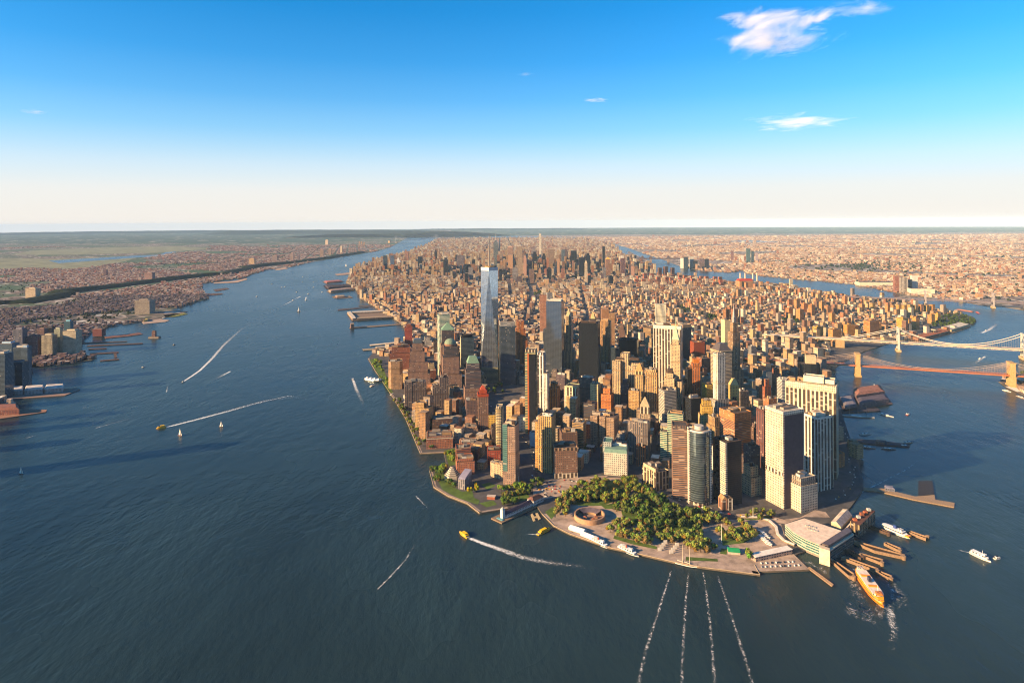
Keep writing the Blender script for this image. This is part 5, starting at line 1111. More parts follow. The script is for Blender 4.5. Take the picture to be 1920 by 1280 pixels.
grove([(1088, 815), (1108, 818), (1112, 850), (1096, 850)], 4, 'dark', 'dark tree on the small green between office blocks', 'trees of the small green', .8, 8)
print('trees', NT[0])
def wood(name, label, polys, n, tint, r=(5, 9), z=2.5):
    """woods too far off to count: one mesh of leafy lumps"""
    mb = MB()
    g = random.Random(len(label))
    for poly, k_ in polys:
        P = [at(*p) for p in poly]
        xs, ys = [p[0] for p in P], [p[1] for p in P]
        k = 0
        for _ in range(k_ * 20):
            x, y = g.uniform(min(xs), max(xs)), g.uniform(min(ys), max(ys))
            if not inside(P, x, y): continue
            rr = g.uniform(*r); f = g.uniform(.6, 1.5)
            tn = [v * f for v in tint]
            a0 = g.uniform(0, 6)
            lo, mi, hi = [ngon(x + g.uniform(-1, 1), y + g.uniform(-1, 1), rr * q_, rr * q_ * g.uniform(.8, 1.1), 6, a0) for q_ in (.8, 1.0, .45)]
            mb.loft(lo, mi, z + rr * .3, z + rr * .9, 'leaf', tn, top=False); mb.loft(mi, hi, z + rr * .9, z + rr * 1.55, 'leaf', tn)
            k += 1
            if k >= k_: break
    return tag(mb.build(name), label, kind='stuff')
wood('park_trees', 'far green tree masses of the eastern bank parks and squares', [([(1768, 592), (1800, 589), (1830, 600), (1828, 608), (1800, 611), (1740, 616), (1752, 603)], 150), ([(1310, 551), (1346, 549), (1352, 553), (1316, 557)], 40), ([(1256, 578), (1280, 574), (1306, 588), (1290, 592)], 60), ([(1316, 592), (1340, 590), (1352, 600), (1330, 606)], 40), ([(1466, 598), (1508, 592), (1512, 608), (1478, 612)], 50), ([(1000, 552), (1016, 545), (1016, 560), (1004, 566)], 24), ([(1660, 600), (1700, 592), (1720, 612), (1690, 618)], 60), ([(1900, 705), (1990, 690), (1990, 740), (1905, 722)], 60)], 0, (.06, .085, .02))
wood('riverside_trees', 'line of trees along the riverside highway going north', [([(672, 549), (682, 550), (735, 588), (775, 616), (800, 636), (786, 634), (748, 604), (705, 572)], 190)], 0, (.055, .075, .02), (4, 7))
wood('town_trees', 'scattered garden trees among the western bank houses', [([(-100, 700), (0, 680), (200, 600), (340, 570), (380, 530), (460, 508), (380, 520), (240, 545), (0, 590), (-100, 610)], 1100), ([(0, 560), (200, 530), (420, 500), (600, 475), (600, 465), (300, 495), (0, 530)], 700)], 0, (.035, .05, .022), (5, 9))
wood('borough_trees', 'scattered street trees among the far eastern roofs', [([(1430, 515), (1700, 545), (1920, 570), (2100, 600), (2100, 500), (1900, 480), (1500, 485), (1420, 500)], 500), ([(1200, 465), (1500, 478), (1920, 470), (1920, 450), (1300, 455)], 260), ([(1560, 500), (1640, 492), (1760, 498), (1740, 505), (1600, 506)], 200)], 0, (.04, .055, .025), (8, 17))

# ------------------------------------------------------------------ bridges
def bridge(name, label, pa, pb, zt, zd, style, tint, deckt, ext=(400, 500), side=250, wid=26, cab=.7, ctint=None):
    A0, B0 = Vector(pa), Vector(pb)
    D = (B0 - A0); L = D.length; D.normalize()
    ang = math.atan2(D.y, D.x)
    r = tag(empty(name, (A0.x, A0.y, 0), ang), label, 'bridge')
    # local frame: x along the deck from the first tower, y across
    mb = MB()
    for s0 in (-1, 1): mb.box(-ext[0], L + ext[1], s0 * wid / 2 - .6, s0 * wid / 2 + .6, zd - 3.4, zd + 1.2, 'metal', deckt)
    mb.box(-ext[0], L + ext[1], -wid / 2 + .6, wid / 2 - .6, zd - 2.6, zd, 'metal', deckt, 'metal', [c * .8 for c in deckt], bottom=True)
    mb.build('deck', r)
    if style == 'steel':
        mb = MB()
        n = int((L + ext[0] + ext[1]) / 12)
        for s0 in (-1, 1):
            y = s0 * (wid / 2 + .3)
            for i in range(n):
                x0, x1 = -ext[0] + i * 12, -ext[0] + i * 12 + 12
                mb.tube([(x0, y, zd - 6.5 if i % 2 else zd + 1), (x1, y, zd + 1 if i % 2 else zd - 6.5)], .55, 'metal', deckt, 4)
            mb.box(-ext[0], L + ext[1], y - .5, y + .5, zd - 7.4, zd - 6.4, 'metal', deckt)
        mb.build('deck_truss', r)
    for tx in (0, L):
        mb = MB()
        if style == 'stone':
            w2, th = 21, 8.5
            mb.box(tx - th * 1.25, tx + th * 1.25, -w2 * 1.12, w2 * 1.12, -4, 6, 'stone', tint)
            mb.box(tx - th, tx + th, -w2, w2, 6, zd - 3.6, 'stone', tint)
            for y0, y1 in ((-w2, -w2 + 8), (-4, 4), (w2 - 8, w2)): mb.box(tx - th * .8, tx + th * .8, y0, y1, zd - 3.6, zt - 11, 'stone', tint)
            for yc in (-8.5, 8.5):                                     # pointed arches closing towards the top
                for i in range(4):
                    hw = 4.5 * (1 - (i / 4) ** 2.0)
                    for s0 in (-1, 1):
                        a_, b_ = sorted((yc + s0 * 4.5, yc + s0 * hw * .8))
                        if b_ - a_ > .1: mb.box(tx - th * .8, tx + th * .8, a_, b_, zt - 11 - 9 + i * 2.25, zt - 11 - 9 + (i + 1) * 2.25, 'stone', tint)
            mb.box(tx - th * .8, tx + th * .8, -w2, w2, zt - 11, zt - 2, 'stone', tint)
            mb.box(tx - th, tx + th, -w2 - 1, w2 + 1, zt - 2, zt, 'stone', [c * 1.1 for c in tint])
        else:
            mb.box(tx - 9, tx + 9, -wid / 2 - 7, wid / 2 + 7, -4, 9, 'stone', (.5, .4, .28))
            for s0 in (-1, 1):
                y = s0 * (wid / 2 + 2.5)
                mb.loft(rect(tx - 4.5, tx + 4.5, y - 2.4, y + 2.4), rect(tx - 2.6, tx + 2.6, y - 2.2, y + 2.2), 9, zt, 'metal', tint)
                mb.box(tx - 3.2, tx + 3.2, y - 2.8, y + 2.8, zt, zt + 3, 'metal', tint)
            yy = wid / 2 + 1
            lv = [zd + 6, zd + (zt - zd) * .5, zt - 3]
            for za, zb in zip(lv, lv[1:]):
                mb.tube([(tx, -yy, za), (tx, yy, zb)], 1.0, 'metal', tint, 4); mb.tube([(tx, yy, za), (tx, -yy, zb)], 1.0, 'metal', tint, 4)
            for zz in (zd - 8, zt - 4): mb.box(tx - 2, tx + 2, -yy, yy, zz, zz + 3.5, 'metal', tint)
        mb.build('tower', r)
    ct = ctint or tint
    def cz(x):
        if 0 <= x <= L: return zd + 2.5 + (zt - zd - 2.5) * (2 * x / L - 1) ** 2
        e = -x if x < 0 else x - L
        return max(zd + 1, zt - (zt - zd) * (e / side) * (1.28 - .28 * e / side))
    for s0 in (-1, 1):
        y = s0 * (wid / 2 + (0 if style == 'stone' else 1.5))
        mb = MB(); mb.tube([(x, y, cz(x)) for x in [-side + i * (L + 2 * side) / 60 for i in range(61)]], cab, 'metal', ct, 5); mb.build('main_cable', r)
        mb = MB()
        n = int((L + side * 1.8) / 8)
        for i in range(n):
            x = -side * .9 + i * 8
            if cz(x) - zd > 2: mb.tube([(x, y, zd + .6), (x, y, cz(x))], .16, 'metal', ct, 3)
            if style == 'stone' and 0 < min(abs(x), abs(x - L)) < 130:
                tx = 0 if abs(x) < abs(x - L) else L
                mb.tube([(x, y, zd + 1), (tx, y * .9, zt - 3)], .14, 'metal', ct, 3)
        tag(mb.build('suspender_cables', r), kind='stuff')
    for x in [-side - 6] + ([L + side + 6] if style == 'steel' else []):
        mb = MB(); mb.box(x - 18, x + 18, -wid / 2 - 4, wid / 2 + 4, 0, zd - 3.6, 'stone', (.42, .32, .21)); mb.build('anchorage', r)
    k = 0
    for x in range(int(-ext[0] + 20), int(-side - 30), 55):
        mb = MB(); mb.box(x - 3, x + 3, -wid / 2 + 2, wid / 2 - 2, 0, zd - 2.7 if style != 'steel' else zd - 7.5, 'stone', (.36, .26, .17)); mb.build('viaduct_pier', r)
    return r
pa, pb = at(1608, 704, 0), at(1896, 724, 0)
bridge('suspension_bridge', 'older bridge with stone arched towers and an orange brown deck', pa, pb, 84, 40, 'stone', (.5, .37, .22), (.42, .2, .105), (420, 420), 250, 26, .55, (.5, .42, .36))
pa = at(1684, 658, 0)
pb = (pa[0] + 450 * .921, pa[1] - 450 * .39)
bridge('suspension_bridge', 'pale steel suspension bridge with thick white cables', pa, pb, 102, 41, 'steel', (.5, .5, .47), (.58, .5, .4), (560, 420), 225, 36, 1.5, (.62, .57, .5))
bridge('suspension_bridge', 'grey lattice steel bridge, farthest of the three over the river', at(1735, 572, 0), at(1862, 577, 0), 96, 40, 'steel', (.4, .37, .36), (.26, .22, .22), (520, 620), 180, 34, 1.0, (.36, .32, .32))
bridge('suspension_bridge', 'faint steel bridge at the far end of the western river', at(743, 455, 0), at(818, 452, 0), 190, 70, 'steel', (.3, .32, .36), (.3, .3, .33), (300, 900), 260, 60, 4, (.3, .32, .36))
r = tag(empty('truss_bridge', (*at(1168, 492, 0), 0), math.atan2(at(1255, 492)[1] - at(1168, 492)[1], at(1255, 492)[0] - at(1168, 492)[0])), 'dark truss bridge crossing to the river island', 'bridge')
Lb = math.dist(at(1168, 492), at(1255, 492))
mb = MB(); mb.box(-200, Lb + 150, -12, 12, 48, 62, 'metal', (.14, .11, .11)); mb.build('deck', r)
for f in (.05, .42, .6, .98):
    mb = MB(); mb.box(Lb * f - 14, Lb * f + 14, -14, 14, -3, 48, 'stone', (.3, .24, .2)); mb.cone(rect(Lb * f - 30, Lb * f + 30, -10, 10), 62, 96, 'metal', (.14, .11, .11), .15); mb.build('tower', r)
isl = sheet('island', [at(*p) for p in [(1179, 471), (1192, 478), (1212, 486), (1227, 496), (1222, 499), (1205, 493), (1186, 483), (1176, 474)]], 2.3, 'borough_ground', 'stone', label='thin wooded island in the eastern river')

# ------------------------------------------------------------------ piers and buildings at the water's edge
def pier(label, px, z=2.2, tint=(.24, .19, .15), sheds=(), name='pier', k='wood', cat='pier', piles=True):
    P = ccw([at(*p) for p in px])
    cx, cy = sum(p[0] for p in P) / len(P), sum(p[1] for p in P) / len(P)
    Q = [(p[0] - cx, p[1] - cy) for p in P]
    r = tag(empty(name, (cx, cy, 0)), label, cat)
    mb = MB()
    if name == 'ferry_rack':
        I = [(p[0] * .86, p[1] * .86) for p in Q]
        mb.loft(Q, Q, 0, z, k, tint, top=False)
        for a_, b_, c_, d_ in zip(Q, Q[1:] + Q[:1], I[1:] + I[:1], I):
            mb.face([(*a_, z), (*b_, z), (*c_, z), (*d_, z)], k, [c * 1.3 for c in tint]); mb.face([(*c_, z - 2.6), (*d_, z - 2.6), (*d_, z), (*c_, z)], k, tint)
        mb.face([(*p, z - 2.6) for p in I], k, (.12, .085, .06))
        mb.build('fender_wall', r)
        e_ = max(Q, key=lambda p: p[0] - p[1])
        mb = MB(); mb.prism(ngon(e_[0], e_[1], 3.4, 3.4, 9), -2, z + 1.4, k, tint, k, [c * 1.3 for c in tint]); mb.build('dolphin', r)
        mb = MB()
    else: mb.prism(Q, z - 1.2 if piles else -3, z, k, tint, k, [c * 1.25 for c in tint], bottom=True); mb.build('deck', r)
    if piles:
        mb = MB(); I = [(p[0] * .93, p[1] * .93) for p in Q]; mb.prism(I, -3, z - 1.2, 'wood', (.05, .04, .035), top=False); mb.build('piling', r)
    for (sp, h, tw, tr, hipf) in sheds:
        S = ccw([(a - cx, b - cy) for a, b in [at(*p) for p in sp]])
        mb = MB(); mb.prism(S, z, z + h, 'punch', tw, 'roof', tr); sh = mb.build('shed', r)
        if hipf:
            mx, my = sum(p[0] for p in S) / len(S), sum(p[1] for p in S) / len(S)
            mb = MB(); mb.loft(S, [(mx + (p[0] - mx) * hipf, my + (p[1] - my) * hipf) for p in S], z + h, z + h * 1.35, 'roof', tr); mb.build('roof', r)
    return r
wht, tan_, rust = (.6, .55, .48), (.42, .34, .26), (.34, .17, .12)
pier('square pier with a low sports building around a courtyard', [(650, 588), (720, 584), (736, 597), (660, 602)], sheds=[([(651, 588), (657, 587), (668, 600), (661, 601)], 10, tan_, wht, 0), ([(660, 587.3), (719, 584.3), (721, 586.5), (662, 589.5)], 10, tan_, wht, 0), ([(669, 599), (733, 595), (735, 597.5), (670, 601)], 10, (.2, .16, .13), tan_, 0)])
pier('thin pier ending at a brown ventilation tower in the western river', [(655, 614), (754, 607), (755, 609), (656, 617)], sheds=[([(657, 614.5), (664, 614), (664, 616), (658, 616.5)], 24, (.34, .2, .14), tan_, 0)])
pier('narrow dark pier with a moored barge north of the square pier', [(633, 580), (690, 575.5), (692, 577), (634, 583)], tint=(.12, .1, .1))
pier('short pier by the highway just north of the square pier', [(672, 573), (700, 572), (700, 574.5), (674, 575)], tint=(.14, .12, .11))
pier('small pier with sheds where the highway trees begin', [(622, 556), (656, 555), (662, 558.5), (628, 560)], sheds=[([(628, 556), (646, 555.5), (648, 558), (632, 559)], 8, (.3, .2, .17), tan_, .7)])
pier('long pier with a tan roofed shed on the western river', [(612, 546), (660, 540.5), (668, 544), (618, 550)], sheds=[([(616, 546.5), (658, 542), (663, 544.5), (620, 549)], 13, tan_, (.38, .3, .26), .8)])
pier('dark pier with a black roofed shed on the western river', [(606, 536), (655, 534), (668, 539), (612, 543)], tint=(.08, .06, .07), sheds=[([(610, 537), (652, 535), (662, 539), (616, 542)], 12, (.1, .07, .08), (.1, .08, .09), .8)])
pier('pier with a pink roofed shed, farthest of the three western shed piers', [(605, 528.5), (638, 526), (646, 529), (612, 532.5)], sheds=[([(608, 529), (637, 527), (642, 529), (613, 531.5)], 10, (.3, .14, .13), (.42, .22, .2), .8)])
pier('low pale pier far up the western river', [(628, 514), (656, 511), (662, 514), (632, 517)], tint=(.34, .27, .23))
pier('broad pale passenger pier far up the western river', [(664, 501.5), (700, 496), (708, 500), (670, 505)], tint=(.4, .32, .28), sheds=[([(668, 502), (698, 498), (702, 500), (672, 504)], 12, tan_, wht, .8)])
pier('slim pale pier pointing west below the orange brick tower', [(693, 646.5), (752, 640.5), (753, 643), (694, 649)], tint=(.5, .44, .36))
pier('pier with lawn and sheds just south of the slim pale pier', [(679, 655), (732, 650.5), (738, 653.5), (682, 658)], tint=(.3, .26, .2), sheds=[([(704, 652.5), (726, 651), (728, 652.5), (706, 654)], 5, tan_, wht, 0)])
pier('marina quay with a dark breakwater below the domed tower', [(742, 733), (760, 730), (770, 744), (758, 750)], tint=(.12, .11, .12))
pier('rust roofed waterfront shed pier on the eastern river', [(1704, 636), (1764, 619), (1784, 625), (1722, 642)], tint=(.2, .13, .1), sheds=[([(1708, 635), (1764, 620), (1779, 625), (1722, 640)], 11, (.34, .2, .12), (.4, .2, .13), 0)])
pier('white roofed shed pier at the bend of the eastern river', [(1762, 619), (1800, 608), (1821, 613), (1786, 625)], sheds=[([(1765, 618), (1800, 608.5), (1817, 612.5), (1784, 623)], 12, (.5, .42, .3), wht, 0)])
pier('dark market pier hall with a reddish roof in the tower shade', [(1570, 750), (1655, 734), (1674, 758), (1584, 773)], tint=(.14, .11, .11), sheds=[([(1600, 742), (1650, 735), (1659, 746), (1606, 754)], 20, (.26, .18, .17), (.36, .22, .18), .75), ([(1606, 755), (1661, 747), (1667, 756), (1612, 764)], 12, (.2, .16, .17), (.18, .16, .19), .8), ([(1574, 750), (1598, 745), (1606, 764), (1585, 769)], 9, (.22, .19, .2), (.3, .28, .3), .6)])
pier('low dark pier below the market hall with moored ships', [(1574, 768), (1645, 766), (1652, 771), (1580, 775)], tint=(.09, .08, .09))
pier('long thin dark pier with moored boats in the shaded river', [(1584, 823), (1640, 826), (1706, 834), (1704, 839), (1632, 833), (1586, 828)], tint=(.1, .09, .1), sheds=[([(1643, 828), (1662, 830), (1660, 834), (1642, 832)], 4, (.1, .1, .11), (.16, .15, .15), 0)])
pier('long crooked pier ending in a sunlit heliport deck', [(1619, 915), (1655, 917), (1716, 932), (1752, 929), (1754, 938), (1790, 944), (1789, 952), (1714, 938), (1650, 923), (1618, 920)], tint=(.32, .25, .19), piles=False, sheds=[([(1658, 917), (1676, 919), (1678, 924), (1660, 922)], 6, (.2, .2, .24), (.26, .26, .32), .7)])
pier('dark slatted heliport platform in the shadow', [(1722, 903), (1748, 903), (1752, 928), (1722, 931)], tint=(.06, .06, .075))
pier('little H shaped floating dock in the park basin', [(995, 965), (998, 963), (1002, 969), (1007, 968), (1004, 963), (1008, 962), (1014, 973), (1010, 975), (1008, 971), (1002, 972), (1004, 977), (1000, 978)], z=1.4, tint=(.45, .38, .26))
pier('thin timber jetty reaching from the car park into the harbour', [(1514, 1067), (1518, 1065), (1563, 1098), (1560, 1102)], tint=(.4, .3, .21), z=3)
for i, (px, lab) in enumerate([([(1556, 1053), (1561, 1052), (1602, 1080), (1601, 1087), (1592, 1085)], 'curved timber ferry rack just left of the orange ferry'), ([(1577, 1049), (1582, 1047), (1647, 1070), (1645, 1075)], 'timber ferry rack just right of the orange ferry stern'), ([(1634, 1071), (1638, 1070), (1673, 1084), (1671, 1090)], 'detached timber dolphin rack beside the orange ferry'), ([(1610, 1043), (1614, 1041), (1656, 1053), (1654, 1060)], 'timber ferry rack with a hooked end in the middle slip'), ([(1596, 1018), (1601, 1017), (1697, 1044), (1695, 1049), (1640, 1037)], 'longest timber ferry rack of the terminal'),
                ([(1657, 1022), (1661, 1020), (1690, 1032), (1687, 1037)], 'short timber rack behind the longest ferry rack'), ([(1700, 1000), (1704, 998), (1739, 1010), (1736, 1014)], 'reddish timber rack at the bow of the docked white ferry'), ([(1626, 990), (1630, 988), (1668, 1001), (1666, 1004)], 'shaded timber rack by the docked white ferry'), ([(1586, 1033), (1590, 1031), (1618, 1047), (1614, 1050)], 'dark timber rack under the terminal doors')]):
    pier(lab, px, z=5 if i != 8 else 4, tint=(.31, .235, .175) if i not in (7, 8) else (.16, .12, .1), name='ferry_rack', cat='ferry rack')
pier('pier with parked cars and grass in front of the western towers', [(53, 690), (100, 685), (172, 675), (178, 671), (172, 667), (110, 669), (50, 675)], tint=(.34, .29, .2), piles=False)
pier('long pier carrying four white roofed sheds on the western bank', [(-40, 748), (-30, 736), (146, 728), (150, 731), (122, 742), (0, 750)], tint=(.3, .23, .2), piles=False, sheds=[([(-30 + 38 * i, 745 - 2.2 * i), (4 + 38 * i, 743 - 2.2 * i), (6 + 38 * i, 736 - 2.2 * i), (-28 + 38 * i, 738 - 2.2 * i)], 14, (.5, .46, .44), (.62, .58, .55), .9) for i in range(4)])
pier('red brick terminal pier at the western edge of the harbour', [(-80, 786), (-70, 774), (30, 768), (88, 769), (86, 773), (40, 780), (0, 786)], tint=(.3, .2, .16), piles=False, sheds=[([(-70, 783), (36, 778), (34, 770), (-68, 774)], 16, (.32, .16, .13), (.34, .2, .17), .9)])
pier('long grassy pier behind the dark red warehouse', [(196, 632), (262, 624), (268, 627), (240, 631), (198, 635)], tint=(.2, .12, .1), piles=False)
pier('yellow green pier tip on the western bank', [(306, 591), (345, 587), (352, 589), (330, 594), (310, 595)], tint=(.2, .2, .08), piles=False)
pier('pale pier with sheds below the isolated cream slab', [(266, 604), (300, 598), (318, 601), (310, 604), (270, 608)], tint=(.36, .3, .26), piles=False, sheds=[([(268, 601), (276, 600), (277, 603), (270, 604)], 9, (.5, .42, .2), (.5, .42, .2), 0)])
for px, lab in (([(150, 643), (238, 640), (239, 641), (150, 645)], 'first thin dark finger pier by the western towers'), ([(163, 648), (268, 643.5), (268, 645), (163, 650)], 'second thin dark finger pier by the western towers'), ([(166, 654), (200, 653), (200, 654.5), (166, 656)], 'short dark finger pier by the western towers'), ([(168, 663), (222, 660), (223, 662), (168, 665)], 'third thin finger pier, with a hooked end'), ([(188, 676), (223, 673), (224, 675), (188, 678)], 'stub of a finger pier beyond the grassy car pier'), ([(213, 662), (218, 661), (220, 671), (215, 672)], 'small crosswise timber pier off the western towers'),
                ([(400, 543), (425, 540), (430, 542), (405, 547)], 'dark pier in the northern cove of the western bank'), ([(385, 551), (415, 550), (419, 552), (390, 555)], 'dark stub pier below the northern cove'), ([(400, 530), (440, 527), (462, 522), (464, 524), (445, 530), (402, 532)], 'long tan pier at the mouth of the northern cove'), ([(515, 505), (535, 502), (540, 504), (520, 507)], 'small tan pier below the wooded bluff')):
    pier(lab, px, z=2.4, tint=(.14, .1, .09) if 'tan' not in lab else (.4, .31, .25))

# the ferry terminal
def world_poly(r, px, z):
    return ccw([(a - r.location.x, b - r.location.y) for a, b in [at(p[0], p[1], z) for p in px]])
o_ = at(1520, 1015)
r = tag(empty('ferry_terminal', (*o_, 0)), 'low ferry terminal with a broad tan roof and glass western wall', 'ferry terminal')
P = world_poly(r, [(1472, 983), (1508, 972), (1577, 995), (1536, 1021), (1511, 1011), (1488, 998)], 22)
mb = MB(); mb.prism(P, -3, 3, 'stone', concrete, top=False); mb.build('foundation', r)
mb = MB(); mb.prism(P, 3, 21, 'glassband', (.5, .5, .4), top=False); mb.build('glass_wall', r)
mb = MB(); mb.prism([(x * 1.012, y * 1.012) for x, y in P], 21, 22.6, 'plain', (.55, .47, .38), 'plain', (.72, .62, .53)); rf = mb.build('roof', r)
for i in range(6):
    c = world_poly(r, [(1513 + 7 * (i % 3) + 3 * (i // 3), 986 + 2 * (i % 3) + 6 * (i // 3))] * 3, 22)[0]
    mb = MB(); mb.box(c[0] - 2.2, c[0] + 2.2, c[1] - 1.6, c[1] + 1.6, 22.6, 24.2, 'plain', pale); mb.build('roof_vent', rf)
P = world_poly(r, [(1535, 1021), (1556, 1028), (1601, 998), (1590, 986), (1577, 994)], 22)
mb = MB(); mb.prism(P, -3, 17, 'curtain', (.24, .3, .28), top=False); mb.build('slip_hall', r)
mb = MB(); mb.prism(P, 17, 19, 'plain', (.6, .53, .44), 'plain', (.6, .53, .44)); mb.build('canopy', r)
I = world_poly(r, [(1541, 1020), (1553, 1024.5), (1597, 997), (1588, 990), (1577, 997)], 22)
mb = MB(); mb.prism(I, 19, 24, 'metal', (.17, .14, .14), 'metal', (.17, .145, .15)); mb.build('roof_ridge', r)
P = world_poly(r, [(1536, 1020), (1556, 1027), (1556, 1032), (1536, 1026)], 27)
mb = MB(); mb.prism(P, -3, 27, 'plain', (.6, .52, .42)); mb.build('corner_tower', r)
r = tag(empty('maritime_building', (*at(1618, 990), 0)), 'tall brown ferry house on piles with a cluttered roof deck', 'ferry terminal')
P = world_poly(r, [(1594, 975), (1612, 984), (1641, 956), (1624, 951)], 24)
mb = MB(); mb.prism(P, -3, 8, 'bigrib', (.2, .2, .17), top=False); mb.build('slip_openings', r)
mb = MB(); mb.prism(P, 8, 23, 'bigrib', (.34, .27, .18), 'roof', (.2, .12, .1)); mb.build('body', r)
for i in range(5):
    c = world_poly(r, [(1603 + 6.5 * i, 974 - 4.6 * i)] * 3, 24)[0]
    mb = MB(); mb.box(c[0] - 3, c[0] + 3, c[1] - 3, c[1] + 3, 23, 26 + i % 3, 'plain', [(.45, .2, .12), pale, (.3, .15, .1)][i % 3]); mb.build('roof_plant', r)
r = tag(empty('ferry_house', (*at(1585, 975), 0)), 'pale gabled ferry house with skylight rows behind the terminal', 'ferry terminal')
for i, px in enumerate([[(1558, 974), (1577, 984), (1598, 962), (1580, 950)], [(1582, 984), (1592, 988), (1611, 966), (1602, 962)]]):
    P = world_poly(r, px, 18)
    mb = MB(); mb.prism(P, 0, 14 if i == 0 else 10, 'plain', (.5, .42, .32), top=False); mb.build('wall', r)
    mx = [((P[0][0] + P[1][0]) / 2, (P[0][1] + P[1][1]) / 2), ((P[2][0] + P[3][0]) / 2, (P[2][1] + P[3][1]) / 2)]
    Z0, Z1 = (14, 20) if i == 0 else (10, 13)
    e0, e1 = [(P[k][0], P[k][1], Z0) for k in (0, 3)], [(P[k][0], P[k][1], Z0) for k in (1, 2)]
    mb = MB(); mb.face([e0[0], e0[1], (*mx[1], Z1), (*mx[0], Z1)][::-1], 'roof', (.62, .56, .5)); mb.face([e1[0], (*mx[0], Z1), (*mx[1], Z1), e1[1]][::-1], 'roof', (.24, .2, .2) if i else (.5, .44, .4))
    mb.face([(P[0][0], P[0][1], Z0), (P[1][0], P[1][1], Z0), (*mx[0], Z1)], 'plain', (.56, .48, .38)); mb.face([(P[2][0], P[2][1], Z0), (P[3][0], P[3][1], Z0), (*mx[1], Z1)], 'plain', (.56, .48, .38))
    mb.build('roof', r)
# the round fort
cx, cy = at(1109, 987)
cy += 30
r = tag(empty('round_fort', (cx, cy, 2.5)), 'round open brown stone fort with an inner courtyard', 'fort')
mb = MB()
for i in range(48):
    a0, a1 = i * 2 * math.pi / 48, (i + 1) * 2 * math.pi / 48
    for ra, rb, za, zb in ((30, 30, 0, 9), (30, 27.5, 9, 9), (27.5, 27.5, 9, 1.0)):
        mb.face([(ra * math.cos(a0), ra * math.sin(a0), za), (ra * math.cos(a1), ra * math.sin(a1), za), (rb * math.cos(a1), rb * math.sin(a1), zb), (rb * math.cos(a0), rb * math.sin(a0), zb)], 'stone', (.46, .33, .24))
mb.build('ring_wall', r)
mb = MB(); mb.prism(ngon(0, 0, 27.4, 27.4, 32), 0, .4, 'stone', (.36, .28, .24)); mb.build('courtyard', r)
mb = MB()
for i in range(12):
    a0, a1 = R(25) + i * R(110) / 12, R(25) + (i + 1) * R(110) / 12
    mb.face([(27 * math.cos(a0), 27 * math.sin(a0), 9.6), (27 * math.cos(a1), 27 * math.sin(a1), 9.6), (15 * math.cos(a1), 15 * math.sin(a1), 5), (15 * math.cos(a0), 15 * math.sin(a0), 5)][::-1], 'roof', (.2, .17, .19))
    mb.face([(15 * math.cos(a0), 15 * math.sin(a0), .4), (15 * math.cos(a1), 15 * math.sin(a1), .4), (15 * math.cos(a1), 15 * math.sin(a1), 5), (15 * math.cos(a0), 15 * math.sin(a0), 5)][::-1], 'plain', (.36, .27, .2))
mb.build('roof', r)
for x, y in ((-9, -3), (6, -12), (12, -2)):
    mb = MB(); mb.box(x - 3, x + 3, y - 2.5, y + 2.5, .4, 4, 'plain', (.38, .26, .19)); mb.cone(rect(x - 3.4, x + 3.4, y - 2.9, y + 2.9), 4, 6.4, 'roof', (.3, .16, .12), .05); mb.build('hut', r)
# the white pier house with its clock tower
A0, B0 = Vector(at(943, 973)), Vector(at(1014, 940))
D = B0 - A0; L = D.length
r = tag(empty('pier_house', (A0.x, A0.y, 0), math.atan2(D.y, D.x)), 'long white pier house with a clock tower and dark roof', 'pier house')
mb = MB(); mb.box(-16, L + 6, -13, 17, -2.5, 2.4, 'wood', (.3, .24, .19)); mb.build('pier_deck', r)
mb = MB(); mb.box(2, L * .72, -6, 8, 2.4, 9.5, 'grid', (.55, .54, .53), 'roof', (.2, .18, .2)); mb.build('wing', r)
mb = MB(); mb.loft(rect(1.5, L * .725, -6.6, 8.6), rect(4, L * .72, -.5, 2.5), 9.5, 13.5, 'roof', (.13, .11, .14)); mb.build('roof', r)
mb = MB(); mb.box(L * .72, L, -8, 10, 2.4, 13, 'grid', (.55, .54, .53)); mb.build('head_house', r)
mb = MB(); mb.loft(rect(L * .715, L + .5, -8.6, 10.6), rect(L * .76, L - 5, -1, 3), 13, 18, 'roof', (.22, .14, .12)); mb.build('head_roof', r)
mb = MB(); mb.box(-4.5, 1.8, -3.5, 3, 2.4, 19, 'plain', (.66, .65, .63)); mb.cone(rect(-4.9, 2.2, -3.9, 3.4), 19, 25, 'copper', (.5, .52, .5), .05); mb.build('clock_tower', r)
mb = MB(); mb.box(-10, -4.6, -8, 8, 2.4, 3.6, 'plain', (.2, .36, .4)); mb.build('awning', r)
# station with a white roof, café with a green roof, monument slabs, tents, flagpole, terrace house
def block(name, label, cat, pxa, pxb, wid, h, tint, k, roof_t, roofh, group=None):
    A1, B1 = Vector(at(*pxa)), Vector(at(*pxb))
    d = B1 - A1
    r = tag(empty(name, (A1.x, A1.y, 2.5), math.atan2(d.y, d.x)), label, cat, group)
    mb = MB(); mb.box(0, d.length, 0, wid, 0, h, k, tint); mb.build('wall', r)
    mb = MB(); mb.loft(rect(-.5, d.length + .5, -.6, wid + .6), rect(.5 if roofh < 3 else 1, d.length - .5, wid * .46, wid * .54) if roofh > .8 else rect(-.5, d.length + .5, -.6, wid + .6), h, h + roofh, 'plain', roof_t, bottom=True); mb.build('roof', r)
    return r
r = block('station', 'long low station with a flat white roof by the car park', 'station', (1417, 1056), (1486, 1041), 13, 8, (.4, .32, .28), 'punchw', (.72, .68, .63), .6)
block('cafe', 'small restaurant with a bright green pitched roof', 'restaurant', (1366, 1041), (1388, 1043), 16, 4, (.5, .45, .38), 'plain', (.05, .3, .16), 4)
block('terrace_house', 'small red terrace house with a white awning on the lawn', 'pavilion', (913, 938), (928, 939), 9, 6, (.36, .17, .12), 'plain', (.55, .48, .42), .5)
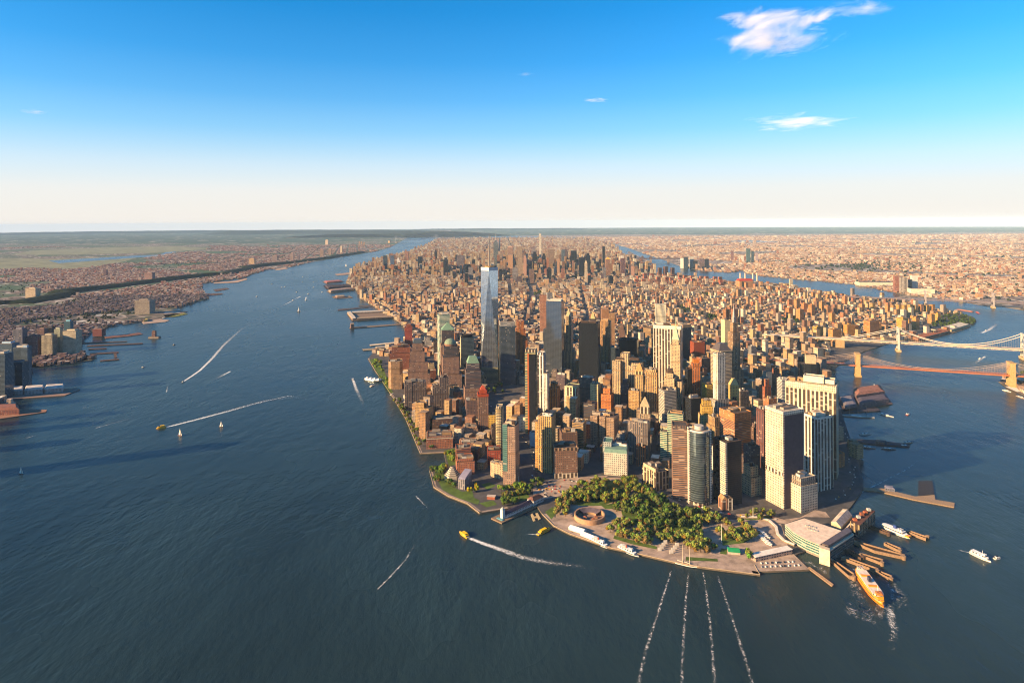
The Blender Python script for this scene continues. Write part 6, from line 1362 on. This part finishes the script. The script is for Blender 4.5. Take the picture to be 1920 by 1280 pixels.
for pxa, pxb, lab in (((1066, 995), (1094, 1004), 'long white ticket tent beside the round fort'), ((1088, 1006), (1112, 1016), 'lower white waiting tent continuing towards the moored boat')):
    block('tent', lab, 'tent', pxa, pxb, 11, 4.5 if 'ticket' in lab else 3.5, (.66, .64, .6), 'plain', (.74, .72, .68), 3.2)
for i in range(8):
    x, y = at(1237 + (i % 4) * 3.6 + (i // 4) * 22, 1035 - (i % 4) * 4.6 + (i // 4) * 5)
    s = tag(empty('memorial_slab', (x, y, 2.5), R(8)), 'tall white granite memorial slab in the seaward row pair', 'monument', 'granite memorial slabs')
    mb = MB(); mb.box(-3.2, 3.2, -.5, .5, .7, 6.2, 'stone', (.66, .62, .56)); mb.build('slab', s); mb = MB(); mb.box(-3.8, 3.8, -1, 1, 0, .7, 'stone', (.5, .46, .42)); mb.build('plinth', s)
for px, hh, lab in (((1353, 1020), 34, 'tall pale flagpole standing by the park bus loop'), ((1412, 974), 22, 'stone flagpole monument before the white punched tower'), ((972, 908), 16, 'white flagpole at the foot of the golden sided hotel')):
    s = tag(empty('flagpole', (*at(*px), 2.5)), lab, 'flagpole')
    mb = MB(); mb.cone(ngon(0, 0, .6, .6, 6), 1, hh, 'paint', (.7, .66, .6), .5); mb.build('pole', s); mb = MB(); mb.prism(ngon(0, 0, 2, 2, 8), 0, 1.2, 'stone', concrete); mb.build('base', s)
A1 = [Vector(at(*p)) for p in [(1390, 973), (1420, 974), (1442, 980), (1455, 992), (1458, 1006), (1470, 1018), (1490, 1026)]]
r = tag(empty('skyway', (A1[0].x, A1[0].y, 0)), 'curving white roofed walkway leading to the ferry terminal', 'walkway')
mb, mr = MB(), MB()
for a, b in zip(A1, A1[1:]):
    nrm = Vector((-(b - a).y, (b - a).x)).normalized() * 2.2
    a_, b_ = a - A1[0], b - A1[0]
    for m_, w_, z0, z1, t_ in ((mb, .8, 2.5, 5.5, (.3, .26, .22)), (mr, 1.15, 5.5, 6.3, (.7, .66, .6))):
        n2 = nrm * w_
        m_.prism([tuple(a_ - n2), tuple(a_ + n2), tuple(b_ + n2), tuple(b_ - n2)][::-1] if area2([tuple(a_ - n2), tuple(a_ + n2), tuple(b_ + n2), tuple(b_ - n2)]) < 0 else [tuple(a_ - n2), tuple(a_ + n2), tuple(b_ + n2), tuple(b_ - n2)], z0, z1, 'plain', t_, 'plain')
mb.build('gallery', r); mr.build('roof', r)
gsheet('car_park', [(1417, 1057), (1484, 1043), (1515, 1068), (1420, 1071)], 'paving', .4, 'rust tan car park on the quay')
sheet('quay', [at(*p) for p in [(1412, 1060), (1488, 1041), (1518, 1070), (1418, 1074)]], 2.7, 'paving', 'stone', label='quay under the car park at the tip')

# ------------------------------------------------------------------ cars
def car_mesh(tint, bus=False):
    mb = MB()
    l, w_ = (11, 2.6) if bus else (4.6, 1.9)
    if bus:
        mb.box(-l / 2, l / 2, -w_ / 2, w_ / 2, .4, 3.1, 'paint', tint); mb.box(-l / 2 + .2, l / 2 + .01, -w_ / 2 - .01, w_ / 2 + .01, 1.5, 2.5, 'darkglass', dark)
    else:
        mb.loft(rect(-l / 2, l / 2, -w_ / 2, w_ / 2), rect(-l / 2 + .1, l / 2 - .1, -w_ / 2 + .05, w_ / 2 - .05), .35, .95, 'paint', tint)
        mb.loft(rect(-l * .32, l * .2, -w_ * .46, w_ * .46), rect(-l * .24, l * .08, -w_ * .4, w_ * .4), .95, 1.5, 'paint', tint)
    return mb
cq_ = random.Random(9)
CAR = {}
def car(x, y, rz, kind, lab, grp, z=2.6):
    if kind not in CAR:
        CAR[kind] = car_mesh({'white': (.7, .68, .64), 'yellow': (.6, .38, .03), 'dark': (.04, .04, .05), 'red': (.4, .05, .03), 'silver': (.4, .39, .38), 'bus': (.7, .68, .65)}[kind], kind == 'bus').build('parked_bus' if kind == 'bus' else 'car')
        o = CAR[kind]
    else:
        o = CAR[kind].copy(); C.objects.link(o)
    o.location = (x, y, z); o.rotation_euler = (0, 0, rz)
    o.scale = (1.15,) * 3
    tag(o, lab, 'bus' if kind == 'bus' else 'car', grp)
for i in range(17):
    x, y = at(1428 + (i % 9) * 8.6 + cq_.uniform(-2, 2), 1066 - (i // 9) * 7 - (i % 9) * .4)
    k = cq_.choice(('white', 'white', 'silver', 'dark', 'white'))
    car(x, y, R(75 + cq_.uniform(-8, 8)), k, f'{k} car parked on the quay before the white roofed station', f'{k} cars on the quay', 3.0)
for i in range(44):
    for _ in range(20):
        x, y = at(cq_.uniform(1008, 1128), cq_.uniform(897, 934))
        if inside(poly_px((1004, 916), (1030, 904), (1088, 899), (1128, 896), (1120, 904), (1078, 914), (1052, 928), (1022, 935)), x, y): break
    k = cq_.choice(('white', 'yellow', 'dark', 'silver', 'red', 'dark'))
    car(x, y, R(cq_.choice((10, 100)) + cq_.uniform(-9, 9)), k, f'{k} car on the tan plaza between avenue and park', f'{k} cars on the plaza')
for i in range(40):
    t_ = i / 40
    P = [(1004, 900), (996, 850), (972, 812), (930, 772), (880, 738), (842, 706)]
    s_ = t_ * 5; j = int(s_)
    x, y = at(P[j][0] + (P[min(j + 1, 5)][0] - P[j][0]) * (s_ - j) + cq_.uniform(-5, 5), P[j][1] + (P[min(j + 1, 5)][1] - P[j][1]) * (s_ - j))
    k = cq_.choice(('white', 'yellow', 'dark', 'silver'))
    car(x, y, R(105), k, f'{k} car driving the shaded riverside avenue', f'{k} cars on the avenue')
for i in range(26):
    t_ = cq_.random()
    x, y = at(1240 + 220 * t_, 930 + 40 * min(1, t_ * 1.6) + cq_.uniform(-2, 2) + (4 if t_ > .9 else 0))
    k = cq_.choice(('white', 'yellow', 'dark', 'silver', 'red'))
    car(x, y, R(-15 if t_ > .5 else -40), k, f'{k} car on the street along the back of the park', f'{k} cars behind the park')
for i in range(34):
    P = [(1572, 938), (1596, 912), (1600, 880), (1592, 846), (1578, 800), (1566, 752)]
    s_ = i / 34 * 5; j = int(s_)
    x, y = at(P[j][0] + (P[min(j + 1, 5)][0] - P[j][0]) * (s_ - j) + cq_.uniform(-6, 6), P[j][1] + (P[min(j + 1, 5)][1] - P[j][1]) * (s_ - j))
    k = cq_.choice(('white', 'yellow', 'dark', 'silver', 'white'))
    car(x, y, R(70), k, f'{k} car on the shaded drive along the eastern shore', f'{k} cars on the eastern drive')
for i in range(9):
    x, y = at(1428 + 3.2 * (i % 5) + cq_.uniform(-1, 1), 1010 + 3.4 * (i % 5) - 9 * (i // 5))
    car(x, y, R(-50), 'bus', 'white bus parked in the loop beside the ferry terminal', 'buses in the loop')

# ------------------------------------------------------------------ boats
def hull_poly(L, W, bluff=.5, double=False):
    pts = [(L, 0)]
    for t in (.93, .82, .68): pts.append((L * t, W / 2 * (1 - ((t - .62) / .38) ** (2.2 if bluff > .6 else 1.5)) if t > .62 else W / 2))
    pts.append((L * .55, W / 2))
    if double: pts += [(L * .45, W / 2), (L * .32, W / 2 * (1 - ((.38 - .32) / .38) ** 2.2)), (L * .18, W / 2 * .75), (L * .07, W / 2 * .45), (0, 0)]
    else: pts += [(L * .1, W / 2 * .95), (0, W / 2 * .82)]
    low = [(x, -y) for x, y in pts if abs(y) > 1e-6]
    return ccw(pts + low[::-1])
def boat(name, label, stern, bow, W, hull_t, tiers, group=None, hh=2.2, stripe=None, double=False, extras=(), length=None):
    a, b = Vector(at(*stern)), Vector(at(*bow))
    d = b - a
    L = length or d.length
    r = tag(empty(name, (a.x, a.y, 0), math.atan2(d.y, d.x)), label, 'boat', group)
    P = hull_poly(L, W, .7 if double else .5, double)
    mb = MB()
    lo = [((x - L / 2) * .96 + L / 2, y * .86) for x, y in P]
    mb.loft(lo, P, -.6, hh, 'paint', hull_t, 'plain', (.4, .36, .32)); mb.build('hull', r)
    if stripe:
        mb = MB(); mb.loft([((x - L / 2) * 1.003 + L / 2, y * 1.01) for x, y in P], [((x - L / 2) * 1.004 + L / 2, y * 1.015) for x, y in P], hh * .62, hh + .5, 'paint', stripe, top=False); mb.build('rail', r)
    z = hh
    for (nm, x0, x1, wf, h, k, tn) in tiers:
        S = hull_poly(L, W, .7, double)
        q_ = [(min(max(x, L * x0), L * x1), max(min(y, W / 2 * wf), -W / 2 * wf)) for x, y in S]
        c_ = [q_[0]]
        for p in q_[1:]:
            if math.dist(p, c_[-1]) > .15: c_.append(p)
        if math.dist(c_[0], c_[-1]) < .15: c_.pop()
        mb = MB(); mb.prism(c_, z, z + h, k, tn, 'plain', [min(v * 1.15, .75) for v in tn]); mb.build(nm, r)
        z += h
    for (nm, fx, wx, wy, h, k, tn, zb) in extras:
        mb = MB(); mb.box(L * fx - wx / 2, L * fx + wx / 2, -wy / 2, wy / 2, zb, zb + h, k, tn); mb.build(nm, r)
    return r, L
W_, OR = (.7, .68, .64), (.72, .38, .04)
boat('ferry', 'big orange harbour ferry leaving its timber slip', (1606, 1069), (1657, 1140), 21, OR, [('lower_deck', .04, .96, .98, 3.2, 'band', OR), ('saloon_deck', .09, .91, .9, 3, 'band', OR), ('upper_deck', .14, .86, .8, 2.6, 'punch', (.6, .55, .5))], hh=3, double=True, stripe=(.5, .14, .02),
     extras=[('funnel', .5, 7, 4, 7, 'paint', (.05, .06, .1), 11.6), ('pilot_house', .84, 7, 9, 3.4, 'punch', (.62, .28, .06), 11.6), ('pilot_house', .16, 7, 9, 3.4, 'punch', (.6, .52, .45), 11.6), ('mast', .8, .6, .6, 9, 'paint', W_, 14), ('life_raft', .64, 5, 14, 1.5, 'paint', OR, 11.6), ('life_raft', .36, 5, 14, 1.5, 'paint', OR, 11.6)])
boat('ferry', 'white ferry with an orange bow docked at the terminal', (1650, 986), (1707, 1010), 15, W_, [('lower_deck', .04, .9, .95, 3, 'band', W_), ('upper_deck', .1, .8, .82, 2.8, 'band', W_)], hh=2.4, double=True, extras=[('bow_shield', .93, 7, 9, 2.4, 'paint', OR, 2.4), ('pilot_house', .7, 6, 7, 3, 'punch', W_, 8.2), ('funnel', .5, 5, 3, 5, 'paint', (.1, .14, .3), 8.2)])
boat('cruise_boat', 'white excursion boat crossing the eastern harbour alone', (1820, 1036), (1858, 1054), 10, W_, [('lower_deck', .03, .86, .95, 2.6, 'band', W_), ('upper_deck', .06, .74, .9, 2.4, 'punchw', W_)], extras=[('pilot_house', .7, 4, 5, 2.4, 'punch', W_, 7.2), ('mast', .6, .4, .4, 5, 'paint', W_, 9)])
for st, bw, lab in (((1108, 1011), (1143, 1029), 'white double decked cruise boat moored beside the waiting tent'), ((1159, 1026), (1198, 1044), 'white double decked cruise boat moored alone along the promenade')):
    boat('cruise_boat', lab, st, bw, 10, W_, [('lower_deck', .04, .84, .96, 2.6, 'band', W_), ('upper_deck', .08, .72, .9, 2.3, 'punchw', W_)], stripe=(.1, .12, .2), extras=[('pilot_house', .66, 4, 5, 2.3, 'punch', W_, 7.1), ('funnel', .4, 2.4, 2, 3.4, 'paint', (.5, .16, .08), 7.1), ('canopy', .3, 10, 6, .4, 'plain', (.62, .6, .56), 9)])
YE = (.68, .46, .03)
boat('water_taxi', 'yellow water taxi speeding off with a long white wake', (878, 1009), (861, 997), 8, YE, [('cabin', .12, .8, .9, 2.6, 'band', YE), ('upper_deck', .2, .6, .8, 1.8, 'punch', YE)], extras=[('pilot_house', .66, 3.5, 4, 2, 'darkglass', dark, 4.8)])
boat('water_taxi', 'yellow water taxi nosing into the dock beside the park', (1008, 1003), (1034, 990), 8, YE, [('cabin', .12, .8, .9, 2.6, 'band', YE), ('upper_deck', .2, .6, .8, 1.8, 'punch', YE)], extras=[('pilot_house', .66, 3.5, 4, 2, 'darkglass', dark, 4.8)])
boat('water_taxi', 'yellow ferry crossing the western river ahead of a long wake', (312, 801), (297, 803), 9, YE, [('cabin', .1, .85, .92, 3, 'band', YE), ('upper_deck', .2, .6, .8, 2.2, 'punch', YE)], extras=[('pilot_house', .7, 3.5, 4, 2, 'darkglass', dark, 5)], length=26)
r, L = boat('schooner', 'two masted schooner moored along the promenade tip', (1266, 1055), (1307, 1065), 7, (.06, .06, .08), [('cabin', .25, .6, .5, 1.2, 'wood', (.4, .28, .18))], hh=1.8, stripe=W_)
for f in (.34, .66):
    mb = MB(); mb.cone(ngon(L * f, 0, .42, .42, 6), 1.8, 34, 'paint', (.72, .64, .5), .5); mb.build('mast', r)
    mb = MB(); mb.tube([(L * f, 0, 5), (L * (f - .26), 0, 6.2)], .55, 'plain', (.66, .6, .5), 6); mb.build('furled_sail', r)
mb = MB(); mb.tube([(L, 0, 2.2), (L * 1.16, 0, 4)], .25, 'wood', (.5, .38, .26), 5); mb.build('bowsprit', r)
def motor(label, stern, bow, W=5, tint=W_, length=None, group=None, name='motor_boat'):
    boat(name, label, stern, bow, W, tint, [('cabin', .22, .68, .74, 1.9, 'punch', W_)], hh=1.7, length=length, group=group, extras=[('bridge', .42, 3, 2.6, 1.5, 'darkglass', dark, 3.6)])
motor('white speedboat throwing a wide wake up the western river', (346, 715), (337, 719), 6, length=22)
motor('white launch leaving the esplanade with a foaming wake', (662, 713), (659, 706), 6, length=20)
motor('white ferry speeding past the bend of the eastern river', (1850, 619), (1839, 625), 8, length=30)
motor('white ferry passing just beyond the stone towered bridge', (1836, 673), (1848, 667), 8, length=32)
motor('white yacht moored off the dark market pier', (1646, 775), (1676, 782), 8)
motor('grey white motor yacht lying off the shaded thin pier', (1612, 815), (1633, 814), 7)
motor('sunlit tan tour boat at the tip of the thin pier', (1686, 836), (1706, 836), 7, (.5, .38, .27))
motor('second tour boat moored behind the sunlit one at the thin pier', (1694, 831), (1712, 829), 6, (.45, .34, .26))
motor('dark boat moored along the inside of the thin pier', (1614, 838), (1642, 841), 6, (.08, .08, .1))
motor('dark workboat moored near the middle of the thin pier', (1652, 841), (1680, 843), 6, (.06, .06, .08))
motor('red tug drifting alone in the eastern river', (1700, 778), (1708, 774), 8, (.35, .06, .04), length=18)
motor('white boat moored by the island of the stone bridge tower', (1880, 731), (1896, 735), 8)
motor('tan boat at the eastern bank south of the stone bridge tower', (1906, 742), (1922, 748), 8, (.5, .42, .34))
boat('sailing_ship', 'dark hulled tall ship berthed at the market pier', (1578, 779), (1640, 784), 11, (.05, .05, .06), [('deck_house', .3, .6, .5, 2, 'plain', W_)], stripe=W_, extras=[('mast', f, .8, .8, 34, 'paint', (.3, .24, .2), 2) for f in (.25, .5, .75)])
boat('cruise_boat', 'white topped vessel with a tall mast beyond the market hall', (1622, 738), (1660, 735), 14, W_, [('lower_deck', .05, .85, .95, 3, 'band', W_), ('upper_deck', .2, .7, .85, 3, 'band', W_)], extras=[('mast', .45, 1.6, 1.6, 22, 'paint', W_, 8)])
boat('barge', 'long reddish barge pushed up the eastern river', (1825, 585), (1793, 580), 16, (.42, .2, .15), [('cargo', .06, .9, .8, 2, 'plain', (.45, .26, .2))], hh=2.5)
boat('tug_boat', 'small red tug following the long reddish barge', (1837, 588), (1829, 585), 8, (.45, .1, .07), [('deck_house', .3, .75, .7, 3, 'punch', (.55, .2, .15))], extras=[('funnel', .4, 2, 2, 5, 'paint', (.3, .08, .05), 4)])
r, L = boat('floating_terminal', 'white floating ferry landing with scalloped tent roofs', (685, 712), (714, 716), 24, (.2, .2, .22), [('hall', .05, .95, .9, 5, 'curtain', (.4, .4, .4))], hh=1.5)
for i in range(4):
    mb = MB(); x = L * (.14 + .24 * i); mb.cone(rect(x - L * .115, x + L * .115, -11, 11), 6.5, 13, 'plain', (.74, .73, .7), .12); mb.build('tent_roof', r)
motor('white ferry docked below the floating landing', (694, 725), (702, 722), 9)
motor('white motor yacht moored first off the western esplanade', (732, 741), (739, 737), 6); motor('second white yacht in the notch off the western esplanade', (742, 749), (748, 747), 6)
def sail(label, px, s=1.0, jib=True):
    x, y = at(*px)
    r = tag(empty('sailing_boat', (x, y, 0), R(cq_.uniform(-30, 30))), label, 'boat')
    mb = MB(); P = hull_poly(13 * s, 3.8 * s); mb.loft([(a * .94 + .4, b * .8) for a, b in P], P, -.4, 1.2 * s, 'paint', (.3, .22, .18)); mb.build('hull', r)
    mb = MB(); mb.cone(ngon(6.5 * s, 0, .18 * s, .18 * s, 5), 1, 19 * s, 'paint', W_, .6); mb.build('mast', r)
    for nm, tri in (('mainsail', [(6.2, .0, 2), (.4, 1.3, 2.2), (6.3, .1, 18.2)]), ('jib', [(6.8, .1, 15.5), (12.6, .0, 1.8), (7.2, 1.4, 2)])):
        mb = MB()
        p = [Vector(v) * s for v in tri]
        n_ = (p[1] - p[0]).cross(p[2] - p[0]).normalized() * .06
        m_ = (p[0] + p[1] + p[2]) / 3 + Vector((0, .7 * s, 0))
        for a_, b_ in ((0, 1), (1, 2), (2, 0)):
            mb.face([p[a_], p[b_], m_], 'plain', (.74, .71, .66)); mb.face([p[b_] - n_, p[a_] - n_, m_ - n_], 'plain', (.74, .71, .66))
        mb.build(nm, r)
sail('white sailing boat just below the yellow ferry', (334, 816), 1.15)
sail('small white sailing boat right of the yellow ferry wake', (411, 800), .9)
sail('white sailing boat alone in the shadow band at the western edge', (35, 888), .9)
sail('white sailing boat in midstream between the speedboat wakes', (557, 584), 1.6)
sail('white sailing boat far up the western river', (647, 499), 1.8)
for px, lab, tn in (((548, 563), 'white ferry leaving a curved wake in midstream', W_), ((572, 563), 'white ferry at the end of a short wake in midstream', W_), ((577, 551), 'broad white ferry in midstream above the curved wake', W_), ((509, 533), 'dark tug in the upper western river', (.06, .06, .08)), ((566, 529), 'dark launch below the far sailing boats', (.1, .1, .12)), ((587, 529), 'white launch, one of two stacked near the western piers', W_), ((587, 539), 'lower white launch of two stacked near the western piers', W_), ((527, 539), 'small white launch left of midstream', W_), ((533, 538), 'tiny white launch beside another left of midstream', W_), ((555, 548), 'tiny white launch left of the broad ferry', W_),
               ((480, 556), 'white launch towards the western bank with a thin wake', W_), ((603, 548), 'white launch off the tan roofed shed pier', W_), ((324, 647), 'dark tug off the grassy car pier', (.05, .06, .08)), ((266, 689), 'white launch south of the grassy car pier', W_), ((567, 519), 'white boat with a tall cabin far upstream', W_), ((1652, 545), 'white boat under the long pale warehouse bank', W_), ((1637, 558), 'white boat off the small orange towers', W_), ((1864, 1048), 'small tender just ahead of the excursion boat', W_)):
    motor(lab, px, (px[0] + 5, px[1] - 1), 6 if px[1] > 600 else 9, tn, 16 if px[1] > 600 else 30)

# ------------------------------------------------------------------ foam behind the boats, and painted sun glints
def foam_and_glint_mat(name, dens, sc_, colour=(.75, .75, .72)):
    m, nt, p = mat(name)
    n = N(nt)
    pos = n.pos()
    a = n.noise(pos, sc_, 5, .78); a.inputs['Distortion'].default_value = 1.4
    uv = n.new('ShaderNodeUVMap', uv_map='uv').outputs[0]
    sx = n.new('ShaderNodeSeparateXYZ'); n.put(sx.inputs[0], uv)
    across = n.math('ABSOLUTE', n.math('SUBTRACT', n.math('MULTIPLY', sx.outputs[1], 2.0), 1.0))
    edge = n.math('SUBTRACT', 1.0, n.math('POWER', across, 2.2))
    fade = n.math('SUBTRACT', 1.0, n.math('POWER', sx.outputs[0], 1.2 if name not in ('painted_glint', 'churn_foam') else 7.0))
    v = n.math('MULTIPLY', n.math('MULTIPLY', edge, fade), dens)
    al = n.ramp(n.math('ADD', n.math('SUBTRACT', a.outputs[0], .78), v), [(.0, (0, 0, 0)), (.3, (1, 1, 1))])
    p.inputs['Base Color'].default_value = c4(colour)
    p.inputs['Roughness'].default_value = .7
    n.put(p.inputs['Alpha'], al)
    return m
M['foam'] = foam_and_glint_mat('foam', .55, .2)
M['churn_foam'] = foam_and_glint_mat('churn_foam', .3, .1, (.6, .58, .55))
M['painted_glint'] = foam_and_glint_mat('painted_glint', .33, .14)  # broken white for sun glints painted on the water
M['thin_foam'] = foam_and_glint_mat('thin_foam', .42, .12)
def wake(label, px, w0, w1, k='foam', z=.12, name='wake_foam'):
    P = [Vector(at(*p)) for p in px]
    L = [0.0]
    for a, b in zip(P, P[1:]): L.append(L[-1] + (b - a).length)
    mb = MB()
    n = 24
    prev = None
    for i in range(n + 1):
        s = L[-1] * i / n
        j = max(q_ for q_ in range(len(L) - 1) if L[q_] <= s + 1e-6)
        t_ = (s - L[j]) / (L[j + 1] - L[j])
        c = P[j].lerp(P[j + 1], t_)
        d = (P[j + 1] - P[j]).normalized()
        nn = Vector((-d.y, d.x)) * (w0 + (w1 - w0) * (i / n) ** .8) / 2
        cur = (c - nn, c + nn, i / n)
        if prev: mb.face([(*prev[0], z), (*cur[0], z), (*cur[1], z), (*prev[1], z)], k, (1, 1, 1), [(prev[2], 0), (cur[2], 0), (cur[2], 1), (prev[2], 1)])
        prev = cur
    return tag(mb.build(name), label, kind='stuff')
wake('white wake of the yellow water taxi', [(874, 1006), (905, 1018), (945, 1032), (985, 1046), (1040, 1056), (1120, 1066), (1180, 1074), (1240, 1078)], 11, 36)
wake('short wake of the docking water taxi', [(1010, 1002), (992, 1001), (970, 998)], 4, 7)
wake('white wake of the crossing yellow ferry', [(311, 801), (370, 786), (430, 770), (500, 750), (605, 741), (680, 738)], 13, 44)
wake('trailing foam beyond the yellow ferry', [(480, 756), (540, 742), (600, 752), (640, 744)], 20, 12, 'thin_foam')
wake('wake of the white speedboat', [(344, 715), (372, 697), (396, 674), (420, 646), (455, 615), (520, 575)], 12, 44)
wake('side wake behind the speedboat', [(432, 696), (405, 710), (380, 722)], 12, 26)
wake('wake of the launch off the esplanade', [(661, 709), (668, 730), (680, 755), (690, 790)], 12, 30)
wake('curved wake in midstream', [(550, 563), (540, 568), (525, 575), (515, 582)], 14, 20); wake('short bright wake in midstream', [(574, 557), (572, 566), (570, 574)], 16, 12); wake('bright wake head in midstream', [(563, 556), (552, 561), (545, 566)], 20, 12)
wake('thin wake by the western bank', [(502, 557), (480, 558), (440, 556)], 8, 14, 'thin_foam')
wake('wake of the ferry at the river bend', [(1841, 624), (1855, 618), (1868, 608), (1872, 596)], 22, 44)
wake('wake of the ferry beyond the stone towered bridge', [(1847, 668), (1832, 678), (1815, 690)], 12, 26)
wake('faint wake behind the excursion boat', [(1818, 1036), (1795, 1030), (1765, 1024)], 6, 12, 'thin_foam')
wake('bow wave of the excursion boat', [(1853, 1053), (1866, 1054)], 3, 8)
wake('churned water beside the orange ferry stern', [(1600, 1066), (1598, 1088), (1606, 1108), (1618, 1128), (1640, 1146)], 16, 44, 'churn_foam'); wake('churned water ahead of the orange ferry', [(1662, 1130), (1640, 1150), (1610, 1156), (1600, 1140), (1606, 1120)], 40, 60, 'churn_foam', .14); wake('foam along the shaded side of the orange ferry', [(1652, 1078), (1670, 1094), (1682, 1114), (1680, 1134), (1690, 1150)], 24, 60, 'churn_foam'); wake('foam trail south of the orange ferry', [(1668, 1140), (1676, 1180), (1672, 1230), (1690, 1290)], 16, 22, 'thin_foam')
wake('foam swirl in the terminal basin', [(1500, 1052), (1520, 1056), (1540, 1066), (1552, 1080)], 20, 30, 'churn_foam')
for px, lab in (([(45, 822), (75, 814), (105, 807)], 'foam line on a shadow edge by the brick pier'), ([(180, 802), (230, 788), (280, 775), (335, 770)], 'long drifting foam line before the yellow ferry'), ([(155, 764), (175, 762)], 'short foam streak off the brick pier'), ([(312, 735), (316, 718), (312, 708)], 'foam curl near the speedboat'), ([(708, 1104), (730, 1082), (760, 1050), (790, 1000), (796, 960)], 'thin foam line in the open harbour'), ([(780, 930), (800, 950), (806, 980)], 'foam flecks off the stepped museum'), ([(1600, 930), (1700, 880), (1800, 800)], 'faint current line in the eastern river')):
    wake(lab, px, 5, 9, 'thin_foam', .1, 'foam_line')

for px, lab in (([(1258, 1070), (1246, 1110), (1230, 1160), (1212, 1215), (1196, 1285), (1165, 1420)], 'first of four long painted sun glint trails running south from the promenade tip'), ([(1291, 1074), (1286, 1120), (1283, 1170), (1280, 1230), (1278, 1290), (1274, 1420)], 'second of four long painted sun glint trails, brightest, running south from the promenade tip'),
                ([(1318, 1073), (1325, 1115), (1331, 1165), (1336, 1225), (1341, 1290), (1351, 1420)], 'third of four long painted sun glint trails running south from the promenade tip'), ([(1346, 1079), (1360, 1120), (1378, 1175), (1396, 1230), (1412, 1285), (1451, 1420)], 'last of four long painted sun glint trails running south from the promenade tip')):
    wake(lab, px, 5.5, 10, 'painted_glint', .1, 'glint_trail')  # white strips painted in place of sun glints thrown by glass facades

# ------------------------------------------------------------------ clouds
def cloud(label, px, py, dist, size, dens, seed, scale=4.0, thr=.5):
    """a wisp of vapour: an ellipsoid with uneven density inside"""
    u, v = uv_of(px, py)
    ctr = Vector((u * dist / F, dist, H - v * dist / F))
    m = bpy.data.materials.new('cloud_vapour'); m.use_nodes = True
    nt = m.node_tree; nt.nodes.clear()
    n = N(nt)
    out = n.new('ShaderNodeOutputMaterial')
    vs = n.new('ShaderNodeVolumePrincipled')
    vs.inputs['Color'].default_value = (1, .98, .97, 1); vs.inputs['Anisotropy'].default_value = -.2
    tc = n.new('ShaderNodeTexCoord')
    mp = n.new('ShaderNodeMapping'); mp.inputs['Location'].default_value = (seed, seed * .7, 0); mp.inputs['Scale'].default_value = (1, .6, 1.7); mp.inputs['Rotation'].default_value = (0, .18, 0)
    n.put(mp.inputs['Vector'], tc.outputs['Object'])
    ns = n.noise(mp.outputs[0], scale, 7, .66); ns.inputs['Distortion'].default_value = .6
    ln = n.new('ShaderNodeVectorMath', operation='LENGTH'); n.put(ln.inputs[0], tc.outputs['Object'])
    fall = n.math('SUBTRACT', 1.0, n.math('POWER', ln.outputs['Value'], 1.5))
    val = n.math('MULTIPLY', n.math('SUBTRACT', n.math('ADD', ns.outputs[0], n.math('MULTIPLY', fall, .3)), thr + .2), dens * 6)
    n.put(vs.inputs['Density'], n.math('MAXIMUM', val, 0.0))
    nt.links.new(vs.outputs[0], out.inputs['Volume'])
    M['cloud_vapour'] = m
    mb = MB(); mb.dome(0, 0, 0, 1, 1, 'cloud_vapour', W_, 20, 8)
    k = len(mb.v)
    me_ = MB(); me_.v, me_.f, me_.uv, me_.col, me_.mi, me_.mats = mb.v, mb.f, mb.uv, mb.col, mb.mi, mb.mats
    for f in list(mb.f):
        i = len(me_.v)
        me_.v += [(mb.v[q_][0], mb.v[q_][1], -mb.v[q_][2]) for q_ in reversed(f)]
        me_.f.append(tuple(range(i, i + len(f)))); me_.uv += [(0, 0)] * len(f); me_.col += [(1, 1, 1, 1)] * len(f); me_.mi.append(0)
    o = me_.build('cloud', None, ctr)
    o.scale = size
    return tag(o, label, 'cloud', kind='stuff')
cloud('largest wispy cloud, high in the sky', 1458, 60, 16000, (1750, 1500, 820), .0013, 3.1, 1.7, .46)
cloud('thin cloud streak beside the largest cloud', 1600, 18, 16000, (1300, 900, 230), .0008, 9.4, 1.8, .5)
cloud('long thin cloud streak low under the largest cloud', 1500, 230, 17000, (1700, 1200, 230), .0016, 5.2, 1.8, .48)
cloud('tiny bright cloud streak high above the city', 1118, 188, 17000, (420, 300, 70), .0022, 7.7, 1.8, .46)
cloud('faint cloud dash above the western river', 66, 210, 17000, (560, 400, 90), .0009, 2.4, 1.8, .48)
cloud('faintest cloud dash above the tapering tower', 985, 140, 17000, (360, 300, 60), .0008, 8.8, 1.8, .48)

# ------------------------------------------------------------------ air
def haze_box(dens=1.05e-5):
    m = bpy.data.materials.new('haze'); m.use_nodes = True
    nt = m.node_tree; nt.nodes.clear()
    v = nt.nodes.new('ShaderNodeVolumePrincipled'); o = nt.nodes.new('ShaderNodeOutputMaterial')
    v.inputs['Color'].default_value = (0.50, 0.74, 1.0, 1); v.inputs['Density'].default_value = dens; v.inputs['Anisotropy'].default_value = -0.25
    nt.links.new(v.outputs[0], o.inputs['Volume'])
    M['haze'] = m
    mb = MB(); mb.box(-61000, 61000, -4000, 61000, -4, 660, 'haze', (1, 1, 1), bottom=True)
    return tag(mb.build('haze'), 'thin pale haze over the whole city', kind='stuff')
haze_box()
